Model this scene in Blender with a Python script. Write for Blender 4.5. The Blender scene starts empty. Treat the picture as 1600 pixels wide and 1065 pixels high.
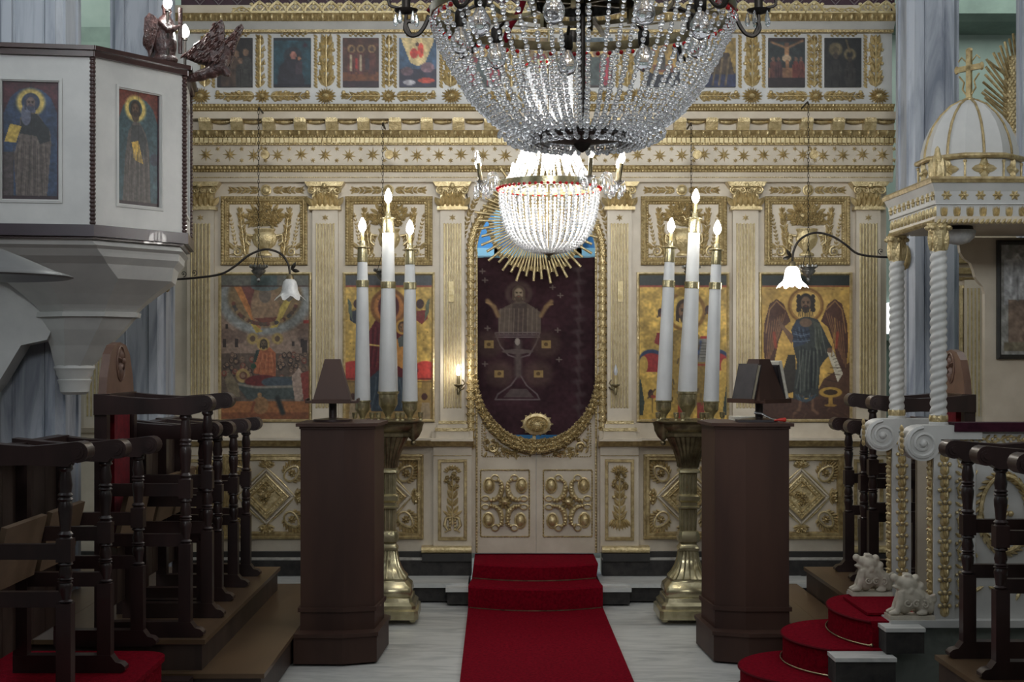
import bpy, bmesh, math, random
import numpy as np
from mathutils import Vector, Matrix

S = bpy.context.scene
COL = S.collection
random.seed(11)
RNG = np.random.default_rng(5)
PI = math.pi

# ------------------------------------------------------------------ camera
FPX, VX, HY, EYE = 2250.0, 776.0, 558.0, 1.65      # focal length in px, vanishing point, eye height
cam = bpy.data.cameras.new('camera')
cam.sensor_width = 36.0
cam.lens = FPX / 1600.0 * 36.0
cam.shift_x = (800.0 - VX) / 1600.0
cam.shift_y = (HY - 532.5) / 1600.0
cam_o = bpy.data.objects.new('camera', cam)
cam_o.location = (0, 0, EYE)
cam_o.rotation_euler = (PI / 2, 0, 0)
COL.objects.link(cam_o)
S.camera = cam_o

# ------------------------------------------------------------------ world, lights, exposure
S.view_settings.view_transform = 'Standard'
S.view_settings.look = 'None'
S.view_settings.exposure = 0.06
S.view_settings.gamma = 1.0
S.view_settings.use_curve_mapping = False
W = bpy.data.worlds.new('nave_daylight')
S.world = W
W.use_nodes = True
W.node_tree.nodes['Background'].inputs[0].default_value = (0.92, 0.96, 1.0, 1)
W.node_tree.nodes['Background'].inputs[1].default_value = 0.52


def light(name, kind, loc, power, color=(1, 1, 1), size=0.1, target=None, size_y=None):
    l = bpy.data.lights.new(name, kind)
    l.energy = power
    l.color = color
    if kind == 'AREA':
        l.size = size
        if size_y:
            l.shape = 'RECTANGLE'
            l.size_y = size_y
    else:
        l.shadow_soft_size = size
    o = bpy.data.objects.new(name, l)
    o.location = loc
    if target is not None:
        o.rotation_euler = (Vector(target) - Vector(loc)).to_track_quat('-Z', 'Y').to_euler()
    COL.objects.link(o)
    return o


# unseen fill lights added high at both sides and behind the camera; no windows built
light('nave_fill_light_left', 'AREA', (-4.6, 4.2, 4.6), 36, (0.80, 0.90, 1.0), 2.0, (0, 9.0, 2.4), 2.6)
light('nave_fill_light_right', 'AREA', (4.8, 3.4, 5.0), 22, (1.0, 0.97, 0.92), 2.0, (0, 10.0, 2.6), 2.6)
g = light('rear_fill_light', 'AREA', (0.3, -1.5, 4.6), 40, (0.93, 0.97, 1.0), 3.0, (0.3, 10.15, 3.7), 1.4)
g.data.spread = math.radians(50)  # narrow spread keeps this added fill on the upper screen
light('aisle_fill_light', 'AREA', (4.6, 11.0, 5.6), 60, (0.92, 1.0, 0.96), 1.2, (4.2, 13.0, 3.2), 1.2)  # added fill on both sides to brighten the green back wall, no window here
light('aisle_fill_light', 'AREA', (-4.4, 11.0, 5.6), 60, (0.92, 1.0, 0.96), 1.2, (-3.8, 13.0, 3.4), 1.2)


def c(r, g, b):
    def l(v):
        v /= 255.0
        return v / 12.92 if v <= 0.04045 else ((v + 0.055) / 1.055) ** 2.4
    return (l(r), l(g), l(b), 1.0)


# ------------------------------------------------------------------ materials
def mat(name, c1, c2=None, rough=0.5, metal=0.0, scale=8.0, stretch=(1, 1, 1), bump=0.0, bscale=None, spec=0.5,
        trans=0.0, emit=None, estr=0.0, sheen=0.0, coat=0.0, detail=5.0, lo=0.35, hi=0.65, ior=1.5, alpha=1.0):
    m = bpy.data.materials.new(name)
    m.use_nodes = True
    nt = m.node_tree
    b = nt.nodes['Principled BSDF']
    b.inputs['Base Color'].default_value = c1
    b.inputs['Roughness'].default_value = rough
    b.inputs['Metallic'].default_value = metal
    b.inputs['Specular IOR Level'].default_value = spec
    b.inputs['Transmission Weight'].default_value = trans
    b.inputs['IOR'].default_value = ior
    b.inputs['Sheen Weight'].default_value = sheen
    b.inputs['Coat Weight'].default_value = coat
    b.inputs['Alpha'].default_value = alpha
    if emit:
        b.inputs['Emission Color'].default_value = emit
        b.inputs['Emission Strength'].default_value = estr
    tc = mp = None
    if c2 is not None or bump:
        tc = nt.nodes.new('ShaderNodeNewGeometry')
        mp = nt.nodes.new('ShaderNodeMapping')
        mp.inputs['Scale'].default_value = stretch
        nt.links.new(tc.outputs['Position'], mp.inputs['Vector'])
    if c2 is not None:
        n = nt.nodes.new('ShaderNodeTexNoise')
        n.inputs['Scale'].default_value = scale
        n.inputs['Detail'].default_value = detail
        n.inputs['Roughness'].default_value = 0.6
        r = nt.nodes.new('ShaderNodeValToRGB')
        r.color_ramp.elements[0].position = lo
        r.color_ramp.elements[1].position = hi
        r.color_ramp.elements[0].color = c1
        r.color_ramp.elements[1].color = c2
        nt.links.new(mp.outputs[0], n.inputs['Vector'])
        nt.links.new(n.outputs[0], r.inputs[0])
        nt.links.new(r.outputs[0], b.inputs['Base Color'])
    if bump:
        n2 = nt.nodes.new('ShaderNodeTexNoise')
        n2.inputs['Scale'].default_value = bscale or scale * 3
        n2.inputs['Detail'].default_value = 4.0
        bp = nt.nodes.new('ShaderNodeBump')
        bp.inputs['Strength'].default_value = bump
        bp.inputs['Distance'].default_value = 0.01
        nt.links.new(mp.outputs[0], n2.inputs['Vector'])
        nt.links.new(n2.outputs[0], bp.inputs['Height'])
        nt.links.new(bp.outputs[0], b.inputs['Normal'])
    return m


def paint_mat(name, rough=0.45, spec=0.4, bump=0.15):
    m = bpy.data.materials.new(name)
    m.use_nodes = True
    nt = m.node_tree
    b = nt.nodes['Principled BSDF']
    a = nt.nodes.new('ShaderNodeAttribute')
    a.attribute_name = 'paint'
    nt.links.new(a.outputs['Color'], b.inputs['Base Color'])
    b.inputs['Roughness'].default_value = rough
    b.inputs['Specular IOR Level'].default_value = spec
    g = nt.nodes.new('ShaderNodeNewGeometry')
    n2 = nt.nodes.new('ShaderNodeTexNoise')
    n2.inputs['Scale'].default_value = 60
    bp = nt.nodes.new('ShaderNodeBump')
    bp.inputs['Strength'].default_value = bump
    bp.inputs['Distance'].default_value = 0.004
    nt.links.new(g.outputs['Position'], n2.inputs['Vector'])
    nt.links.new(n2.outputs[0], bp.inputs['Height'])
    nt.links.new(bp.outputs[0], b.inputs['Normal'])
    return m


M = {}
M['cream'] = mat('cream_painted_wood', c(204, 193, 174), c(188, 176, 156), 0.45, scale=5, bump=0.06, bscale=40)
M['cream_grey'] = mat('grey_white_paint', c(196, 195, 191), c(180, 180, 177), 0.45, scale=4, bump=0.05, bscale=30)
M['gold'] = mat('gold_leaf', c(222, 204, 158), c(164, 142, 96), 0.30, 0.5, scale=30, bump=0.45, bscale=90, lo=0.3, hi=0.72)
M['gold_matt'] = mat('worn_gilding', c(190, 170, 124), c(138, 118, 78), 0.36, 0.4, scale=26, bump=0.35, bscale=90)
M['ivory_gold'] = mat('pale_gilding', c(208, 193, 150), c(180, 160, 112), 0.42, 0.3, scale=24, bump=0.2)
M['brass'] = mat('polished_brass', c(192, 182, 148), c(152, 142, 108), 0.26, 0.75, scale=14, bump=0.06, bscale=50)
M['old_brass'] = mat('dull_brass', c(138, 126, 96), c(88, 78, 60), 0.38, 0.8, scale=14, bump=0.1)
M['iron'] = mat('dark_iron', c(58, 52, 46), c(36, 32, 30), 0.5, 0.6, scale=20)
M['silver'] = mat('tarnished_silver', c(165, 165, 162), c(95, 95, 94), 0.35, 0.9, scale=40, bump=0.4)
M['black'] = mat('black_stone', c(44, 41, 38), c(32, 30, 28), 0.6, scale=12, bump=0.1)
M['black_rough'] = mat('chipped_black_stone', c(52, 49, 46), c(30, 28, 27), 0.85, scale=14, bump=0.5, bscale=25)
M['white_line'] = mat('white_mortar_line', c(190, 186, 178), c(150, 146, 138), 0.7, scale=20)
M['stall'] = mat('dark_stained_wood', c(54, 37, 35), c(36, 25, 24), 0.36, scale=7, stretch=(1, 1, 0.25), bump=0.08, coat=0.1)
M['stall_light'] = mat('brown_panel_wood', c(74, 58, 50), c(54, 42, 37), 0.5, scale=6, stretch=(1, 1, 0.2), bump=0.06)
M['seat'] = mat('bare_seat_board', c(120, 98, 76), c(98, 78, 58), 0.6, scale=6, stretch=(1, 0.3, 1))
M['crest'] = mat('brown_crest_wood', c(112, 84, 70), c(92, 66, 54), 0.45, scale=6, bump=0.06)
M['lectern'] = mat('lectern_brown_veneer', c(72, 51, 42), c(57, 40, 34), 0.5, scale=3.5, stretch=(1, 1, 0.2), bump=0.04, spec=0.25)
M['floorwood'] = mat('platform_boards', c(104, 82, 60), c(84, 66, 48), 0.32, scale=4, stretch=(1, 0.25, 1), bump=0.04)
M['red'] = mat('red_carpet_pile', c(128, 10, 30), c(98, 6, 22), 0.95, scale=60, bump=0.5, bscale=300, sheen=0.0, spec=0.05)
M['red_velvet'] = mat('red_velvet', c(108, 18, 28), c(84, 12, 22), 0.9, scale=20, sheen=0.05, spec=0.05)
M['red_edge'] = mat('dark_carpet_binding', c(84, 16, 24), None, 0.9, spec=0.1)
M['throne_velvet'] = mat('plum_velvet', c(62, 26, 40), c(46, 18, 30), 0.85, scale=20, sheen=0.05, spec=0.1)
M['wax'] = mat('white_candle', c(206, 207, 206), c(196, 197, 197), 0.5, scale=5)
M['bulb'] = mat('lit_bulb', (1, 1, 1, 1), None, 0.4, emit=(1.0, 0.97, 0.92, 1), estr=28)
M['bulb_off'] = mat('unlit_bulb', c(225, 228, 235), None, 0.15, trans=0.4)
M['globe'] = mat('clear_bulb_glass', (0.95, 0.95, 0.97, 1), None, 0.03, trans=0.92, ior=1.4)
M['crystal'] = mat('crystal', (0.97, 0.98, 1.0, 1), None, 0.03, trans=0.90, ior=1.52, spec=0.9)
M['crystal_lit'] = mat('clear_crystal', (0.99, 0.99, 1.0, 1), None, 0.10, trans=0.35, ior=1.5, spec=0.8)
M['red_bead'] = mat('red_glass_bead', c(200, 16, 20), None, 0.12, trans=0.3, spec=0.8)
M['shade_glass'] = mat('frosted_glass', c(236, 236, 234), c(205, 206, 206), 0.3, trans=0.35, scale=30)
M['shade_lit'] = mat('lit_frosted_glass', c(240, 240, 236), None, 0.4, trans=0.3, emit=(1, 0.98, 0.94, 1), estr=2.4)
M['stone_white'] = mat('white_stone', c(196, 188, 172), c(170, 162, 146), 0.7, scale=14, bump=0.2, bscale=50)
M['apse_blue'] = mat('blue_apse_paint', c(50, 108, 160), c(66, 128, 178), 0.7, scale=3)
M['apse_light'] = mat('pale_blue_paint', c(130, 178, 205), None, 0.7)
M['green_wall'] = mat('pale_green_plaster', c(136, 148, 139), c(122, 136, 128), 0.85, scale=2.5, bump=0.05)
M['green_dark'] = mat('grey_green_moulding', c(108, 124, 114), c(92, 106, 98), 0.8, scale=4)
M['carved_wood'] = mat('dark_carved_wood', c(76, 50, 46), c(44, 28, 26), 0.32, scale=40, bump=0.8, bscale=70, coat=0.15)
M['lilac_trim'] = mat('dark_mauve_paint', c(56, 44, 54), c(44, 34, 42), 0.3, scale=6, coat=0.1)
M['brown_rail'] = mat('brown_rail_paint', c(64, 40, 36), c(48, 30, 28), 0.3, scale=8, coat=0.2)
M['grey_metal'] = mat('grey_enamel', c(106, 106, 104), c(90, 90, 88), 0.35, 0.2, scale=6)
M['paper'] = mat('paper', c(212, 208, 196), c(190, 184, 168), 0.8, scale=40)
M['paper_edge'] = mat('page_edges', c(178, 170, 150), c(140, 132, 112), 0.8, scale=40, stretch=(4, 4, 0.3))
M['book_dark'] = mat('dark_book_cover', c(52, 46, 48), c(38, 34, 36), 0.5, scale=20)
M['book_red'] = mat('red_plastic', c(196, 52, 40), None, 0.5)
M['purple'] = mat('purple_brown_board', c(66, 36, 48), c(50, 26, 36), 0.6, scale=8)
M['lilac_line'] = mat('silver_braid', c(130, 118, 122), None, 0.5)
M['daylight'] = mat('window_daylight', (1, 1, 1, 1), None, 0.5, emit=(0.9, 0.96, 1.0, 1), estr=1.6)
M['pane'] = mat('picture_glass', c(120, 120, 118), c(170, 170, 168), 0.08, scale=14, spec=0.9)
M['dark_frame'] = mat('dark_picture_frame', c(52, 50, 46), c(36, 36, 34), 0.4, scale=20)
M['paint'] = paint_mat('icon_paint')
M['paint_cloth'] = paint_mat('embroidered_cloth', 0.8, 0.15, 0.3)


def marble(name, base, vein, scale, stretch, rough, lo=0.46, hi=0.6, extra=0.0):
    m = mat(name, base, vein, rough, scale=scale, stretch=stretch, lo=lo, hi=hi, detail=8)
    nt = m.node_tree
    n = [x for x in nt.nodes if x.type == 'TEX_NOISE'][0]
    n.inputs['Distortion'].default_value = 1.6
    return m


M['pier'] = marble('blue_grey_marble', c(172, 177, 185), c(118, 125, 137), 3.6, (1.6, 1.6, 0.22), 0.42, 0.45, 0.68)
M['tile_a'] = marble('grey_marble_a', c(156, 155, 148), c(120, 121, 117), 3.0, (0.5, 2.2, 1), 0.22, 0.4, 0.72)
M['tile_b'] = marble('grey_marble_b', c(146, 146, 140), c(110, 112, 110), 3.4, (0.5, 2.0, 1), 0.24, 0.4, 0.72)
M['tile_c'] = marble('grey_marble_c', c(164, 163, 156), c(130, 131, 127), 2.6, (0.6, 1.8, 1), 0.2, 0.42, 0.74)
M['step_marble'] = marble('worn_white_marble', c(196, 196, 192), c(156, 158, 156), 4.0, (0.5, 2, 1), 0.4, 0.42, 0.7)
M['throne_stone'] = marble('green_grey_stone', c(112, 118, 111), c(94, 100, 94), 4.0, (1, 1, 0.6), 0.55)


# ------------------------------------------------------------------ mesh builder
WLOC = {}


class MB:
    def __init__(s, Mx=None):
        s.v, s.f, s.M = [], [], Mx

    def add(s, vs, fs):
        o = len(s.v)
        if s.M is not None:
            vs = [tuple(s.M @ Vector(p)) for p in vs]
        s.v.extend(vs)
        s.f.extend([tuple(i + o for i in f) for f in fs])

    def box(s, x0, x1, y0, y1, z0, z1):
        s.add([(x0, y0, z0), (x1, y0, z0), (x1, y1, z0), (x0, y1, z0), (x0, y0, z1), (x1, y0, z1), (x1, y1, z1), (x0, y1, z1)],
              [(0, 3, 2, 1), (4, 5, 6, 7), (0, 1, 5, 4), (1, 2, 6, 5), (2, 3, 7, 6), (3, 0, 4, 7)])

    def prism(s, poly, a, b, axis='y'):
        n = len(poly)
        def mk(p, t):
            return (p[0], t, p[1]) if axis == 'y' else (t, p[0], p[1]) if axis == 'x' else (p[0], p[1], t)
        s.add([mk(p, a) for p in poly] + [mk(p, b) for p in poly],
              [tuple(range(n)), tuple(range(2 * n - 1, n - 1, -1))] + [(i, (i + 1) % n, n + (i + 1) % n, n + i) for i in range(n)])

    def lathe(s, prof, cx=0, cy=0, n=16, rot=0.0, sx=1.0, sy=1.0, caps=True):
        vs, fs = [], []
        for r, z in prof:
            for k in range(n):
                a = rot + 2 * PI * k / n
                vs.append((cx + sx * r * math.cos(a), cy + sy * r * math.sin(a), z))
        for i in range(len(prof) - 1):
            for k in range(n):
                k2 = (k + 1) % n
                fs.append((i * n + k, i * n + k2, (i + 1) * n + k2, (i + 1) * n + k))
        if caps:
            fs.append(tuple(range(n - 1, -1, -1)))
            o = (len(prof) - 1) * n
            fs.append(tuple(range(o, o + n)))
        s.add(vs, fs)

    def tube(s, pts, r, n=6, closed=False):
        pts = [Vector(p) for p in pts]
        m = len(pts)
        rs = r if isinstance(r, (list, tuple)) else [r] * m
        vs, fs = [], []
        up = None
        for i, p in enumerate(pts):
            t = (pts[(i + 1) % m] - pts[i - 1]) if closed else (pts[min(i + 1, m - 1)] - pts[max(i - 1, 0)])
            if t.length < 1e-9:
                t = Vector((0, 0, 1))
            t.normalize()
            if up is None:
                up = Vector((0, 1, 0)) if abs(t.y) < 0.9 else Vector((1, 0, 0))
            a = t.cross(up)
            if a.length < 1e-6:
                a = t.cross(Vector((1, 0, 0.3)))
            a.normalize()
            b = a.cross(t).normalized()
            up = b
            for k in range(n):
                an = 2 * PI * k / n
                vs.append(tuple(p + (a * math.cos(an) + b * math.sin(an)) * rs[i]))
        for i in range(m if closed else m - 1):
            j = (i + 1) % m
            for k in range(n):
                k2 = (k + 1) % n
                fs.append((i * n + k, i * n + k2, j * n + k2, j * n + k))
        if not closed:
            fs.append(tuple(range(n - 1, -1, -1)))
            fs.append(tuple(range((m - 1) * n, m * n)))
        s.add(vs, fs)

    def ball(s, cc, r, n=8, m=5):
        if not isinstance(r, (list, tuple)):
            r = (r, r, r)
        vs = [(cc[0], cc[1], cc[2] - r[2])]
        for i in range(1, m):
            ph = -PI / 2 + PI * i / m
            for k in range(n):
                a = 2 * PI * k / n
                vs.append((cc[0] + r[0] * math.cos(ph) * math.cos(a), cc[1] + r[1] * math.cos(ph) * math.sin(a), cc[2] + r[2] * math.sin(ph)))
        vs.append((cc[0], cc[1], cc[2] + r[2]))
        fs = [(0, 1 + (k + 1) % n, 1 + k) for k in range(n)]
        for i in range(m - 2):
            for k in range(n):
                k2 = (k + 1) % n
                a = 1 + i * n
                fs.append((a + k, a + k2, a + n + k2, a + n + k))
        t = len(vs) - 1
        a = 1 + (m - 2) * n
        fs += [(a + k, a + (k + 1) % n, t) for k in range(n)]
        s.add(vs, fs)

    def sweepx(s, prof, x0, x1):
        s.prism(prof, x0, x1, 'x')

    def frame(s, x0, x1, z0, z1, prof):
        """mitred rectangular moulding facing -Y; prof = [(inset, y), ...]"""
        vs, fs = [], []
        for d, y in prof:
            vs += [(x0 + d, y, z0 + d), (x1 - d, y, z0 + d), (x1 - d, y, z1 - d), (x0 + d, y, z1 - d)]
        for i in range(len(prof) - 1):
            for k in range(4):
                k2 = (k + 1) % 4
                fs.append((i * 4 + k, i * 4 + k2, i * 4 + 4 + k2, i * 4 + 4 + k))
        s.add(vs, fs)

    # ---- relief ornament in a plane y = y0, standing out towards -Y
    def leaf(s, x, z, a, L, Wd, y0, h, curl=0.0):
        ca, sa = math.cos(a), math.sin(a)
        vs, fs = [], []
        for t, w, hh in ((0, 0.16, 0.35), (0.22, 0.42, 0.8), (0.5, 0.5, 1.0), (0.78, 0.33, 0.8), (1.0, 0.02, 0.35)):
            cx, cz = t * L, curl * L * t * t
            for sd, hf in ((1, 0.0), (0, 1.0), (-1, 0.0)):
                px, pz = cx, cz + sd * w * Wd
                vs.append((x + px * ca - pz * sa, y0 - (h * hh if hf else 0.0), z + px * sa + pz * ca))
        for i in range(4):
            o = i * 3
            fs += [(o, o + 1, o + 4, o + 3), (o + 1, o + 2, o + 5, o + 4)]
        s.add(vs, fs)

    def dome(s, x, z, rx, y0, h, n=8, rz=None, rot=0.0):
        rz = rz or rx
        vs, fs = [], []
        for q, hh in ((1.0, 0.0), (0.82, 0.62), (0.45, 0.92)):
            for k in range(n):
                a = 2 * PI * k / n + rot
                vs.append((x + rx * q * math.cos(a), y0 - h * hh, z + rz * q * math.sin(a)))
        vs.append((x, y0 - h, z))
        for i in range(2):
            for k in range(n):
                k2 = (k + 1) % n
                fs.append((i * n + k, i * n + k2, (i + 1) * n + k2, (i + 1) * n + k))
        for k in range(n):
            fs.append((2 * n + k, 2 * n + (k + 1) % n, 3 * n))
        s.add(vs, fs)

    def ring(s, x, z, rx, rz, y0, r, n=20):
        s.tube([(x + rx * math.cos(2 * PI * k / n), y0, z + rz * math.sin(2 * PI * k / n)) for k in range(n)], r, 5, True)

    def rosette(s, x, z, rx, y0, h, n=12, rz=None, inner=True):
        rz = rz or rx
        for k in range(n):
            a = 2 * PI * k / n
            L = 1.0 / math.sqrt((math.cos(a) / rx) ** 2 + (math.sin(a) / rz) ** 2)
            s.leaf(x + 0.3 * L * math.cos(a), z + 0.3 * L * math.sin(a), a, 0.7 * L, 4.4 * L / n, y0, h * 0.8)
        s.dome(x, z, rx * 0.36, y0, h, 8, rz * 0.36)
        if inner:
            s.dome(x, z, rx * 0.16, y0 - h * 0.85, h * 0.4, 6, rz * 0.16)

    def spray(s, x0, z0, x1, z1, Wd, y0, h, n=7, taper=0.55, tip=True):
        """leaf spray: pairs of leaves along the line, growing towards the second point"""
        a = math.atan2(z1 - z0, x1 - x0)
        D = math.hypot(x1 - x0, z1 - z0)
        for i in range(n):
            t = i / n
            px, pz = x0 + (x1 - x0) * t, z0 + (z1 - z0) * t
            w = Wd * (1 - (1 - taper) * t)
            j = 0.12 * math.sin(i * 2.3)
            for sd in (1, -1):
                s.leaf(px, pz, a + sd * (0.72 + j), w * 0.74, w * 0.36, y0, h * (0.8 + 0.2 * (i % 2)), -0.15 * sd)
        if tip:
            s.leaf(x1 - (x1 - x0) * 0.12, z1 - (z1 - z0) * 0.12, a, D * 0.16, Wd * 0.3, y0, h)
        s.tube([(x0, y0 - h * 0.5, z0), (x1, y0 - h * 0.5, z1)], [Wd * 0.07, Wd * 0.03], 5)

    def spiral(s, x, z, r, y0, th, turns=1.6, a0=0.0, sgn=1, n=22):
        s.tube([(x + r * (1 - 0.85 * i / n) * math.cos(a0 + sgn * 2 * PI * turns * i / n), y0,
                 z + r * (1 - 0.85 * i / n) * math.sin(a0 + sgn * 2 * PI * turns * i / n)) for i in range(n + 1)],
               [th * (1 - 0.5 * i / n) for i in range(n + 1)], 5)
        s.dome(x, z, r * 0.25, y0, th * 1.4, 6)

    def star(s, x, z, r, y0, h, n=8, q=0.36, rot=None):
        rot = PI / 2 if rot is None else rot
        vs = [(x, y0 - h, z)]
        for k in range(2 * n):
            rr = r if k % 2 == 0 else r * q
            a = rot + PI * k / n
            vs.append((x + rr * math.cos(a), y0, z + rr * math.sin(a)))
        s.add(vs, [(0, 1 + k, 1 + (k + 1) % (2 * n)) for k in range(2 * n)])

    def beads(s, x0, z0, x1, z1, r, y0, pitch):
        D = math.hypot(x1 - x0, z1 - z0)
        n = max(1, int(D / pitch))
        for i in range(n):
            t = (i + 0.5) / n
            s.dome(x0 + (x1 - x0) * t, z0 + (z1 - z0) * t, r, y0, r * 0.9, 6)

    def rope(s, x0, z0, x1, z1, w, y0, h, pitch):
        """twisted strip of slanted lozenges"""
        D = math.hypot(x1 - x0, z1 - z0)
        a = math.atan2(z1 - z0, x1 - x0)
        n = max(1, int(D / pitch))
        for i in range(n):
            t = (i + 0.5) / n
            px, pz = x0 + (x1 - x0) * t, z0 + (z1 - z0) * t
            b = a + 0.85
            s.leaf(px - 0.5 * w * 1.25 * math.cos(b), pz - 0.5 * w * 1.25 * math.sin(b), b, w * 1.25, pitch * 0.95, y0, h)

    def build(s, name, m, parent=None, smooth=40, stuff=False, loc=None, recalc=True, kind=None):
        me = bpy.data.meshes.new(name)
        a = np.array(s.v, dtype=np.float64)
        ctr = (a.min(0) + a.max(0)) / 2 if loc is None else np.array(loc, dtype=np.float64)
        if parent is None and loc is None:
            ctr[2] = a.min(0)[2]
        a = a - ctr
        me.from_pydata(a.tolist(), [], s.f)
        if recalc and len(s.f) < 60000:
            bm = bmesh.new()
            bm.from_mesh(me)
            bmesh.ops.recalc_face_normals(bm, faces=bm.faces)
            bm.to_mesh(me)
            bm.free()
        if smooth:
            me.polygons.foreach_set('use_smooth', [True] * len(me.polygons))
            me.set_sharp_from_angle(angle=math.radians(smooth))
        me.materials.append(M[m] if isinstance(m, str) else m)
        o = bpy.data.objects.new(name, me)
        COL.objects.link(o)
        place(o, ctr, parent)
        if stuff:
            o['kind'] = 'stuff'
        if kind:
            o['kind'] = kind
        return o


def place(o, w, parent=None):
    w = Vector(tuple(float(q) for q in w))
    WLOC[o.name] = w
    if parent is not None:
        o.parent = parent
        o.location = w - WLOC[parent.name]
    else:
        o.location = w


def thing(name, label, cat, loc=(0, 0, 0), group=None):
    o = bpy.data.objects.new(name, None)
    o.empty_display_size = 0.1
    COL.objects.link(o)
    place(o, loc)
    tag(o, label, cat, group)
    return o


def tag(o, label=None, cat=None, group=None, kind=None):
    if label:
        o['label'] = label
    if cat:
        o['category'] = cat
    if group:
        o['group'] = group
    if kind:
        o['kind'] = kind
    return o


def inst(src, w, parent=None, rot=None, scale=None):
    """copy of one object (sharing its mesh) at the world place w"""
    o = src.copy()
    COL.objects.link(o)
    o.parent = None
    place(o, w, parent)
    if rot is not None:
        o.rotation_euler = rot
    if scale is not None:
        o.scale = scale
    return o


def dup(root, w):
    """copy a thing, its parts and sub-parts to world place w"""
    r = root.copy()
    COL.objects.link(r)
    place(r, w)
    d = WLOC[r.name] - WLOC[root.name]
    for ch in list(root.children):
        k = ch.copy()
        COL.objects.link(k)
        k.parent = r
        WLOC[k.name] = WLOC[ch.name] + d
        for g in list(ch.children):
            q = g.copy()
            COL.objects.link(q)
            q.parent = k
            WLOC[q.name] = WLOC[g.name] + d
    return r


def blobs(name, m, parts, voxel, parent=None, tubes=(), smooth_it=6, loc=None):
    """one continuous carved body: ellipsoids (centre, radii, rotation about y) and tapering tubes fused by a voxel remesh"""
    b = MB()
    for cc, r, ry in parts:
        b.M = Matrix.Translation(cc) @ Matrix.Rotation(ry, 4, 'Y')
        b.ball((0, 0, 0), r, 14, 9)
    b.M = None
    for pts, rs in tubes:
        b.tube(pts, rs, 8)
    o = b.build(name, m, parent, 0, loc=loc)
    md = o.modifiers.new('fuse', 'REMESH')
    md.mode = 'VOXEL'
    md.voxel_size = voxel
    md.use_smooth_shade = True
    if smooth_it:
        sm = o.modifiers.new('soft', 'SMOOTH')
        sm.factor = 0.5
        sm.iterations = smooth_it
    dg = bpy.context.evaluated_depsgraph_get()
    me = bpy.data.meshes.new_from_object(o.evaluated_get(dg))
    o.modifiers.clear()
    old = o.data
    o.data = me
    if not me.materials:
        me.materials.append(M[m])
    me.polygons.foreach_set('use_smooth', [True] * len(me.polygons))
    bpy.data.meshes.remove(old)
    return o


def at(px, py, d):
    """world point seen at a pixel, at the distance d"""
    return Vector(((px - VX) * d / FPX, d, EYE + (HY - py) * d / FPX))


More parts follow.
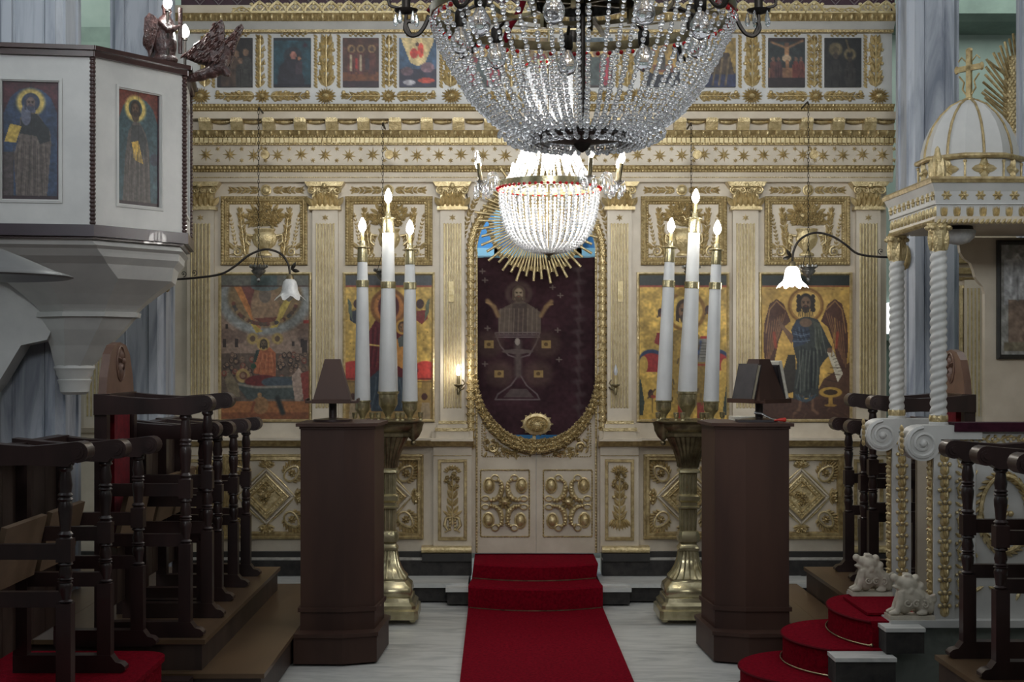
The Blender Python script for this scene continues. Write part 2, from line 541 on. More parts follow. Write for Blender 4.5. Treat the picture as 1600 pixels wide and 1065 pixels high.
# ------------------------------------------------------------------ painted pictures (flat paint stored on a fine grid)
class Paint:
    def __init__(s, w, h, bg):
        s.w, s.h = w, h
        s.c = np.ones((h, w, 3)) * np.array(bg, float) / 255.0
        yy, xx = np.mgrid[0:h, 0:w]
        s.x = (xx + 0.5) / w
        s.y = (yy + 0.5) / h
        s.asp = h / w

    def _mix(s, mask, col, a=1.0):
        k = np.array(col, float) / 255.0
        mk = (mask * a)[..., None]
        s.c = s.c * (1 - mk) + k * mk

    def rect(s, x0, y0, x1, y1, col, a=1.0):
        s._mix(((s.x >= x0) & (s.x <= x1) & (s.y >= y0) & (s.y <= y1)).astype(float), col, a)

    def ell(s, cx, cy, rx, ry, col, a=1.0, soft=0.12):
        """rx, ry in units of the width"""
        d = np.sqrt(((s.x - cx) / rx) ** 2 + ((s.y - cy) * s.asp / ry) ** 2)
        s._mix(np.clip((1 - d) / soft + 0.5, 0, 1), col, a)

    def ringp(s, cx, cy, r, t, col, a=1.0, ry=None):
        ry = ry or r
        d = np.sqrt(((s.x - cx) / r) ** 2 + ((s.y - cy) * s.asp / ry) ** 2)
        s._mix(np.clip(1.5 - np.abs(d - 1) * r / t, 0, 1), col, a)

    def poly(s, pts, col, a=1.0):
        ins = np.zeros(s.x.shape, bool)
        n = len(pts)
        for i in range(n):
            x0, y0 = pts[i]
            x1, y1 = pts[(i + 1) % n]
            if y0 == y1:
                continue
            cr = ((s.y < y0) != (s.y < y1)) & (s.x < (x1 - x0) * (s.y - y0) / (y1 - y0) + x0)
            ins ^= cr
        s._mix(ins.astype(float), col, a)

    def line(s, pts, wd, col, a=1.0):
        for (x0, y0), (x1, y1) in zip(pts[:-1], pts[1:]):
            ax, ay = x1 - x0, (y1 - y0) * s.asp
            L2 = ax * ax + ay * ay + 1e-12
            t = np.clip(((s.x - x0) * ax + (s.y - y0) * s.asp * ay) / L2, 0, 1)
            d = np.sqrt((s.x - x0 - t * ax) ** 2 + ((s.y - y0) * s.asp - t * ay) ** 2)
            s._mix(np.clip(1.4 - d / (wd * 0.5), 0, 1), col, a)

    def noise(s, amt, cells=(10, 30), colr=None):
        for k, n in enumerate(cells):
            g = RNG.random((int(n * s.asp) + 2, n + 2))
            fx, fy = s.x * n, s.y * n * s.asp
            ix, iy = fx.astype(int), np.minimum(fy.astype(int), g.shape[0] - 2)
            tx, ty = fx - ix, fy - iy
            v = (g[iy, ix] * (1 - tx) + g[iy, ix + 1] * tx) * (1 - ty) + (g[iy + 1, ix] * (1 - tx) + g[iy + 1, ix + 1] * tx) * ty
            f = (v - 0.5)[..., None] * 2 * amt / (1 + 0.5 * k)
            s.c = np.clip(s.c * (1 + f), 0, 1)

    def face(s, x, y, r, skin, hair, beard=True, halo=None):
        """a painted head; r = half width of the head in picture widths"""
        k = r / s.asp
        if halo:
            s.ell(x, y - 0.2 * k, r * 2.3, r * 2.3, halo)
            s.ringp(x, y - 0.2 * k, r * 2.3, r * 0.18, [q * 0.66 for q in halo])
        dk = [q * 0.5 for q in skin]
        lt = [min(255, q * 1.22) for q in skin]
        s.ell(x, y - 0.25 * k, r * 1.18, r * 1.4, hair)
        if beard:
            for sd in (-1, 1):
                s.poly([(x + sd * r * 1.15, y - 0.4 * k), (x + sd * r * 1.25, y + 1.2 * k), (x + sd * r * 0.8, y + 1.5 * k), (x + sd * r * 0.6, y)], hair)
        s.ell(x, y, r * 0.82, r * 1.15, skin)
        s.ell(x, y - 0.62 * k, r * 0.5, r * 0.28, lt, 0.6, 0.6)
        if beard:
            s.ell(x, y + 0.95 * k, r * 0.62, r * 0.72, hair, 0.9)
            s.ell(x, y + 0.55 * k, r * 0.2, r * 0.08, [min(255, skin[0] * 1.05), skin[1] * 0.7, skin[2] * 0.7])
        else:
            s.ell(x, y + 0.62 * k, r * 0.2, r * 0.1, [min(255, skin[0] * 1.05), skin[1] * 0.6, skin[2] * 0.6])
        for sd in (-1, 1):
            s.line([(x + sd * r * 0.55, y - 0.3 * k), (x + sd * r * 0.2, y - 0.28 * k)], r * 0.16, dk)
            s.ell(x + sd * r * 0.36, y - 0.08 * k, r * 0.17, r * 0.11, [q * 0.35 for q in skin])
            s.ell(x + sd * r * 0.45, y + 0.3 * k, r * 0.22, r * 0.2, lt, 0.5, 0.6)
        s.line([(x + 0.04 * r, y - 0.25 * k), (x + 0.06 * r, y + 0.3 * k)], r * 0.16, lt, 0.8)

    def folds(s, pts, dark, lightc, n, wd=0.014):
        """drapery: hanging lines that fan out between an upper edge (x0, x1, y) and a lower edge"""
        (a0, a1, ya), (b0, b1, yb) = pts
        r = random.Random(int(a0 * 1000) + n)
        for i in range(n):
            u = (i + 0.5) / n
            xa, xb = a0 + (a1 - a0) * u, b0 + (b1 - b0) * u
            m = (xa + xb) / 2 + r.uniform(-0.02, 0.02)
            ym = (ya + yb) / 2
            s.line([(xa, ya + r.uniform(0, .03)), (m, ym), (xb, yb - r.uniform(0, .04))], wd, dark if i % 2 else lightc, 0.75)

    def figure(s, x, y, h, robe, head=(150, 110, 80), halo=None, wide=0.32):
        """a standing robed saint; (x, y) the feet, h the height in picture heights"""
        w = h * wide * s.asp
        if halo:
            s.ell(x, y - h * 0.88, h * 0.14 * s.asp, h * 0.14 * s.asp, halo)
        s.poly([(x - w * 0.5, y), (x - w * 0.52, y - h * 0.55), (x - w * 0.3, y - h * 0.76), (x + w * 0.3, y - h * 0.76),
                (x + w * 0.52, y - h * 0.55), (x + w * 0.5, y)], robe)
        s.ell(x, y - h * 0.87, h * 0.075 * s.asp, h * 0.095 * s.asp, head)
        d = [max(0, q - 28) for q in robe]
        for k in (-0.25, 0.0, 0.22):
            s.line([(x + w * k, y - h * 0.6), (x + w * k * 1.5, y)], 0.012, d, 0.7)


def lin(a):
    return np.where(a <= 0.04045, a / 12.92, ((a + 0.055) / 1.055) ** 2.4)


def painting(name, P, x0, x1, z0, z1, y, parent=None, thick=0.025, m='paint', Mx=None, wave=None, loc=None):
    """a picture board: painted front on a fine grid facing -Y, with sides and back"""
    w, h = P.w, P.h
    X = np.linspace(x0, x1, w)[None, :].repeat(h, 0)
    Z = np.linspace(z1, z0, h)[:, None].repeat(w, 1)
    Y = np.full((h, w), float(y))
    if wave is not None:
        Y = Y + wave(X, Z)
    V = np.stack([X, Y, Z], -1).reshape(-1, 3)
    gr = P.c.mean(-1, keepdims=True)
    P.c = (P.c * 0.9 + gr * 0.1) * 0.97
    C = np.concatenate([lin(np.clip(P.c, 0, 1)), np.ones((h, w, 1))], -1).reshape(-1, 4)
    i = np.arange((h - 1) * (w - 1))
    r, q = i // (w - 1), i % (w - 1)
    a = r * w + q
    F = np.stack([a, a + w, a + w + 1, a + 1], -1).tolist()
    n = len(V)
    cor = [0, w - 1, h * w - 1, (h - 1) * w]
    back = V[cor] + np.array([0, thick, 0])
    V = np.concatenate([V, back])
    C = np.concatenate([C, np.tile([[0.03, 0.022, 0.016, 1]], (4, 1))])
    F.append((n, n + 1, n + 2, n + 3))
    edges = [list(range(0, w)), [k * w + w - 1 for k in range(h)], list(range(h * w - 1, (h - 1) * w - 1, -1)), [k * w for k in range(h - 1, -1, -1)]]
    for k in range(4):
        F.append(tuple(edges[k]) + (n + (k + 1) % 4, n + k))
    if Mx is not None:
        A = np.array(Mx)
        V = V @ A[:3, :3].T + A[:3, 3]
    ctr = (V.min(0) + V.max(0)) / 2 if loc is None else np.array(loc, float)
    if parent is None and loc is None:
        ctr[2] = V.min(0)[2]
    me = bpy.data.meshes.new(name)
    me.from_pydata((V - ctr).tolist(), [], F)
    at_ = me.color_attributes.new('paint', 'FLOAT_COLOR', 'POINT')
    at_.data.foreach_set('color', C.astype(np.float32).ravel())
    me.materials.append(M[m])
    o = bpy.data.objects.new(name, me)
    COL.objects.link(o)
    place(o, ctr, parent)
    return o

# ================================================================== SETTING: floor, walls, apse
DI = 10.15                                   # distance of the icon screen's face


def ix(px, y=DI):
    return (px - VX) * y / FPX


def iz(py, y=DI):
    return EYE + (HY - py) * y / FPX


AX = ix(838)                                 # axis of the screen

b = MB(); b.box(-6.5, 7.0, -3.0, 13.5, -0.12, -0.012)
floor = tag(b.build('floor', 'step_marble', None, 0), 'grey marble slab floor of the nave', None, None, 'structure')
TW, TL = 0.62, 0.93
tiles = {}
for k, mm in enumerate(('tile_a', 'tile_b', 'tile_c')):
    b = MB(); g = 0.0025
    b.prism([(-TW / 2 + g, -TL / 2 + g), (TW / 2 - g, -TL / 2 + g), (TW / 2 - g, TL / 2 - g), (-TW / 2 + g, TL / 2 - g)], -0.012, 0.0, 'z')
    tiles[k] = b.build('floor_tile', mm, floor, 0, loc=(AX - 1.55, 9.3, -0.006))
first = True
for i in range(-4, 6):
    for j in range(0, 6):
        x, y = AX + i * TW + 0.31, 4.9 + j * TL + (0.46 if i % 2 else 0.0)
        k = (i * 7 + j * 3 + (i * j) % 2) % 3
        w = Vector((x, y, -0.006))
        if k in tiles and not tiles[k].get('used'):
            tiles[k]['used'] = 1
            place(tiles[k], w, floor)
        else:
            inst(tiles[k], w, floor)
for k in tiles.values():
    if 'used' in k: del k['used']

b = MB(); b.box(-6.5, 7.0, 13.0, 13.2, 0, 7.0)
tag(b.build('wall_back', 'green_wall', None, 0), 'pale green plaster wall behind the icon screen', None, None, 'structure')
b = MB(); b.box(-6.5, -6.3, -3, 13.0, 0, 7.0)
tag(b.build('wall_left', 'green_wall', None, 0), 'pale green side wall of the aisle on the left', None, None, 'structure')
b = MB(); b.box(-6.5, 7.0, -3.2, -3.0, 0, 7.0)
tag(b.build('wall_entrance', 'stall_light', None, 0), 'brown panelled entrance wall at the end of the nave', None, None, 'structure')
b = MB(); b.box(6.8, 7.0, -3, 13.0, 0, 7.0)
tag(b.build('wall_right', 'green_wall', None, 0), 'pale green side wall of the aisle on the right', None, None, 'structure')
# moulding and louvre on the green walls
b = MB(); z = iz(42, 12.9)
b.sweepx([(12.7, z), (13.0, z - 0.05), (13.0, z + 0.5), (12.6, z + 0.5), (12.6, z + 0.05)], 2.6, 6.8)
tag(b.build('trim_1', 'green_dark', None, 0), 'grey green cornice on the back wall at the right', None, None, 'structure')
lv = tag(thing('wall_louvre', 'slatted pale green louvre between the two left piers', 'louvre', (-3.6, 12.9, 3.9)), None)
b = MB(); b.box(-4.2, -3.1, 12.95, 13.0, 3.85, 4.62); b.build('louvre_backing', 'green_dark', lv, 0)
for i in range(7):
    b = MB(); zz = 3.9 + i * 0.07
    b.add([(-4.2, 12.86, zz), (-3.1, 12.86, zz), (-3.1, 12.95, zz + 0.055), (-4.2, 12.95, zz + 0.055),
           (-4.2, 12.87, zz - 0.012), (-3.1, 12.87, zz - 0.012), (-3.1, 12.95, zz + 0.03), (-4.2, 12.95, zz + 0.03)],
          [(0, 1, 2, 3), (4, 7, 6, 5), (0, 4, 5, 1), (2, 6, 7, 3), (0, 3, 7, 4), (1, 5, 6, 2)])
    b.build('slat', 'green_wall', lv, 0)
b = MB(); b.box(-4.2, -3.1, 12.84, 12.95, 4.40, 4.46); b.build('louvre_rail', 'green_dark', lv, 0)
# blue apse seen through the holy door
b = MB(); b.box(AX - 1.0, AX + 1.0, 11.9, 12.0, 0.2, 3.6)
tag(b.build('wall_apse', 'apse_blue', None, 0), 'blue painted apse wall seen through the holy door', None, None, 'structure')
b = MB(); b.box(AX - 1.0, AX + 1.0, 11.84, 11.9, iz(400, 11.9) - 0.06, iz(388, 11.9))
b.box(AX - 1.0, AX + 1.0, 11.84, 11.9, iz(327, 11.9), iz(320, 11.9))
b.box(AX + 0.36, AX + 0.42, 11.84, 11.9, 2.4, 3.4); b.box(AX - 0.30, AX - 0.25, 11.84, 11.9, 2.4, 3.4)
tag(b.build('trim_2', 'apse_light', None, 0), 'pale blue painted bands on the apse wall', None, None, 'structure')
# bright arched window in the back wall, glimpsed beside the right pier
wx = (1400 - VX) * 12.9 / FPX
wn = MB(); wn.prism([(wx - 0.30, 1.85), (wx + 0.30, 1.85)] + [(wx + 0.30 * math.cos(a), 1.85 + 0.30 * math.sin(a)) for a in [PI * k / 10 for k in range(1, 10)]], 12.94, 12.98)
w1 = tag(wn.build('window_1', 'daylight', None, 0), 'bright arched window beyond the screen beside the right pier', None, None, 'structure')
b = MB(); b.box(wx - 0.30, wx + 0.30, 12.93, 12.97, 0.3, 1.82); b.build('door_leaf', 'apse_light' if False else 'green_dark', w1, 0)
b = MB(); b.box(wx - 0.34, wx + 0.34, 12.88, 12.95, 1.80, 1.86); b.box(wx - 0.03, wx + 0.03, 12.88, 12.95, 0.95, 1.8); b.box(wx - 0.36, wx - 0.28, 12.88, 12.95, 0.95, 1.85); b.box(wx - 0.36, wx + 0.36, 12.88, 12.95, 0.9, 1.0)
b.build('window_bar', 'green_dark', w1, 0)

# altar step: black riser and marble tread, plus the upper black plinth step
SX0, SX1 = ix(240), ix(1405)
st = thing('altar_step', 'black fronted step with white marble tread along the icon screen', 'step', (AX, 9.9, 0))
for xa, xb in ((SX0, -0.19), (0.70, SX1)):
    b = MB(); b.box(xa, xb, 9.75, 10.6, 0, 0.095); b.build('riser', 'black_rough', st, 0)
for i in range(6):
    xl, xh = (SX0, -0.19) if i < 3 else (0.70, SX1)
    x0 = xl + (xh - xl) * (i % 3) / 3
    b = MB(); b.box(x0 + 0.002, x0 + (xh - xl) / 3 - 0.002, 9.72, 10.6, 0.095, 0.125 - 0.003 * (i % 2)); b.build('tread_slab', 'step_marble', st, 0)
for sx in (-1, 1):
    b = MB(); b.box(AX + sx * 0.52 - 0.09, AX + sx * 0.52 + 0.09, 9.62, 9.76, 0, 0.085); b.build('corner_block', 'black_rough', st, 0)
    b = MB(); b.box(AX + sx * 0.52 - 0.10, AX + sx * 0.52 + 0.10, 9.60, 9.76, 0.085, 0.112); b.build('block_top', 'step_marble', st, 0)

# ================================================================== ICON SCREEN
ico = thing('iconostasis', 'tall cream and gold carved icon screen across the sanctuary', 'icon screen', (AX, DI, 0.12))
X0, X1 = ix(258), ix(1392)
OX0, OX1 = ix(744), ix(932)
AR = (OX1 - OX0) / 2
AC = (OX0 + OX1) / 2
ZS = iz(395)
ZT = iz(284)
b = MB()
ZB, ZTOP = 0.125, iz(8)
b.box(X0, ix(727), DI, DI + 0.14, ZB, ZTOP)
b.box(ix(951), ix(1385), DI, DI + 0.14, iz(684), iz(284))
b.box(ix(951), X1, DI, DI + 0.14, iz(284), ZTOP)
b.box(ix(951), X1, DI, DI + 0.14, ZB, iz(684))
b.box(ix(727), ix(951), DI, DI + 0.14, ZT, ZTOP)
# spandrels round the arch
n = 28
vs = []
for yy in (DI, DI + 0.14):
    for k in range(n + 1):
        a = PI - PI * k / n
        vs.append((AC + AR * math.cos(a), yy, ZS + AR * math.sin(a)))
        vs.append((AC + (ix(951) - AC) * max(-1, min(1, 1.25 * math.cos(a))), yy, ZT))
fs = []
o2 = 2 * (n + 1)
for k in range(n):
    fs.append((2 * k, 2 * k + 1, 2 * k + 3, 2 * k + 2))
    fs.append((o2 + 2 * k, o2 + 2 * k + 2, o2 + 2 * k + 3, o2 + 2 * k + 1))
    fs.append((2 * k, 2 * k + 2, o2 + 2 * k + 2, o2 + 2 * k))
b.add(vs, fs)
b.add([(OX0, DI, ZS), (ix(727), DI, ZS), (ix(727), DI, ZT)], [(0, 1, 2)])
b.add([(OX1, DI, ZS), (ix(951), DI, ZS), (ix(951), DI, ZT)], [(0, 1, 2)])
b.box(ix(727), OX0, DI, DI + 0.14, iz(690), ZS); b.box(OX1, ix(951), DI, DI + 0.14, iz(690), ZS)
b.box(ix(727), ix(737), DI, DI + 0.14, ZB, iz(690)); b.box(ix(940), ix(951), DI, DI + 0.14, ZB, iz(690))
b.build('screen_wall', 'cream', ico, 0)


def band(name, m, py0, py1, out0, out1=None, x0=None, x1=None, rnd=False, sm=0):
    """a moulding running along the screen, seen from pixel row py0 (top) to py1"""
    out1 = out0 if out1 is None else out1
    y0_, y1_ = DI - out0, DI - out1
    zt, zb = iz(py0, y0_), iz(py1, y1_)
    bb = MB()
    if rnd:
        zc, r = (zt + zb) / 2, (zt - zb) / 2
        pr = [(DI + 0.02, zt)] + [(DI - out0 + r * 0.0 - r * math.cos(a) * 0.9, zc - r * math.sin(a)) for a in [-PI / 2 + PI * k / 7 for k in range(8)]] + [(DI + 0.02, zb)]
    else:
        pr = [(DI + 0.02, zt), (y0_, zt), (y1_, zb), (DI + 0.02, zb)]
    bb.sweepx(pr, X0 if x0 is None else x0, X1 if x1 is None else x1)
    return bb.build(name, m, ico, sm or (50 if rnd else 0))


def relief(name, m, fn, stuff=False, parent=None, smooth=60):
    bb = MB()
    fn(bb)
    return bb.build(name, m, parent or ico, smooth, stuff=stuff)


# --- entablature, from the top
band('gilded_moulding', 'gold_matt', 20, 33, 0.17, 0.12, rnd=False)
relief('egg_row', 'gold', lambda q: [q.dome(x, iz(26, DI - 0.16), 0.013, DI - 0.145, 0.026, 8, 0.026) for x in np.arange(X0, X1, 0.0706)] + [q.leaf(x + 0.035, iz(32, DI - 0.16), PI / 2, 0.05, 0.016, DI - 0.145, 0.014) for x in np.arange(X0, X1, 0.0706)], True)
band('cornice', 'cream_grey', 33, 46, 0.12, 0.07)
band('bead_moulding', 'gold_matt', 46, 50, 0.075)
relief('bead_row', 'gold', lambda q: q.beads(X0, iz(48, DI - 0.08), X1, iz(48, DI - 0.08), 0.007, DI - 0.075, 0.021), True)
band('frieze_board', 'cream_grey', 50, 162, 0.03)
band('gilded_moulding', 'gold_matt', 162, 174, 0.11, 0.07)
relief('bead_row', 'gold', lambda q: [q.beads(X0, iz(164.5, DI - 0.1), X1, iz(164.5, DI - 0.1), 0.011, DI - 0.10, 0.026), q.beads(X0, iz(170.5, DI - 0.09), X1, iz(170.5, DI - 0.09), 0.009, DI - 0.085, 0.019)], True)
band('cornice', 'cream', 174, 185, 0.19, 0.17)
band('cornice', 'cream', 185, 204, 0.085)
band('gilded_moulding', 'gold_matt', 203, 214, 0.13, 0.09)
relief('egg_row', 'gold', lambda q: [q.dome(x, iz(207, DI - 0.13), 0.012, DI - 0.115, 0.022, 8, 0.020) for x in np.arange(X0, X1, 0.064)] + [q.beads(X0, iz(212.5, DI - 0.1), X1, iz(212.5, DI - 0.1), 0.006, DI - 0.095, 0.018)], True)
band('gilded_moulding', 'gold_matt', 214, 226, 0.075)
relief('dentil_row', 'ivory_gold', lambda q: [q.box(x, x + 0.024, DI - 0.095, DI - 0.07, iz(223, DI - 0.09), iz(215, DI - 0.09)) for x in np.arange(X0, X1, 0.033)], True, smooth=0)
relief('bead_row', 'gold', lambda q: q.beads(X0, iz(225, DI - 0.08), X1, iz(225, DI - 0.08), 0.006, DI - 0.075, 0.016), True)
band('star_frieze', 'cream', 226, 258, 0.05)
band('gilded_moulding', 'gold_matt', 258, 269, 0.11, 0.06)
relief('bead_row', 'gold', lambda q: [q.rope(X0, iz(261, DI - 0.1), X1, iz(261, DI - 0.1), 0.02, DI - 0.097, 0.012, 0.03), q.beads(X0, iz(266.5, DI - 0.08), X1, iz(266.5, DI - 0.08), 0.009, DI - 0.073, 0.02)], True)
band('cornice', 'cream', 269, 284, 0.065, 0.05)
relief('bead_row', 'gold', lambda q: q.beads(X0, iz(277, DI - 0.06), X1, iz(277, DI - 0.06), 0.006, DI - 0.057, 0.014), True)

# consoles with beaded faces, and swags between them
q = MB(); w2, zt, zb = 0.042, 0.043, -0.043
q.prism([(0, zt), (-0.085, zt), (-0.085, zt - 0.03), (-0.05, zb), (0, zb)], -w2, w2, 'x')
for i in range(4):
    for j in range(3):
        q.box(-0.033 + i * 0.0175, -0.033 + i * 0.0175 + 0.012, -0.092, -0.083 , zt - 0.012 - j * 0.011, zt - 0.004 - j * 0.011)
con = q.build('console', 'gold', ico, 0, loc=(0, 0, 0))
q = MB(); q.tube([(-0.06 + 0.12 * t / 8, -0.02, -0.006 * math.sin(PI * t / 8)) for t in range(9)], [0.010 + 0.006 * math.sin(PI * t / 8) for t in range(9)], 6)
for t in range(8):
    q.leaf(-0.055 + 0.014 * t, 0.0, (PI / 3 if t % 2 else -PI / 3), 0.018, 0.012, -0.028, 0.008)
swg = q.build('swag', 'gold_matt', ico, 60, loc=(0, 0, 0))
for i in range(23):
    px = 320.5 + 49.6 * i - (0.12 * i)
    yb = DI - 0.085
    wc = Vector((ix(px, yb - 0.06), yb, iz(193.5, yb - 0.05)))
    if px > 1388: break
    if i == 0: place(con, wc, ico)
    else: inst(con, wc, ico)
    ws = Vector((ix(px + 24.8, yb - 0.02), yb, iz(189.5, yb - 0.02)))
    if i == 0: place(swg, ws, ico)
    else: inst(swg, ws, ico)

# star frieze
q = MB(); q.star(0, 0, 0.052, 0, 0.02)
s_big = q.build('star', 'gold', ico, 0, loc=(0, 0, 0))
q = MB(); q.star(0, 0, 0.021, 0, 0.012, 6, 0.42)
s_sml = q.build('small_star', 'gold', ico, 0, loc=(0, 0, 0))
ys = DI - 0.051
i = 0
px = 322.0
while px < 1392:
    w = Vector((ix(px, ys), ys, iz(242 + 1.0 * math.sin(px * 0.05), ys)))
    if i == 0: place(s_big, w, ico)
    else: inst(s_big, w, ico, rot=(0, random.uniform(-0.15, 0.15), 0))
    for py in (232.5, 250.5):
        w = Vector((ix(px + 18.3, ys), ys, iz(py, ys)))
        if i == 0 and py < 240: place(s_sml, w, ico)
        else: inst(s_sml, w, ico, rot=(0, random.uniform(-0.4, 0.4), 0))
    px += 37.2 if px < 560 else 34.5 if px < 1090 else 31.0
    i += 1

# crest: pierced acanthus cut-outs along the top edge
q = MB()
def crest_unit(q):
    q.prism([(-0.065, 0), (0.065, 0), (0.065, 0.014), (-0.065, 0.014)], 0, 0.018)
    for sg in (-1, 1):
        q.tube([(sg * 0.062, 0.009, 0.012), (sg * 0.05, 0.009, 0.04), (sg * 0.025, 0.009, 0.062), (0, 0.009, 0.085)], [0.013, 0.012, 0.011, 0.006], 5)
        q.tube([(sg * 0.008, 0.009, 0.012), (sg * 0.026, 0.009, 0.032), (sg * 0.044, 0.009, 0.052)], [0.006, 0.007, 0.005], 5)
        q.ball((sg * 0.055, 0.009, 0.062), (0.014, 0.009, 0.012), 6, 4)
    q.ball((0, 0.009, 0.04), (0.012, 0.009, 0.014), 6, 4)
    q.ball((0, 0.009, 0.068), (0.016, 0.01, 0.014), 6, 4)
crest_unit(q)
cr = q.build('crest_leaf', 'ivory_gold', ico, 60, loc=(0, 0, 0))
yc = DI - 0.14
for i in range(37):
    px = 377 + 28.0 * i
    w = Vector((ix(px, yc), yc, iz(20, yc)))
    if px > 1392: break
    low = 1300 < px < 1330 or px < 400
    if i == 0:
        place(cr, w, ico); cr.scale = (1, 1, 0.55)
    else:
        inst(cr, w, ico, scale=(1, 1, 0.5 if low else 1.0))
# dark valance with zigzag braid above the screen
vy = DI + 0.10
val = thing('valance', 'dark plum valance with silver zigzag braid above the gilded crest', 'valance', (AX, vy, iz(20, vy)))
b = MB(); b.box(ix(283, vy), ix(1398, vy), vy, vy + 0.03, iz(19, vy), iz(-40, vy)); b.build('valance_board', 'purple', val, 0)
b = MB(); zz0, zz1 = iz(8, vy), iz(-8, vy)
pts = []
for i in range(76):
    pts.append((ix(298 + 14.6 * i, vy), vy - 0.006, zz0 if i % 2 else zz1))
b.tube(pts, 0.006, 4); b.tube([(p[0], p[1], p[2] + 0.03) for p in pts], 0.004, 4)
b.build('zigzag_braid', 'lilac_line', val, 0)

# --- upper frieze: small icons, rope strips, floral uprights, garlands and rosettes
yf = DI - 0.031
UP = [(340, 395), (428, 486), (536, 592), (624, 682), (725, 783), (815, 871), (903, 957), (1010, 1062), (1094, 1149), (1200, 1257), (1288, 1345)]


def up_icon(k, w=34, h=46):
    if k == 0:
        P = Paint(w, h, (38, 34, 32))
        for x, y, hh in ((0.3, .98, .8), (.55, .98, .74), (.8, .98, .78), (.66, .99, .6)):
            P.figure(x, y, hh, random.choice([(52, 50, 46), (70, 54, 44), (44, 54, 50)]), (110, 84, 64))
    elif k == 1:
        P = Paint(w, h, (30, 62, 72)); P.rect(0, 0, 1, .06, (36, 40, 46))
        P.ell(.52, .38, .24, .26, (34, 40, 46)); P.poly([(.1, .95), (.16, .6), (.36, .42), (.7, .44), (.84, .95)], (36, 34, 42))
        P.ell(.53, .36, .08, .11, (150, 96, 82)); P.ell(.68, .42, .045, .055, (150, 100, 70)); P.poly([(.58, .75), (.6, .5), (.76, .48), (.78, .75)], (58, 46, 54))
        P.ell(.84, .16, .06, .06, (64, 34, 52)); P.rect(0, .93, 1, 1, (26, 24, 34))
    elif k == 2:
        P = Paint(w, h, (74, 44, 34)); P.rect(0, .7, 1, .86, (112, 62, 32)); P.rect(0, .86, 1, 1, (50, 30, 36))
        for x in (.25, .5, .8):
            P.figure(x, .74, .58, (96, 52, 44), (80, 58, 46), (140, 106, 66), .26)
        P.rect(.2, .34, .26, .68, (168, 150, 120)); P.rect(.46, .34, .52, .68, (168, 150, 120))
        P.rect(.34, .42, .42, .62, (140, 40, 36)); P.rect(.62, .42, .74, .66, (60, 46, 50))
    elif k == 3:
        P = Paint(w, h, (54, 78, 104)); P.poly([(0.05, 0), (.95, 0), (.7, .5), (.5, .58), (.3, .5)], (196, 172, 118))
        P.ell(.4, .32, .1, .14, (196, 58, 44)); P.ell(.58, .26, .08, .2, (200, 66, 48)); P.ell(.48, .14, .05, .06, (70, 50, 40))
        P.rect(0, .62, 1, 1, (44, 42, 58)); P.ell(.72, .86, .22, .07, (176, 62, 44)); P.ell(.28, .9, .16, .07, (150, 146, 150)); P.ell(.75, .6, .18, .14, (116, 88, 96)); P.ell(.22, .68, .16, .12, (100, 76, 84)); P.line([(.5, 0), (.5, 1)], .02, (40, 40, 50))
    elif k in (4, 6):
        P = Paint(w, h, (60, 46, 44)); P.rect(0, 0, 1, .2, (70, 84, 92))
        for x, col in ((.25, (120, 40, 46)), (.5, (60, 70, 66)), (.78, (150, 46, 60))):
            P.figure(x, .96, .74, col, (126, 90, 66), (170, 140, 80))
    elif k == 5:
        P = Paint(w, h, (120, 96, 56)); P.rect(0, .75, 1, 1, (60, 40, 40)); P.figure(.5, .98, .86, (110, 36, 40), (120, 84, 60), (190, 156, 80), .4)
    elif k == 7:
        P = Paint(w, h, (28, 30, 40)); P.poly([(.08, .7), (.12, .05), (.85, .05), (.9, .66), (.5, .74)], (150, 120, 62)); P.rect(.2, .55, .8, .7, (120, 70, 50))
        P.figure(.45, .66, .5, (70, 66, 60), (110, 80, 60))
    elif k == 8:
        P = Paint(w, h, (150, 122, 62)); P.rect(0, .72, 1, 1, (38, 44, 72)); P.poly([(.3, .74), (.42, .34), (.8, .3), (.95, .74)], (70, 56, 44))
        for x in (.45, .62, .8): P.line([(x, .4), (x - .1, .95)], .05, (110, 92, 62))
    elif k == 9:
        P = Paint(w, h, (40, 46, 46)); P.rect(0, 0, 1, .09, (48, 32, 28)); P.rect(0, .6, 1, .8, (122, 84, 60)); P.rect(0, .8, 1, 1, (40, 30, 32))
        P.line([(.1, .1), (.45, .2), (.55, .2), (.92, .07)], .06, (128, 92, 62)); P.rect(.45, .14, .56, .42, (134, 98, 66)); P.ell(.5, .15, .06, .07, (90, 62, 46))
        P.ell(.5, .42, .12, .1, (140, 118, 92)); P.rect(.46, .46, .55, .76, (128, 90, 60))
        for x, col in ((.14, (88, 50, 44)), (.28, (70, 44, 44)), (.74, (112, 52, 44)), (.88, (100, 50, 42))): P.figure(x, .8, .42, col, (110, 80, 64))
    else:
        P = Paint(w, h, (32, 32, 31)); P.ringp(.3, .24, .12, .06, (96, 84, 58)); P.ringp(.68, .34, .12, .04, (96, 84, 58)); P.ell(.3, .25, .07, .08, (78, 66, 48)); P.line([(.58, .05), (.68, .3)], .05, (92, 76, 52)); P.figure(.3, .98, .7, (40, 38, 36), (60, 50, 42)); P.figure(.68, .98, .62, (44, 41, 38), (60, 50, 42))
    P.noise(0.25)
    return P


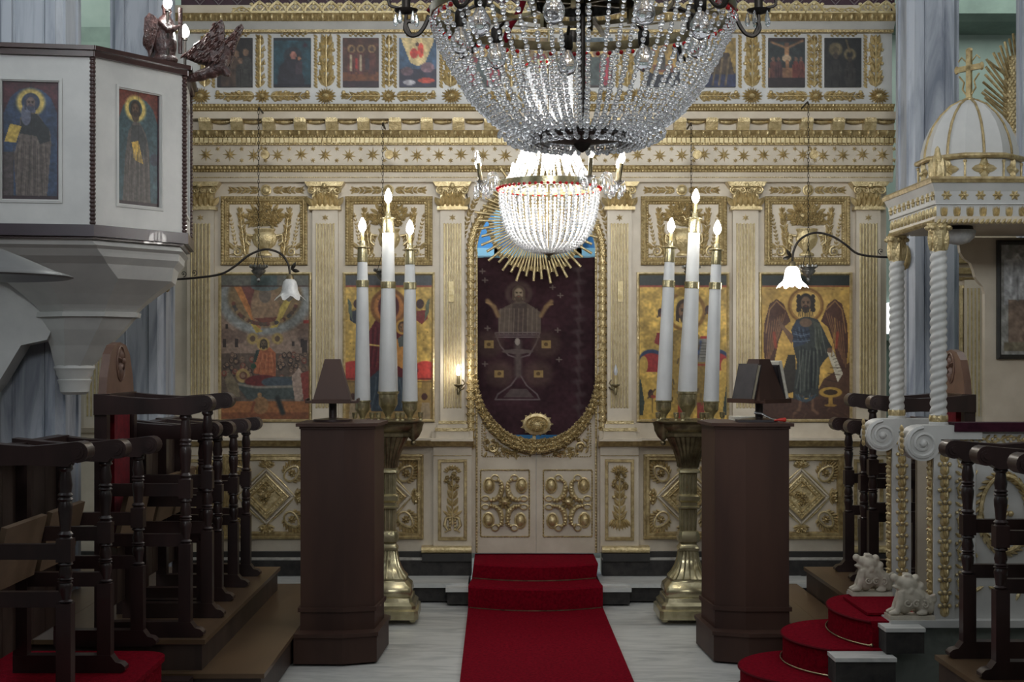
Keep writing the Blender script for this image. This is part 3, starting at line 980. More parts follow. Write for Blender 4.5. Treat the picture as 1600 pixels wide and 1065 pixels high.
UPL = ['small dark icon of a standing group, half hidden behind the carved bird', 'small dark teal icon of a veiled woman holding a child',
       'small brown icon of three haloed figures beside pale candles', 'small blue icon with red figures in a golden cone of light',
       'small icon of three figures behind the left strands of the big chandelier', 'small gold ground icon of one saint, middle of the top row',
       'small icon with crimson robes just right of the top row middle', 'small dark icon with a gold panel behind the big chandelier',
       'small gold and blue icon at the right edge of the big chandelier', 'small dark icon of a crucifixion near the right marble pier',
       'near black small icon with pale halos, last on the right of the top row']
for k, (a0, a1) in enumerate(UP):
    o = painting('small_icon', up_icon(k), ix(a0, yf), ix(a1, yf), iz(136.5, yf), iz(60, yf), yf - 0.018, None, 0.018)
    tag(o, UPL[k], 'icon painting', 'small icons in the top row')


def upright(q, pxc, half, y0):
    xc, hw = ix(pxc, y0), half * DI / FPX
    zb, zt = iz(136, y0), iz(55, y0)
    H = zt - zb
    q.tube([(xc, y0 - 0.012, zb), (xc, y0 - 0.012, zt)], 0.008, 5)
    for i in range(7):
        z = zb + H * (i + 0.2) / 7.6
        for sd in (1, -1):
            q.leaf(xc + sd * hw * 0.12, z, PI / 2 - sd * (0.55 + 0.25 * (i % 2)), hw * 1.15, hw * 0.62, y0, 0.03, 0.25 * sd)
            if i % 2: q.dome(xc + sd * hw * 0.72, z + 0.012, hw * 0.22, y0, 0.02, 6)
    q.rosette(xc, zt - hw * 0.5, hw * 0.55, y0, 0.03, 8)
    for sd in (1, -1):
        q.leaf(xc, zb + 0.02, PI / 2 - sd * 1.3, hw * 0.95, hw * 0.55, y0, 0.028, 0.3 * sd)


for pc, hw in ((407, 9), (510, 15), (608, 9), (704, 15), (799, 9), (887, 9), (980, 15), (1078, 9), (1175, 15), (1272, 9), (1368, 14), (320, 12)):
    relief('floral_upright', 'gold', lambda q: upright(q, pc, hw, yf))
def ropes(q):
    for a0, a1 in UP:
        for px in (a0 - 7, a1 + 7):
            q.rope(ix(px, yf), iz(137, yf), ix(px, yf), iz(54, yf), 0.030, yf, 0.014, 0.022)
        xm = ix((a0 + a1) / 2, yf)
        for t in range(10):
            xx = xm - 0.085 + 0.0185 * t
            q.leaf(xx, iz(54.5, yf), 0.5 if t % 2 else -0.5, 0.026, 0.016, yf, 0.01)
relief('rope_strip', 'gold', ropes, True)


def garland(q, pa, pb, y0):
    xc = ix((pa + pb) / 2, y0)
    z = iz(150, y0)
    q.rosette(xc, z, 0.058, y0, 0.03, 12, 0.05)
    for sd in (1, -1):
        xe = ix(pb if sd > 0 else pa, y0)
        q.spray(xc + sd * 0.06, z, xe, z, 0.085, y0, 0.026, 9, 0.6)
        for t in range(4):
            xx = xc + sd * (0.09 + t * 0.075)
            q.dome(xx, z + 0.026 * (1 if t % 2 else -1), 0.016, y0, 0.02, 6)
for pa, pb in ((337, 483), (534, 680), (730, 862), (905, 990), (1005, 1155), (1200, 1349)):
    relief('leaf_garland', 'gold', lambda q: garland(q, pa, pb, yf))
for pc in (313, 509, 706, 870, 997, 1175, 1373):
    relief('sunflower_boss', 'gold', lambda q: q.rosette(ix(pc, yf), iz(150, yf), 0.075, yf, 0.032, 18, 0.058))

# --- pilasters
def pilaster(pc, hwp=19, parent=None, y0=DI, pt=328, pb=657, nfl=6, full=True):
    yp = y0 - 0.045
    xa, xb = ix(pc - hwp, yp), ix(pc + hwp, yp)
    q = MB(); q.box(xa, xb, yp, y0 + 0.01, iz(pb, yp), iz(pt, yp))
    sh = q.build('pilaster', 'cream', parent or ico, 0)
    # fluting: gilt edged reeds with dark hollows between
    q = MB(); w = (xb - xa)
    for i in range(nfl):
        xx = xa + w * (0.1 + 0.8 * (i + 0.5) / nfl)
        q.tube([(xx, yp - 0.001, iz(636, yp)), (xx, yp - 0.001, iz(350, yp))], 0.0058, 6)
        q.dome(xx, iz(636, yp), 0.008, yp, 0.006, 6); q.dome(xx, iz(350, yp), 0.008, yp, 0.006, 6)
    q.build('fluting', 'ivory_gold', sh, 60)
    q = MB()
    for i in range(nfl):
        xx = xa + w * (0.1 + 0.8 * (i + 0.5) / nfl) + w * 0.4 / nfl
        if i < nfl - 1:
            q.box(xx - 0.0028, xx + 0.0028, yp - 0.004, yp + 0.002, iz(636, yp), iz(350, yp))
    q.build('flute_edge', 'gold_matt', sh, 0)
    q = MB(); q.star(ix(pc, yp), iz(340, yp), 0.028, yp - 0.001, 0.012, 6, 0.4); q.build('shaft_star', 'gold', sh, 0)
    # capital
    yc = yp - 0.002
    q = MB(); xc = ix(pc, yc)
    hw = w / 2
    q.prism([(xc - hw - 0.05, iz(285, yc)), (xc - hw - 0.03, iz(292, yc)), (xc + hw + 0.03, iz(292, yc)), (xc + hw + 0.05, iz(285, yc))], yc - 0.06, y0)
    q.prism([(xc - hw - 0.03, iz(292, yc)), (xc - hw, iz(300, yc)), (xc - hw, iz(324, yc)), (xc + hw, iz(324, yc)), (xc + hw, iz(300, yc)), (xc + hw + 0.03, iz(292, yc))], yc - 0.012, y0)
    q.box(xc - hw - 0.022, xc + hw + 0.022, yc - 0.035, y0, iz(328, yc), iz(323, yc))
    for sd in (1, -1):
        q.spiral(xc + sd * (hw - 0.002), iz(298, yc), 0.028, yc - 0.04, 0.008, 1.6, PI / 2, -sd)
        q.spiral(xc + sd * 0.026, iz(298, yc), 0.022, yc - 0.035, 0.006, 1.4, PI / 2, sd)
        q.leaf(xc + sd * hw * 1.0, iz(322, yc), PI / 2 - sd * 0.25, 0.07, 0.05, yc - 0.012, 0.03, -0.3 * sd)
    for i in range(5):
        q.leaf(xc - hw + w * (i + 0.5) / 5, iz(322, yc), PI / 2, 0.075, 0.042, yc - 0.012, 0.034)
    for i in range(4):
        q.leaf(xc - hw + w * (i + 1) / 5, iz(312, yc), PI / 2, 0.07, 0.036, yc - 0.012, 0.026)
        q.dome(xc - hw + w * (i + 1) / 5, iz(300, yc), 0.012, yc - 0.014, 0.02, 6)
    q.dome(xc, iz(291, yc), 0.02, yc - 0.055, 0.02, 8)
    q.build('capital', 'gold', sh, 50)
    # base
    q = MB()
    for (p0, p1, e, mm) in ((657, 662, 0.012, 0), (668, 673, 0.035, 0)):
        q.box(xa - e, xb + e, yp - e - 0.01, y0, iz(p1, yp), iz(p0, yp))
    q.build('base_moulding', 'gold', sh, 0)
    q = MB(); q.box(xa - 0.02, xb + 0.02, yp - 0.02, y0, iz(668, yp), iz(662, yp)); q.box(xa - 0.03, xb + 0.03, yp - 0.04, y0, iz(687, yp), iz(673, yp))
    q.build('base_block', 'cream', sh, 0)
    return sh


PIL = [(313, 21), (508, 20), (707, 19), (968, 19), (1165, 20), (1357, 19)]
for pc, hw in PIL:
    pilaster(pc, hw)
q = MB()
for px in (692, 968):
    q.box(ix(px - 4), ix(px + 4), DI - 0.062, DI - 0.04, iz(472), iz(440)); q.box(ix(px - 2.5), ix(px + 2.5), DI - 0.072, DI - 0.06, iz(459), iz(453))
lp = MB(); lp.box(ix(701), ix(709), DI - 0.062, DI - 0.045, iz(472), iz(440)); lp.box(ix(703), ix(707), DI - 0.075, DI - 0.06, iz(461), iz(455)); lp.build('lock_plate', 'ivory_gold', ico, 0)
lp = MB(); lp.box(ix(964), ix(972), DI - 0.062, DI - 0.045, iz(472), iz(440)); lp.box(ix(966), ix(970), DI - 0.075, DI - 0.06, iz(461), iz(455)); lp.build('lock_plate', 'ivory_gold', ico, 0)

# leaf sprays between the capitals
yw = DI - 0.001
for pc in (416, 607, 1065, 1262):
    def sp(q):
        xc, z = ix(pc), iz(297)
        q.dome(xc, z, 0.035, yw, 0.03, 10); q.ring(xc, z, 0.033, 0.033, yw - 0.01, 0.008, 14)
        for sd in (1, -1):
            q.spray(xc + sd * 0.05, z, xc + sd * 0.265, z, 0.062, yw, 0.022, 7, 0.85)
    relief('leaf_spray', 'gold', sp)

# relief panels with flower vases
def vase_panel(pa, pb, variant):
    xa, xb, zb, zt = ix(pa), ix(pb), iz(414), iz(307)
    q = MB(); q.frame(xa, xb, zb, zt, [(0, DI + 0.005), (0, DI - 0.03), (0.012, DI - 0.038), (0.022, DI - 0.03), (0.03, DI - 0.034), (0.05, DI - 0.014), (0.058, DI + 0.004)])
    fr = q.build('relief_panel', 'gold_matt', ico, 30)
    def rp(q):
        for x0, z0, x1, z1 in ((xa, zt - 0.012, xb, zt - 0.012), (xa, zb + 0.012, xb, zb + 0.012), (xa + 0.012, zb, xa + 0.012, zt), (xb - 0.012, zb, xb - 0.012, zt)):
            q.rope(x0, z0, x1, z1, 0.019, DI - 0.033, 0.010, 0.021)
        e = 0.045
        for x0, z0, x1, z1 in ((xa + e, zt - e, xb - e, zt - e), (xa + e, zb + e, xb - e, zb + e), (xa + e, zb + e, xa + e, zt - e), (xb - e, zb + e, xb - e, zt - e)):
            q.beads(x0, z0, x1, z1, 0.007, DI - 0.018, 0.018)
    relief('frame_beading', 'gold', rp, True, fr)
    xc = (xa + xb) / 2
    H = zt - zb
    def vase(q):
        z0 = zb + 0.065
        sl = 0.86 if variant % 2 else 1.0
        prof = [(0.052, 0), (0.052, 0.014), (0.026, 0.03), (0.03, 0.04), (0.07 * sl, 0.075), (0.088 * sl, 0.12), (0.082 * sl, 0.15), (0.066, 0.165), (0.078, 0.185), (0.074, 0.192)]
        vs, fs = [], []
        n = 14
        for r, z in prof:
            for k in range(n + 1):
                a = PI + PI * k / n
                fl = 1 + (0.06 * math.cos(k * PI) if 0.04 < z < 0.14 else 0)
                vs.append((xc + r * fl * math.cos(a), DI + 0.55 * r * fl * math.sin(a), z0 + z))
        for i in range(len(prof) - 1):
            for k in range(n):
                o = i * (n + 1) + k
                fs.append((o, o + 1, o + n + 2, o + n + 1))
        q.add(vs, fs)
        for sd in (1, -1):
            q.tube([(xc + sd * 0.08, DI - 0.015, z0 + 0.14), (xc + sd * 0.125, DI - 0.015, z0 + 0.15), (xc + sd * 0.13, DI - 0.015, z0 + 0.1), (xc + sd * 0.1, DI - 0.015, z0 + 0.075)], 0.009, 6)
            q.spray(xc + sd * 0.11, z0 + 0.15, xc + sd * 0.13, z0 + 0.02, 0.05, DI, 0.018, 5)
    relief('vase', 'gold', vase, False, fr, 30)
    def flowers(q):
        zc = zb + 0.335
        rr = random.Random(variant)
        q.dome(xc, zc - 0.005, 0.10, DI + 0.004, 0.022, 14, 0.062)
        for i in range(84):
            a = rr.uniform(0, 2 * PI); d = math.sqrt(rr.random())
            x, z = xc + 0.115 * d * math.cos(a), zc + 0.068 * d * math.sin(a) + 0.025 * (1 - abs(math.cos(a)) * d)
            if i % 3: q.rosette(x, z, rr.uniform(0.015, 0.024), DI - 0.012 - 0.02 * (1 - d), 0.022, 6, None, False)
            else: q.leaf(x, z, math.atan2(z - zc, x - xc) + rr.uniform(-.5, .5), 0.05, 0.026, DI - 0.008, 0.022)
        for k in range(9):
            a = PI * (k + 0.5) / 9
            q.leaf(xc + 0.09 * math.cos(a), zc + 0.06 * math.sin(a), a, 0.065, 0.03, DI, 0.02)
    relief('flower_bunch', 'gold', flowers, False, fr)
    for sd in (1, -1):
        def ac(q):
            q.spray(xc + sd * 0.135, zb + 0.075, xc + sd * 0.175, zt - 0.085, 0.07, DI, 0.024, 11, 0.8)
            q.spray(xc + sd * 0.20, zb + 0.12, xc + sd * 0.245, zt - 0.12, 0.036, DI, 0.016, 9, 0.8)
            q.leaf(xc + sd * 0.155, zt - 0.17, PI / 2 - sd * 0.55, 0.10, 0.024, DI, 0.022, 0.3 * sd)
            q.spiral(xc + sd * 0.19, zb + 0.095, 0.036, DI - 0.012, 0.009, 1.5, PI / 2, sd)
            q.spray(xc + sd * 0.10, zb + 0.07, xc + sd * 0.245, zb + 0.075, 0.035, DI, 0.016, 5)
            q.leaf(xc + sd * 0.22, zb + 0.11, PI / 2 - sd * 0.5, 0.08, 0.035, DI, 0.02, -0.3 * sd)
        relief('acanthus_leaf', 'gold', ac, False, fr)


for i, (pa, pb) in enumerate(((346, 481), (540, 676), (1001, 1135), (1194, 1327))):
    vase_panel(pa, pb, i)

# --- big icons and their gilt frames
def P_dormition():
    P = Paint(132, 218, (112, 92, 76))
    P.noise(.2, (12, 34))
    P.rect(0, .12, 1, .56, (146, 118, 98)); P.rect(0, .54, 1, .84, (96, 78, 64))
    for x in (.02, .16, .9):
        P.ell(x + .05, .42, .09, .09, (120, 94, 78)); P.rect(x, .44, x + .04, .50, (58, 44, 38))
    P.rect(.05, .34, .08, .37, (58, 44, 38)); P.rect(.8, .46, .83, .49, (58, 44, 38)); P.rect(.92, .45, .98, .54, (56, 42, 36)); P.rect(.93, .31, 1, .335, (160, 48, 40)); P.rect(.86, .335, 1, .37, (126, 96, 80))
    # glory with clouds
    P.ell(.5, .17, .52, .40, (120, 124, 120)); P.ringp(.5, .17, .47, .05, (150, 152, 146), .6, .36); P.ell(.5, .15, .42, .34, (132, 104, 66))
    P.poly([(.15, .08), (.24, .08), (.46, .37), (.4, .38)], (196, 116, 50)); P.poly([(.2, .2), (.3, .3), (.48, .39), (.4, .4)], (190, 160, 56)); P.poly([(.84, .12), (.76, .12), (.55, .37), (.64, .36)], (186, 158, 60)); P.poly([(.23, .08), (.38, .08), (.36, .26)], (120, 62, 52))
    P.ell(.5, .22, .16, .24, (146, 112, 78)); P.ell(.5, .14, .07, .09, (112, 96, 80)); P.poly([(.38, .3), (.64, .29), (.6, .33), (.45, .33)], (118, 58, 40)); P.ell(.5, .08, .16, .05, (90, 104, 104))
    r = random.Random(3)
    for i in range(60):
        a = r.uniform(0.1, PI - .1); P.ell(.5 + .36 * math.cos(a), .17 + .17 * math.sin(a), .022, .022, r.choice([(86, 66, 50), (150, 116, 70), (110, 60, 46), (74, 70, 66)]), .9)
    # crowd
    for i in range(90):
        x, y = r.uniform(.0, 1), r.uniform(.55, .72)
        if .36 < x < .64: continue
        P.ell(x, y, .030, .036, r.choice([(70, 52, 42), (120, 92, 70), (96, 74, 60), (58, 48, 44), (130, 60, 46)])); P.ell(x, y - .004, .017, .02, (140, 108, 82)); P.ell(x - .005, y - .005, .004, .004, (60, 44, 36)); P.ell(x + .006, y - .005, .004, .004, (60, 44, 36))
    for x in (.36, .64): P.ringp(x, .44, .045, .02, (170, 140, 70)); P.ell(x, .44, .03, .035, (100, 76, 54))
    P.poly([(.37, .68), (.4, .55), (.45, .5), (.56, .5), (.62, .54), (.62, .7)], (178, 92, 50)); P.ell(.48, .475, .075, .075, (186, 150, 72)); P.face(.485, .478, .036, (96, 78, 54), (66, 54, 38)); P.folds([(.42, .6, .53), (.38, .62, .69)], (140, 66, 36), (200, 118, 68), 8, .012); P.poly([(.36, .6), (.4, .52), (.44, .52), (.4, .6)], (48, 66, 58)); P.ell(.37, .63, .03, .03, (40, 76, 50))
    # bier
    P.poly([(.18, .76), (.3, .70), (.8, .70), (.86, .74), (.84, .86), (.3, .86)], (70, 80, 76)); P.ell(.25, .695, .08, .08, (170, 136, 70)); P.ell(.255, .695, .045, .045, (110, 62, 46)); P.ell(.25, .693, .026, .03, (140, 104, 76)); P.ell(.47, .735, .2, .075, (116, 36, 34)); P.ell(.64, .74, .18, .06, (66, 78, 88)); P.line([(.2, .755), (.4, .775), (.85, .77)], .03, (140, 132, 116))
    P.poly([(.84, .88), (.8, .7), (.88, .64), (.96, .7), (.96, .8), (.9, .88)], (170, 142, 122)); P.poly([(.94, .88), (.9, .68), (1, .66), (1, .88)], (150, 56, 44)); P.poly([(.1, .84), (.04, .72), (.1, .66), (.2, .76), (.22, .84)], (120, 104, 76))
    P.rect(0, .87, 1, 1, (168, 98, 48)); P.rect(0, .95, 1, 1, (140, 76, 40)); P.line([(.64, .85), (.7, .95)], .06, (40, 46, 44)); P.ell(.45, .9, .09, .1, (156, 108, 62)); P.ell(.44, .83, .025, .03, (176, 130, 80)); P.line([(.35, .94), (.38, .88)], .03, (140, 70, 40))
    P.rect(0, 0, 1, .075, (98, 96, 84)); P.rect(.34, 0, .64, .075, (74, 90, 88)); P.line([(0, .077), (1, .077)], .015, (74, 48, 38))
    P.noise(.14, (40, 80)); P.c = P.c * 0.82 + P.c.mean(-1, keepdims=True) * 0.16
    return P


def P_virgin():
    P = Paint(132, 218, (186, 152, 72)); P.noise(.22, (14, 40))
    for y in (.78,): P.rect(0, y, 1, 1, (150, 122, 70))
    r = random.Random(8)
    P.rect(.02, .74, .12, 1, (140, 112, 60)); P.rect(.88, .74, .98, 1, (140, 112, 60)); P.line([(0, .735), (1, .735)], .02, (110, 84, 44))
    P.ell(.1, .66, .16, .11, (176, 52, 44)); P.ell(.92, .66, .14, .11, (184, 56, 46)); P.rect(.0, .71, 1, .725, (120, 40, 34))
    P.poly([(.2, .66), (.24, .42), (.38, .28), (.6, .27), (.78, .4), (.84, .66), (.74, .92), (.3, .94)], (92, 26, 36)); P.ell(.5, .22, .19, .19, (186, 120, 62)); P.ringp(.5, .22, .19, .02, (130, 84, 44)); P.ell(.5, .22, .12, .16, (78, 24, 34)); P.face(.52, .235, .07, (126, 90, 62), (70, 24, 32), False)
    P.poly([(.3, .94), (.26, .72), (.42, .64), (.58, .7), (.78, .72), (.8, .94)], (54, 66, 78)); P.folds([(.34, .74, .7), (.28, .8, .93)], (34, 44, 56), (90, 104, 112), 12); P.folds([(.28, .5, .36), (.24, .46, .66)], (60, 14, 24), (118, 44, 50), 8); P.folds([(.58, .8, .46), (.62, .8, .62)], (150, 98, 46), (210, 158, 84), 6, .01)
    P.ell(.66, .36, .085, .085, (190, 146, 66)); P.face(.66, .365, .045, (130, 96, 66), (80, 54, 38), False); P.poly([(.58, .62), (.56, .46), (.64, .42), (.78, .45), (.82, .6), (.7, .66)], (188, 130, 62)); P.poly([(.6, .44), (.7, .4), (.76, .48), (.62, .5)], (80, 86, 84)); P.line([(.27, .48), (.4, .49)], .02, (200, 170, 90))
    for sd, x in ((-1, .12), (1, .88)):
        P.ell(x - .02 * sd, .2, .045, .055, (60, 38, 36)); P.poly([(x - .07, .31), (x - .06, .25), (x + .05, .24), (x + .07, .3), (x, .34)], (120, 44, 40) if sd > 0 else (44, 50, 62)); P.poly([(x + .03 * sd, .32), (x + .05 * sd, .19), (x + .09 * sd, .16), (x + .08 * sd, .26)], (86, 96, 76))
    for x in (.06, .88): P.ell(x + .03, .84, .035, .04, (70, 40, 34)); P.poly([(x - .02, 1), (x, .88), (x + .09, .88), (x + .1, 1)], (150, 130, 100))
    P.rect(0, 0, 1, .075, (66, 68, 70)); P.line([(0, .078), (1, .078)], .02, (150, 66, 46))
    for i in range(40): P.ell(r.random(), r.uniform(.1, .7), .008, .008, (110, 82, 40), .7)
    P.noise(.12, (50,)); return P


def P_christ():
    P = Paint(132, 218, (194, 158, 74)); P.noise(.22, (12, 40))
    r = random.Random(4)
    P.rect(.0, .72, .14, .97, (56, 66, 58)); P.rect(.88, .72, 1, .97, (56, 66, 58))
    P.ell(.14, .58, .14, .11, (44, 60, 92)); P.ell(.14, .6, .13, .1, (150, 44, 44)); P.rect(.04, .6, .22, .67, (150, 44, 44)); P.ell(.05, .62, .05, .1, (186, 150, 70)); P.ell(.9, .58, .12, .11, (44, 60, 92)); P.ell(.9, .6, .11, .1, (150, 44, 44)); P.ell(.98, .63, .05, .09, (186, 150, 70))
    P.poly([(.02, .72), (.25, .7), (.22, .9), (.2, 1), (.04, .98), (.06, .88)], (190, 154, 70)); P.poly([(.8, .72), (1, .72), (.96, .9), (.94, 1), (.8, .98)], (190, 154, 70))
    P.ell(.53, .25, .21, .21, (202, 168, 84)); P.ringp(.53, .25, .21, .02, (128, 92, 44)); P.face(.52, .25, .085, (118, 88, 62), (62, 46, 36))
    P.poly([(.3, .9), (.28, .5), (.4, .38), (.64, .38), (.78, .5), (.78, .9)], (136, 112, 58)); P.poly([(.34, .9), (.36, .5), (.48, .42), (.56, .46), (.56, .9)], (156, 128, 66)); P.poly([(.17, .47), (.2, .4), (.3, .39), (.34, .46), (.28, .5)], (124, 36, 38)); P.poly([(.6, .44), (.82, .44), (.84, .6), (.66, .6)], (118, 116, 108)); P.line([(.7, .46), (.66, .58)], .03, (60, 76, 112)); P.line([(.66, .62), (.84, .62)], .02, (150, 50, 44)); P.rect(.7, .42, .8, .44, (150, 50, 44))
    for i in range(6): P.line([(.68 + .02 * (i % 2), .47 + .02 * i), (.82, .47 + .02 * i)], .008, (70, 66, 60))
    for x, y in ((.24, .26), (.78, .24), (.13, .82), (.84, .84)):
        P.ell(x, y, .03, .05, (60, 40, 40)); P.ell(x + .03, y + .02, .03, .02, (150, 60, 46)); P.line([(x - .03, y + .03), (x + .05, y - .03)], .02, (74, 56, 44))
    P.ell(.5, .12, .08, .05, (150, 118, 50)); P.rect(.44, .87, .52, 1, (150, 54, 44)); P.rect(.66, .88, .74, 1, (140, 60, 50)); P.line([(.15, .85), (.15, .95)], .01, (80, 60, 36))
    for i in range(26):
        x, y = r.uniform(.35, .75), r.uniform(.48, .88); P.line([(x, y), (x + r.uniform(-.03, .03), y + .03)], .02, r.choice([(190, 154, 74), (110, 88, 50), (80, 66, 46)]))
    P.rect(0, 0, 1, .075, (46, 50, 46)); P.line([(0, .078), (1, .078)], .022, (150, 60, 44)); P.noise(.14, (50,)); return P


def P_baptist():
    P = Paint(132, 218, (186, 148, 72)); P.noise(.14, (10, 34))
    P.poly([(0, 1), (0, .9), (.3, .84), (.55, .9), (.7, .72), (.84, .66), (1, .6), (1, 1)], (84, 58, 44)); P.rect(0, .86, 1, 1, (74, 50, 40)); P.poly([(.22, .7), (.3, .55), (.38, .55), (.4, .8), (.3, .82)], (52, 48, 42))
    for sd in (-1, 1):
        cx = .5 + sd * .03
        P.poly([(cx + sd * .14, .32), (cx + sd * .22, .2), (cx + sd * .30, .165), (cx + sd * .38, .2), (cx + sd * .44, .34), (cx + sd * .45, .5), (cx + sd * .42, .66), (cx + sd * .33, .62), (cx + sd * .28, .46), (cx + sd * .22, .36)], (80, 52, 42))
        P.line([(cx + sd * .2, .24), (cx + sd * .30, .18), (cx + sd * .38, .24), (cx + sd * .42, .4)], .014, (146, 108, 66))
        for k in range(7):
            P.line([(cx + sd * (.2 + .03 * k), .26 + .012 * k), (cx + sd * (.3 + .02 * k), .46 + .03 * k)], .01, (128, 92, 62))
        P.line([(cx + sd * .33, .4), (cx + sd * .31, .5)], .035, (146, 62, 44))
    P.ell(.5, .21, .185, .185, (198, 160, 82)); P.ringp(.5, .21, .19, .014, (120, 84, 40)); P.ringp(.5, .21, .17, .008, (150, 110, 56))
    P.poly([(.35, .86), (.4, .6), (.36, .5), (.335, .38), (.39, .31), (.47, .29), (.55, .29), (.64, .31), (.70, .38), (.76, .46), (.80, .50), (.76, .56), (.70, .60), (.66, .64), (.64, .84)], (54, 58, 56))
    P.poly([(.355, .5), (.345, .36), (.40, .31), (.52, .33), (.55, .42), (.48, .48)], (48, 58, 74)); P.poly([(.57, .31), (.67, .34), (.69, .44), (.66, .52), (.60, .50), (.62, .42)], (72, 76, 66)); P.ell(.5, .33, .07, .05, (104, 82, 64))
    P.folds([(.42, .64, .5), (.38, .63, .82)], (30, 34, 36), (96, 100, 88), 11); P.folds([(.37, .5, .36), (.40, .56, .47)], (30, 36, 48), (82, 96, 112), 6, .012); P.folds([(.60, .68, .36), (.62, .74, .56)], (44, 48, 44), (102, 106, 92), 5, .012)
    for k in range(4): P.line([(.36, .38 + .026 * k), (.45, .40 + .02 * k), (.54, .385 + .022 * k)], .011, (86, 100, 118) if k % 2 else (30, 36, 46))
    P.line([(.47, .56), (.47, .80)], .03, (92, 98, 88), .5); P.line([(.56, .56), (.57, .78)], .018, (28, 32, 34), .8)
    P.face(.5, .195, .068, (104, 80, 60), (46, 38, 33))
    for k in range(9): P.line([(.43 + .0175 * k, .24), (.42 + .02 * k, .285)], .010, (60, 50, 42) if k % 2 else (40, 34, 30))
    for sd in (-1, 1):
        for k in range(4): P.ell(.5 + sd * (.082 + .006 * (k % 2)), .15 + .03 * k, .022, .03, (44, 37, 32))
    P.poly([(.36, .42), (.28, .37), (.21, .315), (.19, .335), (.26, .40), (.34, .48)], (104, 78, 60)); P.line([(.2, .325), (.185, .305)], .018, (112, 84, 64)); P.line([(.205, .32), (.205, .30)], .014, (112, 84, 64))
    P.line([(.45, .84), (.425, .93), (.37, .955)], .034, (112, 82, 62)); P.line([(.57, .84), (.58, .93), (.635, .955)], .034, (112, 82, 62)); P.poly([(.38, .82), (.5, .86), (.62, .82), (.60, .85), (.5, .885), (.40, .86)], (62, 76, 84)); P.folds([(.4, .6, .81), (.42, .58, .87)], (40, 50, 58), (92, 106, 112), 6, .01)
    P.poly([(.74, .53), (.8, .51), (.92, .68), (.86, .74), (.84, .7)], (190, 182, 160)); P.line([(.82, .4), (.79, .56)], .012, (150, 112, 60)); P.line([(.83, .3), (.83, .5)], .012, (160, 124, 70)); P.ell(.77, .52, .03, .03, (112, 84, 64))
    for k in range(6): P.line([(.79 + .015 * k, .565 + .02 * k), (.84 + .014 * k, .55 + .022 * k)], .008, (90, 84, 74))
    
    rb = random.Random(2)
    for i in range(24):
        x, y = rb.uniform(0, 1), rb.uniform(.86, .98); P.line([(x, y), (x + rb.uniform(-.08, .08), y + rb.uniform(-.03, .03))], .014, rb.choice([(60, 42, 34), (104, 76, 56)]), .6)
    for k in range(5): P.line([(.66 + .03 * k, .80 - .04 * k), (.8 + .03 * k, .84 - .05 * k)], .012, (60, 42, 34), .7)
    for i in range(9): P.line([(.08 + .1 * i + (.0 if i < 4 else .02), .10), (.12 + .1 * i, .10)], .012, (140, 104, 52), .8 if i not in (3, 4, 5) else 0)
    P.ell(.78, .81, .13, .06, (176, 138, 60)); P.ell(.78, .81, .08, .032, (66, 50, 36)); P.rect(.755, .84, .8, .9, (168, 130, 60)); P.ell(.78, .9, .07, .015, (150, 114, 54))
    P.rect(0, 0, 1, .075, (38, 44, 40)); P.line([(0, .079), (1, .079)], .014, (132, 60, 40)); P.noise(.10, (50,)); return P


ICN = [(346, 483, P_dormition, 'large faded icon of a crowd round a figure on a bier, far left bay'),
       (540, 675, P_virgin, 'gold ground icon of mother and child behind the left white candles'),
       (999, 1135, P_christ, 'gold ground icon of an enthroned figure behind the right white candles'),
       (1190, 1327, P_baptist, 'gold ground icon of a winged saint in a dark robe, right bay')]
for a0, a1, fn, lab in ICN:
    q = MB(); q.frame(ix(a0 - 4.5), ix(a1 + 4.5), iz(659), iz(425), [(0, DI + 0.002), (0.002, DI - 0.022), (0.012, DI - 0.026), (0.022, DI - 0.012), (0.024, DI + 0.002)])
    q.build('icon_frame', 'gold', ico, 30)
    o = painting('icon', fn(), ix(a0), ix(a1), iz(655), iz(430), DI - 0.012, None, 0.012)
    tag(o, lab, 'icon painting', 'large icons of the screen')

# --- dado
def band2(name, m, py0, py1, out0, out1=None, rnd=False):
    band(name, m, py0, py1, out0, out1, X0, ix(737), rnd)
    band(name, m, py0, py1, out0, out1, ix(940), X1, rnd)
band2('dado_ledge', 'cream', 661, 687, 0.012)
band2('dado_ledge', 'cream', 684.5, 688, 0.115)
band2('gilded_moulding', 'gold_matt', 688, 697, 0.10, 0.05)
band2('plinth', 'black', 862, 871.5, 0.05)
band2('plinth_line', 'white_line', 871.5, 875, 0.085)
band2('plinth', 'black_rough', 875, 899, 0.09)


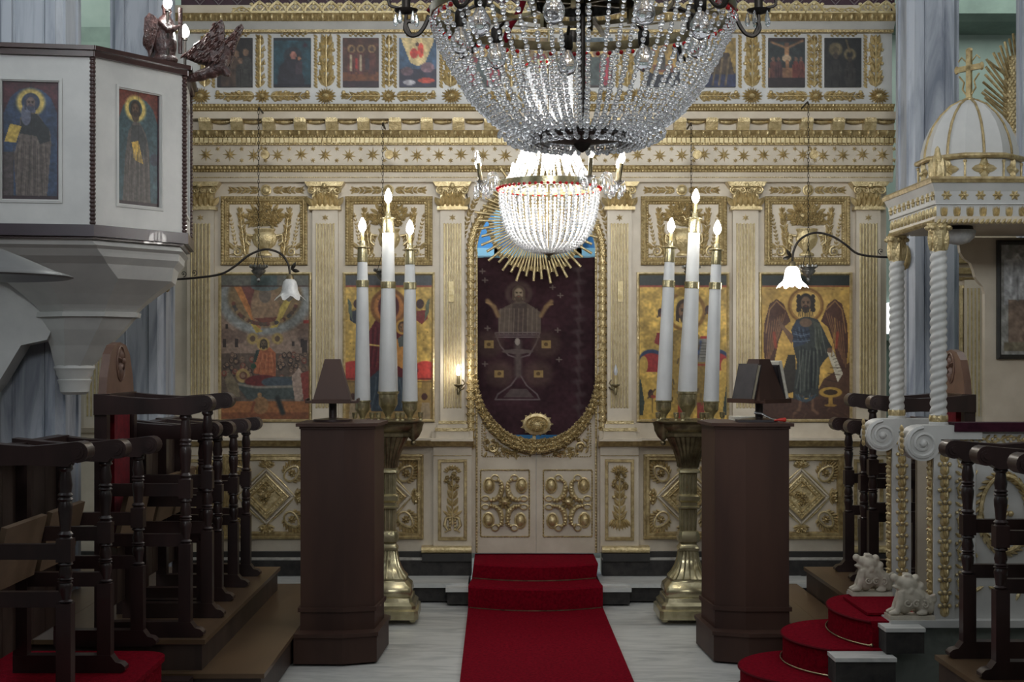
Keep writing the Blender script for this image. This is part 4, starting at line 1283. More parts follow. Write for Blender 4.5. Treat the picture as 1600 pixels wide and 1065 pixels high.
def dado_panel(pa, pb):
    xa, xb, zb, zt = ix(pa), ix(pb), iz(841), iz(709)
    q = MB(); q.frame(xa, xb, zb, zt, [(0, DI + 0.004), (0, DI - 0.03), (0.014, DI - 0.036), (0.02, DI - 0.022), (0.04, DI - 0.026), (0.052, DI + 0.004)])
    fr = q.build('dado_panel', 'gold_matt', ico, 30)
    xc, zc = (xa + xb) / 2, (za := (zb + zt) / 2)
    D = 0.175
    def dia(q):
        for (d, y0_, y1_) in ((D, DI, DI - 0.022), (D * 0.86, DI - 0.022, DI - 0.03), (D * 0.66, DI - 0.03, DI - 0.018), (D * 0.58, DI - 0.018, DI - 0.016)):
            pass
        vs = []
        prof = [(D * 0.95, DI), (D * 0.93, DI - 0.025), (D * 0.86, DI - 0.03), (D * 0.82, DI - 0.02), (D * 0.66, DI - 0.02), (D * 0.62, DI - 0.028), (D * 0.55, DI - 0.012)]
        for d, y in prof:
            vs += [(xc + d, y, zc), (xc, y, zc + d), (xc - d, y, zc), (xc, y, zc - d)]
        fs = [(i * 4 + k, i * 4 + (k + 1) % 4, i * 4 + 4 + (k + 1) % 4, i * 4 + 4 + k) for i in range(len(prof) - 1) for k in range(4)]
        o = 4 * (len(prof) - 1)
        q.add(vs, fs + [(o, o + 1, o + 2, o + 3)])
        for k in range(4):
            a = k * PI / 2
            e = D * 0.745
            p0 = (xc + e * math.cos(a), zc + e * math.sin(a)); p1 = (xc + e * math.cos(a + PI / 2), zc + e * math.sin(a + PI / 2))
            q.beads(p0[0], p0[1], p1[0], p1[1], 0.008, DI - 0.02, 0.022)
        rr = random.Random(int(pa))
        for i in range(26):
            u, v = rr.uniform(-1, 1), rr.uniform(-1, 1)
            if abs(u) + abs(v) > 0.9: continue
            q.rosette(xc + u * D * 0.5, zc + v * D * 0.5, 0.02, DI - 0.014, 0.02, 6, None, False) if i % 2 else q.leaf(xc + u * D * .5, zc + v * D * .5, rr.uniform(0, 6), 0.04, 0.02, DI - 0.012, 0.02)
        q.rosette(xc, zc, 0.035, DI - 0.016, 0.028, 8)
    relief('carved_diamond', 'gold', dia, False, fr, 30)
    def rib(q):   # white ribbon round the diamond
        e = D * 1.08
        for k in range(4):
            a = k * PI / 2
            p0 = (xc + e * math.cos(a), zc + e * math.sin(a)); p1 = (xc + e * math.cos(a + PI / 2), zc + e * math.sin(a + PI / 2))
            q.tube([(p0[0], DI - 0.006, p0[1]), (p1[0], DI - 0.006, p1[1])], 0.010, 6)
    relief('ribbon_moulding', 'cream', rib, False, fr)
    def gl(q):
        e = D * 1.16
        for k in range(4):
            a = k * PI / 2
            p0 = (xc + e * math.cos(a), zc + e * math.sin(a)); p1 = (xc + e * math.cos(a + PI / 2), zc + e * math.sin(a + PI / 2))
            m_ = ((p0[0] + p1[0]) / 2 + 0.008 * math.cos(a + PI / 4), (p0[1] + p1[1]) / 2 + 0.008 * math.sin(a + PI / 4))
            q.tube([(p0[0], DI - 0.008, p0[1]), (m_[0], DI - 0.012, m_[1]), (p1[0], DI - 0.008, p1[1])], [0.003, 0.008, 0.003], 5)
    relief('gilt_ribbon', 'gold', gl, False, fr)
    hx, hz = (xb - xa) / 2 - 0.125, (zt - zb) / 2 - 0.135
    for sx in (-1, 1):
        for sz in (-1, 1):
            def med(q):
                x, z = xc + sx * hx, zc + sz * hz
                a0 = math.atan2(sz * 1.1, sx)
                ca, sa = math.cos(a0), math.sin(a0)
                pts = []
                for k in range(18):
                    t = 2 * PI * k / 18
                    u, v = 0.062 * math.cos(t), 0.042 * math.sin(t) * (1 - 0.25 * math.cos(t))
                    pts.append((x + u * ca - v * sa, DI - 0.014, z + u * sa + v * ca))
                q.tube(pts, 0.008, 5, True)
                q.rosette(x, z, 0.032, DI, 0.026, 7)
                for k in range(15):
                    t = -2.2 + 4.4 * k / 14
                    u, v = 0.062 * math.cos(t), 0.046 * math.sin(t)
                    q.leaf(x + u * ca - v * sa, z + u * sa + v * ca, a0 + t * 0.6, 0.042 + 0.026 * math.cos(t * 0.8), 0.022, DI, 0.02)
            relief('leaf_medallion', 'gold', med, False, fr)
    for k in range(4):
        def clu(q):
            a = k * PI / 2
            R = D * 1.16
            x, z = xc + R * math.cos(a), zc + R * math.sin(a)
            wv, hv = (0.07, 0.055)
            for t in range(-4, 5):
                b_ = a + t * 0.32
                q.leaf(x, z, b_, 0.075 - 0.003 * abs(t), 0.026, DI, 0.022)
            for t in range(10):
                b_ = a + random.uniform(-1.1, 1.1); d = random.uniform(0.02, 0.055)
                q.dome(x + d * math.cos(b_), z + d * math.sin(b_), 0.011, DI - 0.012, 0.02, 6)
        relief('flower_cluster', 'gold', clu, False, fr)


for pa, pb in ((349, 484), (536, 662), (1005, 1135), (1186, 1318)):
    dado_panel(pa, pb)


def pedestal(pc, hwp, kind):
    yp = DI - 0.045
    q = MB(); q.box(ix(pc - hwp - 11, yp), ix(pc + hwp + 11, yp), yp, DI, iz(862, yp), iz(697, yp))
    q.box(ix(pc - hwp - 13, yp), ix(pc + hwp + 13, yp), yp - 0.012, DI, iz(688, yp), iz(673, yp))
    q.box(ix(pc - hwp - 14, yp), ix(pc + hwp + 14, yp), yp - 0.085, DI, iz(688, yp), iz(685, yp))
    pd = q.build('pedestal', 'cream', ico, 0)
    q = MB(); q.sweepx([(DI, iz(688, yp)), (yp - 0.07, iz(688, yp)), (yp - 0.02, iz(697, yp)), (DI, iz(697, yp))], ix(pc - hwp - 14, yp), ix(pc + hwp + 14, yp)); q.build('gilded_moulding', 'gold_matt', pd, 0)
    q = MB(); q.box(ix(pc - hwp - 11, yp), ix(pc + hwp + 11, yp), yp - 0.004, yp + 0.002, iz(712, yp), iz(711, yp)); q.build('groove', 'gold_matt', pd, 0)
    q = MB(); q.frame(ix(pc - 23, yp), ix(pc + 23, yp), iz(844, yp), iz(717, yp), [(0, yp + 0.002), (0.002, yp - 0.012), (0.02, yp - 0.014), (0.026, yp + 0.002)]); q.build('panel_frame', 'gold_matt', pd, 30)
    def fl(q):
        x, z0, z1 = ix(pc, yp), iz(831, yp), iz(731, yp)
        H = z1 - z0
        q.tube([(x, yp - 0.012, z0 + 0.05), (x, yp - 0.012, z1 - 0.05)], 0.007, 5)
        for i in range(5):
            z = z0 + H * (0.18 + 0.115 * i)
            for sd in (1, -1):
                q.leaf(x, z, PI / 2 - sd * (1.0 - 0.06 * i), 0.068, 0.034, yp, 0.024, 0.3 * sd)
                if kind and i == 3: q.dome(x + sd * 0.04, z + 0.01, 0.014, yp, 0.024, 8)
        rr = random.Random(int(pc))
        for i in range(16):
            q.rosette(x + rr.uniform(-0.048, 0.048), z1 - rr.uniform(0.0, 0.14), 0.018, yp - 0.006, 0.024, 6, None, False)
        for k in range(9):
            a = PI * (k + 0.5) / 9
            q.leaf(x + 0.03 * math.cos(a), z1 - 0.03 + 0.02 * math.sin(a), a, 0.035, 0.018, yp, 0.02)
        if kind:
            for k in range(9):
                q.leaf(x + (k - 4) * 0.011, z0 + 0.09, -PI / 2 + (k - 4) * 0.14, 0.085 - 0.006 * abs(k - 4), 0.024, yp, 0.02)
            for sd in (1, -1): q.leaf(x, z0 + 0.10, PI / 2 - sd * 1.2, 0.07, 0.03, yp, 0.022, 0.4 * sd)
        else:
            for sd in (1, -1):
                q.tube([(x, yp - 0.012, z0 + 0.11), (x + sd * 0.045, yp - 0.012, z0 + 0.10), (x + sd * 0.055, yp - 0.012, z0 + 0.05), (x + sd * 0.03, yp - 0.012, z0 + 0.015), (x + sd * 0.055, yp - 0.012, z0)], [0.006, 0.011, 0.013, 0.01, 0.006], 6)
                q.leaf(x, z0 + 0.11, PI / 2 - sd * 1.4, 0.075, 0.03, yp, 0.02, 0.4 * sd)
                for t in range(4): q.dome(x + sd * 0.018, z0 + 0.02 + 0.022 * t, 0.012, yp, 0.024, 6)
    relief('carved_flower_stem', 'gold', fl, False, pd)
    if pc in (707, 968, 1357):
        q = MB(); e = 1 if pc > 838 else -1
        xa, xb = (ix(659, yp), ix(737, yp)) if pc == 707 else (ix(940, yp), ix(1014, yp)) if pc == 968 else (ix(1328, yp), ix(1388, yp))
        zc, r = iz(857.5, yp), 0.024
        q.sweepx([(DI, zc + r)] + [(yp - 0.04 - r * math.cos(a), zc - r * math.sin(a)) for a in [-PI / 2 + PI * k / 8 for k in range(9)]] + [(DI, zc - r)], xa, xb); q.build('gilt_torus', 'gold', pd, 50)
        q = MB(); q.box(xa + 0.005, xb, yp - 0.06, DI, iz(875, yp), zc - r); q.build('black_block', 'black', pd, 0)


for (pc, hw), kd in zip(PIL, (0, 1, 0, 1, 0, 1)):
    pedestal(pc, hw, kd)

# --- carved band round the holy door arch
def archband(q):
    R1, R0 = ix(951) - AC - 0.004, AR
    Rm = (R0 + R1) / 2
    path = [(ix(735.5), iz(y)) for y in np.linspace(700, 395, 26)] + [(AC + Rm * math.cos(a), ZS + Rm * math.sin(a)) for a in np.linspace(PI, 0, 42)[1:-1]] + [(ix(941.5), iz(y)) for y in np.linspace(395, 700, 26)]
    q.tube([(x, DI - 0.005, z) for x, z in path], 0.026, 6)
    L = 0
    for (xa, za), (xb, zb) in zip(path[:-1], path[1:]):
        a = math.atan2(zb - za, xb - xa)
        q.rosette((xa + xb) / 2, (za + zb) / 2, 0.022, DI - 0.02, 0.02, 6, None, False)
        for sd in (1, -1):
            q.leaf(xa, za, a + sd * 0.9, 0.045, 0.024, DI - 0.012, 0.024)
relief('arch_garland', 'gold', archband)
def archedge(q):
    for R, r in ((AR + 0.006, 0.007),):
        pts = [(OX0 + 0.004, iz(y)) for y in np.linspace(862, 395, 100)] + [(AC + AR * math.cos(a), ZS + AR * math.sin(a)) for a in np.linspace(PI, 0, 60)[1:-1]] + [(OX1 - 0.004, iz(y)) for y in np.linspace(395, 862, 100)]
        q.tube([(x, DI - 0.004, z) for x, z in pts], 0.008, 5)
        for x, z in pts: q.dome(x, z, 0.008, DI - 0.008, 0.009, 6)
relief('arch_beading', 'gold', archedge, True)
for px in (733, 944):
    def at_(q):
        q.tube([(ix(px), DI - 0.004, iz(862)), (ix(px), DI - 0.004, iz(702))], 0.012, 6)
        q.rope(ix(px), iz(862), ix(px), iz(702), 0.02, DI - 0.012, 0.01, 0.02)
    relief('gilt_upright', 'gold', at_)
for sd in (-1, 1):   # outer leaf trails in the spandrels
    def tr_(q):
        pts = [(AC + sd * (ix(951) - AC + 0.01), iz(372)), (AC + sd * (ix(951) - AC - 0.03), iz(338)), (AC + sd * (ix(951) - AC - 0.09), iz(308)), (AC + sd * (ix(951) - AC - 0.17), iz(292))]
        for p, n_ in zip(pts[:-1], pts[1:]):
            q.spray(p[0], p[1], n_[0], n_[1], 0.05, DI, 0.018, 5, 1.0, False)
    relief('leaf_trail', 'gold', tr_)

# ================================================================== HOLY DOORS, CURTAIN, SUNBURST
yd = DI + 0.015


def door_leaf(sd, label):
    xin = AX + sd * 0.001
    xout = ix(736.2, yd) if sd < 0 else ix(940.2, yd)
    zb = iz(863.5, yd)
    t = thing('holy_door', label, 'door', ((xin + xout) / 2, yd, zb), 'pair of holy door leaves')
    ax_, az_ = abs(xout - xin), 105 * yd / FPX
    zc = iz(585, yd)
    arc = [(xin + sd * ax_ * math.sin(a), zc - az_ * math.cos(a)) for a in [PI / 2 * k / 16 for k in range(17)]]
    q = MB(); q.prism(arc + [(xout, zb), (xin, zb)], yd, yd + 0.045); q.build('door_board', 'cream', t, 0)
    # wreath along the cut-out
    def wr(q):
        pts = [(xin + sd * (ax_ * 0.95) * math.sin(a), zc - az_ * 1.065 * math.cos(a)) for a in [PI / 2 * k / 22 for k in range(23)]]
        th = [0.047 - 0.026 * k / 22 for k in range(23)]
        q.tube([(x, yd - 0.012, z) for x, z in pts], [v * 0.7 for v in th], 8)
        for (x0, z0), (x1, z1), w in zip(pts[:-1], pts[1:], th):
            a = math.atan2(z1 - z0, x1 - x0)
            for off in (-0.7, 0, 0.7):
                xo, zo = (x0 + x1) / 2 - off * w * math.sin(a), (z0 + z1) / 2 + off * w * math.cos(a)
                q.rosette(xo, zo, w * 0.5, yd - 0.012 - w * 0.55, 0.02, 6, None, False)
                q.leaf(xo, zo, a + off * 0.6 + random.uniform(-.6, .6), w * 0.8, w * 0.5, yd - 0.012 - w * 0.5, 0.022)
                q.dome(xo + random.uniform(-.3, .3) * w, zo + random.uniform(-.3, .3) * w, w * 0.22, yd - 0.012 - w * 0.6, 0.014, 6)
    relief('carved_wreath', 'gold', wr, False, t)
    X = lambda px: ix(838 + sd * (838 - px), yd)
    Z = lambda py: iz(py, yd)
    # triangular panel
    tri = [(X(753), Z(660)), (X(753), Z(713)), (X(830), Z(713))]
    cv = [(X(830), Z(711)), (X(808), Z(705)), (X(785), Z(692)), (X(766), Z(675)), (X(754), Z(660))]
    def trim(q):
        q.tube([(x, yd - 0.002, z) for x, z in cv], 0.006, 5)
        for a_, b_ in zip(tri[:-1], tri[1:]):
            q.beads(a_[0], a_[1], b_[0], b_[1], 0.006, yd - 0.001, 0.016)
    relief('panel_beading', 'gold_matt', trim, True, t)
    def spand(q):
        for t_ in range(26):
            u = random.random()
            px = 757 + 52 * u; py = 709 - (1 - u) ** 1.5 * 40 * random.random()
            if t_ % 2: q.rosette(X(px), Z(py), 0.018, yd, 0.02, 6, None, False)
            else: q.leaf(X(px), Z(py), random.uniform(0, 6.28), 0.045, 0.022, yd, 0.022)
        q.spiral(X(770), Z(698), 0.035, yd - 0.012, 0.010, 1.5, 0, sd)
        q.spray(X(772), Z(708), X(812), Z(711), 0.04, yd, 0.018, 6)
        q.spray(X(758), Z(700), X(757), Z(668), 0.035, yd, 0.018, 6)
    relief('corner_carving', 'gold', spand, False, t)
    # lower panel
    def fr(q):
        for p in (((751, 734), (827, 734)), ((751, 838), (827, 838)), ((751, 734), (751, 838)), ((827, 734), (827, 838))):
            q.beads(X(p[0][0]), Z(p[0][1]), X(p[1][0]), Z(p[1][1]), 0.0075, yd - 0.001, 0.02)
            q.tube([(X(p[0][0]), yd, Z(p[0][1])), (X(p[1][0]), yd, Z(p[1][1]))], 0.005, 4)
    relief('panel_beading', 'gold_matt', fr, True, t)
    for px, py in ((764, 758), (815, 758), (763, 812), (813, 813)):
        q = MB(); q.dome(X(px), Z(py), 0.030, yd, 0.032, 16, 0.043); q.ring(X(px), Z(py), 0.038, 0.052, yd - 0.003, 0.008, 22); q.build('oval_boss', 'gold', t, 50)
    for sx in (-1, 1):
        for sz in (-1, 1):
            def gar(q):
                cx, cy = 788.5, 785
                pts = [(7, -39), (4, -30), (5.5, -20), (9, -9), (17, -3.5), (24, -4)]
                pts = [(11, -37), (5, -32), (4.5, -22), (7, -12), (15, -5), (24, -4)]
                W3 = [(X(cx + sx * u), yd - 0.016, Z(cy + sz * v)) for u, v in pts]
                q.tube(W3, [0.008, 0.013, 0.02, 0.022, 0.015, 0.009], 7)
                for (a_, b_) in zip(W3[:-1], W3[1:]):
                    for s_ in (0.25, 0.75):
                        q.dome(a_[0] + (b_[0] - a_[0]) * s_, a_[2] + (b_[2] - a_[2]) * s_, 0.013, yd - 0.026, 0.016, 6)
                        q.leaf(a_[0] + (b_[0] - a_[0]) * s_, a_[2] + (b_[2] - a_[2]) * s_, random.uniform(0, 6.28), 0.024, 0.016, yd - 0.024, 0.014)
                q.ring(X(cx + sx * 15), Z(cy + sz * -39), 0.025, 0.021, yd - 0.008, 0.006, 14)
                q.ring(X(cx + sx * 30), Z(cy + sz * -6.5), 0.027, 0.019, yd - 0.008, 0.006, 14)
            relief('garland_knot', 'gold', gar, False, t)
    relief('center_rosette', 'gold', lambda q: (q.rosette(X(788.5), Z(785), 0.052, yd - 0.008, 0.03, 9), q.dome(X(788.5), Z(783), 0.024, yd - 0.03, 0.03, 10)), False, t)
    return t


dl = door_leaf(-1, 'left leaf of the low cream holy door with gilt wreath edge')
dr = door_leaf(1, 'right leaf of the low cream holy door with gilt wreath edge')
def medal(q):
    x, z = ix(838.5, yd), iz(662, yd)
    q.rosette(x, z, 0.118, yd - 0.03, 0.03, 15, 0.088); q.rosette(x, z, 0.108, yd - 0.035, 0.03, 17, 0.082)
    q.ring(x, z, 0.086, 0.062, yd - 0.05, 0.016, 20)
    q.dome(x, z, 0.074, yd - 0.04, 0.055, 12, 0.052)
    for k in range(8): q.rosette(x + 0.04 * math.cos(k * 0.785), z + 0.028 * math.sin(k * 0.785), 0.02, yd - 0.085, 0.018, 6, None, False)
    q.box(x - 0.03, x - 0.006, yd - 0.03, yd + 0.02, z - 0.12, z - 0.05)
relief('gilt_medallion', 'gold', medal, False, dl)

# embroidered curtain
P = Paint(168, 250, (58, 36, 42))
P.noise(.16, (9, 40))
g1, g2, gd = (112, 100, 88), (134, 120, 100), (150, 124, 78)
P.ringp(.36, .205, .085, .02, (86, 70, 66), .8); P.ell(.36, .21, .045, .06, g2); P.ell(.36, .19, .05, .035, (90, 76, 68)); P.ell(.36, .245, .03, .03, (92, 78, 70))
P.poly([(.2, .43), (.2, .3), (.28, .27), (.34, .25), (.4, .25), (.46, .275), (.53, .31), (.53, .43)], (98, 86, 78)); P.rect(.31, .26, .42, .42, (84, 72, 68))
for k in range(9): P.line([(.22 + .035 * k, .29), (.21 + .036 * k, .43)], .008, (124, 110, 96), .8)
P.line([(.2, .33), (.17, .28), (.12, .245)], .035, (140, 112, 80)); P.line([(.53, .33), (.57, .28), (.61, .25)], .035, (140, 112, 80)); P.line([(.15, .265), (.11, .255)], .014, (158, 128, 88)); P.line([(.58, .27), (.62, .265)], .014, (158, 128, 88))
P.face(.36, .205, .042, (140, 124, 104), (92, 78, 68))
for yy in (.425, .437, .449): P.line([(.18, yy), (.52, yy)], .01, (116, 104, 104))
P.line([(.18, .43), (.22, .50), (.28, .55), (.34, .565), (.36, .66), (.3, .72), (.2, .77), (.18, .8), (.52, .8), (.5, .77), (.42, .72), (.37, .66), (.37, .565), (.44, .55), (.49, .49), (.52, .43)], .012, (104, 92, 94))
P.line([(.355, .48), (.355, .66)], .06, (86, 74, 72)); P.poly([(.24, .79), (.3, .74), (.42, .74), (.48, .79)], (82, 70, 70)); P.ell(.35, .53, .12, .02, (92, 80, 78)); P.ell(.35, .475, .02, .03, (150, 140, 132))
for x, y in ((.13, .49), (.57, .49), (.21, .655), (.51, .655)):
    P.ringp(x, y, .06, .05, (92, 76, 66), .5); P.poly([(x - .035, y - .02), (x + .035, y - .02), (x + .035, y + .022), (x - .035, y + .022)], gd); P.ell(x, y, .016, .016, (92, 72, 50))
for x, y in ((.1, .13), (.62, .17), (.68, .215), (.1, .6), (.67, .575), (.12, .40), (.66, .41), (.08, .08)):
    P.line([(x - .02, y), (x + .02, y)], .01, (120, 108, 102)); P.line([(x, y - .012), (x, y + .012)], .01, (120, 108, 102))
for k in range(12):
    y = .07 + .07 * k; P.ell(.82 + .012 * math.sin(k * 2), y, .045, .022, (84, 70, 72), .6, .8); P.line([(.81, y), (.83, y + .06)], .025, (82, 68, 70), .6)
P.noise(.08, (60,))
yk = DI + 0.16
cur = painting('altar_curtain', P, ix(738, yk), ix(940, yk), iz(679, yk), iz(402, yk), yk, None, 0.03, 'paint_cloth', None, lambda X, Z: 0.006 * np.sin(X * 16) + 0.003 * np.sin(X * 41 + 1))
tag(cur, 'dark plum curtain embroidered with a chalice and blessing figure behind the holy door', 'curtain')
cr_ = MB(); cr_.tube([(ix(734, yk), yk, iz(401, yk)), (ix(944, yk), yk, iz(401, yk))], 0.009, 8)
tag(cr_.build('curtain_rail', 'apse_light', None, 50), 'pale rail carrying the plum altar curtain', 'rail')

# gilded sunburst in the arch
def sunburst(name, label, cx, cz, y, n, R0, R1, a0, a1, disc):
    t = thing(name, label, 'sunburst', (cx, y, cz))
    rr = random.Random(n)
    for k in range(n):
        a = a0 + (a1 - a0) * k / n
        L = R1 * ((1.0, 0.84, 0.93, 0.78)[k % 4] + rr.uniform(-0.03, 0.03))
        q = MB(); th = 0.0095 if k % 2 == 0 else 0.0065
        yy = y - (0.012 if k % 2 == 0 else 0.0)
        ca, sa = math.cos(a), math.sin(a)
        q.tube([(cx + R0 * ca, yy, cz + R0 * sa), (cx + L * ca, yy - 0.01, cz + L * sa)], [th * 0.6, th], 6)
        if k % 2:
            q.leaf(cx + (L - 0.04) * ca, cz + (L - 0.04) * sa, a + 0.28, 0.05, 0.016, yy, 0.01); q.leaf(cx + (L - 0.04) * ca, cz + (L - 0.04) * sa, a - 0.28, 0.05, 0.016, yy, 0.01)
        q.build('ray', 'gold', t, 60)
    q = MB(); q.dome(cx, cz, disc, y - 0.01, 0.05, 18); q.ring(cx, cz, disc, disc, y - 0.012, 0.012, 24)
    q.build('disc', 'gold', t, 50)
    return t


sunburst('gilded_sunburst', 'gilded sunburst of rods in the arch above the plum curtain', ix(840, DI - .07), iz(345, DI - .07), DI - 0.07, 92, 0.06, 0.435, 0, 2 * PI, 0.13)

# wall sconces beside the arch
def sconce(px, lit, label):
    y = DI - 0.13
    x, z = ix(px, y), iz(603, y)
    t = thing('candle_sconce', label, 'wall lamp', (x, DI - 0.05, z - 0.03))
    sd = 1 if px > 838 else -1
    q = MB(); xb = ix(726 if sd < 0 else 950)
    q.tube([(xb, DI - 0.02, z), (xb + sd * 0.01, DI - 0.07, z - 0.02), (x - sd * 0.01, y, z - 0.03), (x, y, z)], 0.006, 6)
    q.tube([(x - sd * 0.03, y, z + 0.045), (x - sd * 0.045, y, z + 0.02), (x - sd * 0.02, y, z - 0.01), (x, y, z - 0.05)], 0.005, 6)
    q.lathe([(0.008, z - 0.06), (0.014, z - 0.02), (0.006, z - 0.01), (0.03, z + 0.005), (0.03, z + 0.012), (0.012, z + 0.014)], x, y, 10)
    q.build('bracket', 'old_brass', t, 50)
    q = MB(); q.lathe([(0.011, z + 0.012), (0.011, z + 0.075)], x, y, 10); q.build('candle_tube', 'old_brass' if lit else 'ivory_gold', t, 50)
    q = MB(); q.lathe([(0.007, z + 0.075), (0.016, z + 0.10), (0.011, z + 0.125), (0.002, z + 0.15)], x, y, 10); q.build('flame_bulb', 'bulb' if lit else 'bulb_off', t, 60)
    if lit:
        light('sconce_light', 'POINT', (x, y - 0.03, z + 0.11), 1.8, (1, 0.93, 0.82), 0.02)


sconce(716, True, 'lit candle sconce left of the holy door')
sconce(962, False, 'unlit candle sconce right of the holy door')

# ================================================================== CARPET ON THE STEPS
XC0, XC1 = -0.186, 0.694
NU = 16
def carpet_profile(u):
    bl = 0.13 * (1 - u * u)
    w1 = 0.0
    return [(10.22, 0.258), (9.75 - bl, 0.256), (9.735 - bl, 0.248), (9.74 - bl, 0.157), (9.42 - bl, 0.157), (9.405 - bl, 0.148), (9.41 - bl, 0.016), (8.9, 0.014), (8.0, 0.014), (3.0, 0.014)]
vs, fs = [], []
for k in range(NU + 1):
    u = -1 + 2 * k / NU
    pr = carpet_profile(u)
    for j, (y, z) in enumerate(pr):
        f = 1.0 if j > 3 else 0.955
        xx = (XC0 + XC1) / 2 + (XC1 - XC0) / 2 * u * (f if j <= 3 else 1.0)
        if j < 3: xx += 0.012
        vs.append((xx, y, z))
    for (y, z) in ((3.0, 0.001), (10.22, 0.001)):
        vs.append(((XC0 + XC1) / 2 + (XC1 - XC0) / 2 * u, y, z))
m_ = 12
for k in range(NU):
    for j in range(m_):
        j2 = (j + 1) % m_
        fs.append((k * m_ + j, k * m_ + j2, (k + 1) * m_ + j2, (k + 1) * m_ + j))
fs.append(tuple(range(m_))); fs.append(tuple(NU * m_ + j for j in range(m_ - 1, -1, -1)))
q = MB(); q.add(vs, fs)
run = thing('red_runner', 'red carpet runner from the nave up two steps to the holy door', 'carpet', (AX, 6.5, 0))
q.build('carpet', 'red', run, 30)
for z, y in ((0.160, 9.735), (0.018, 9.405)):
    q = MB(); w = 0.43 if z < 0.1 else 0.415
    q.tube([((XC0 + XC1) / 2 + w * u, y - 0.006 - 0.13 * (1 - u * u), z) for u in np.linspace(-1, 1, 13)], 0.004, 6)
    q.build('stair_rod', 'old_brass', run, 50)

# ================================================================== HANGING OIL LAMPS
def oil_lamp(px, ptop, pyl, label, kind):
    d = 9.78
    x = ix(px, d); zt = iz(ptop, d); zl = iz(pyl, d)
    t = thing('hanging_oil_lamp', label, 'oil lamp', (x, d, zl - 0.05), 'hanging oil lamps before the icons')
    q = MB()
    q.tube([(x, DI - 0.16, zt + 0.01), (x, d + 0.02, zt + 0.02), (x, d, zt)], 0.006, 6)
    q.build('hook', 'iron', t, 50)
    # chain of links
    q = MB(); z = zt; k = 0
    while z > zl + 0.17:
        if k % 2: pts = [(x, d + 0.006 * math.cos(a), z - 0.016 + 0.017 * math.sin(a)) for a in [PI / 3 * i for i in range(6)]]
        else: pts = [(x + 0.006 * math.cos(a), d, z - 0.016 + 0.017 * math.sin(a)) for a in [PI / 3 * i for i in range(6)]]
        q.tube(pts, 0.0017, 4, True); z -= 0.026; k += 1
    q.build('chain', 'iron', t, 0, stuff=True)
    zp = iz(241, d)
    q = MB(); xp = x + ix(VX + 12, d) * 0.8
    q.M = Matrix.Translation((xp, d + 0.02, zp)) @ Matrix.Rotation(PI / 2, 4, 'X')
    q.lathe([(0.010, -0.014), (0.030, -0.014), (0.026, 0), (0.030, 0.014), (0.010, 0.014)], 0, 0, 14)
    q.M = None
    q.tube([(xp - 0.03, d + 0.02, zp + 0.055), (xp - 0.012, d + 0.02, zp + 0.03), (xp, d + 0.02, zp)], 0.008, 6)
    q.tube([(x, d, zp + 0.02), (xp - 0.02, d + 0.01, zp + 0.045), (xp - 0.03, d + 0.02, zp + 0.055)], 0.005, 6)
    q.build('pulley', 'gold_matt', t, 40)
    q = MB()
    for k in range(3):
        a = 0.5 + 2 * PI * k / 3
        q.tube([(x, d, zl + 0.165), (x + 0.045 * math.cos(a), d + 0.045 * math.sin(a), zl + 0.03)], 0.0022, 4)
    q.build('hanger', 'iron', t, 0)
    q = MB()
    q.lathe([(0.004, zl - 0.075), (0.014, zl - 0.06), (0.008, zl - 0.045), (0.022, zl - 0.03), (0.045, zl - 0.005), (0.05, zl + 0.008), (0.04, zl + 0.012), (0.058, zl + 0.03), (0.052, zl + 0.032)], x, d, 14)
    for k in range(10):
        a = 2 * PI * k / 10; q.ball((x + 0.056 * math.cos(a), d + 0.056 * math.sin(a), zl + 0.036), (0.01, 0.01, 0.012), 5, 4)
    q.build('lamp_bowl', 'silver', t, 40)


oil_lamp(404, 172, 424, 'silver oil lamp hanging before the crowded icon of the far left bay', 0)
oil_lamp(598, 196, 430, 'silver oil lamp on a chain half hidden behind the left white candles', 1)
oil_lamp(1080, 196, 425, 'dark oil lamp hanging behind the right white candles', 2)
oil_lamp(1263, 163, 424, 'silver oil lamp hanging beside the lit gooseneck lamp', 3)

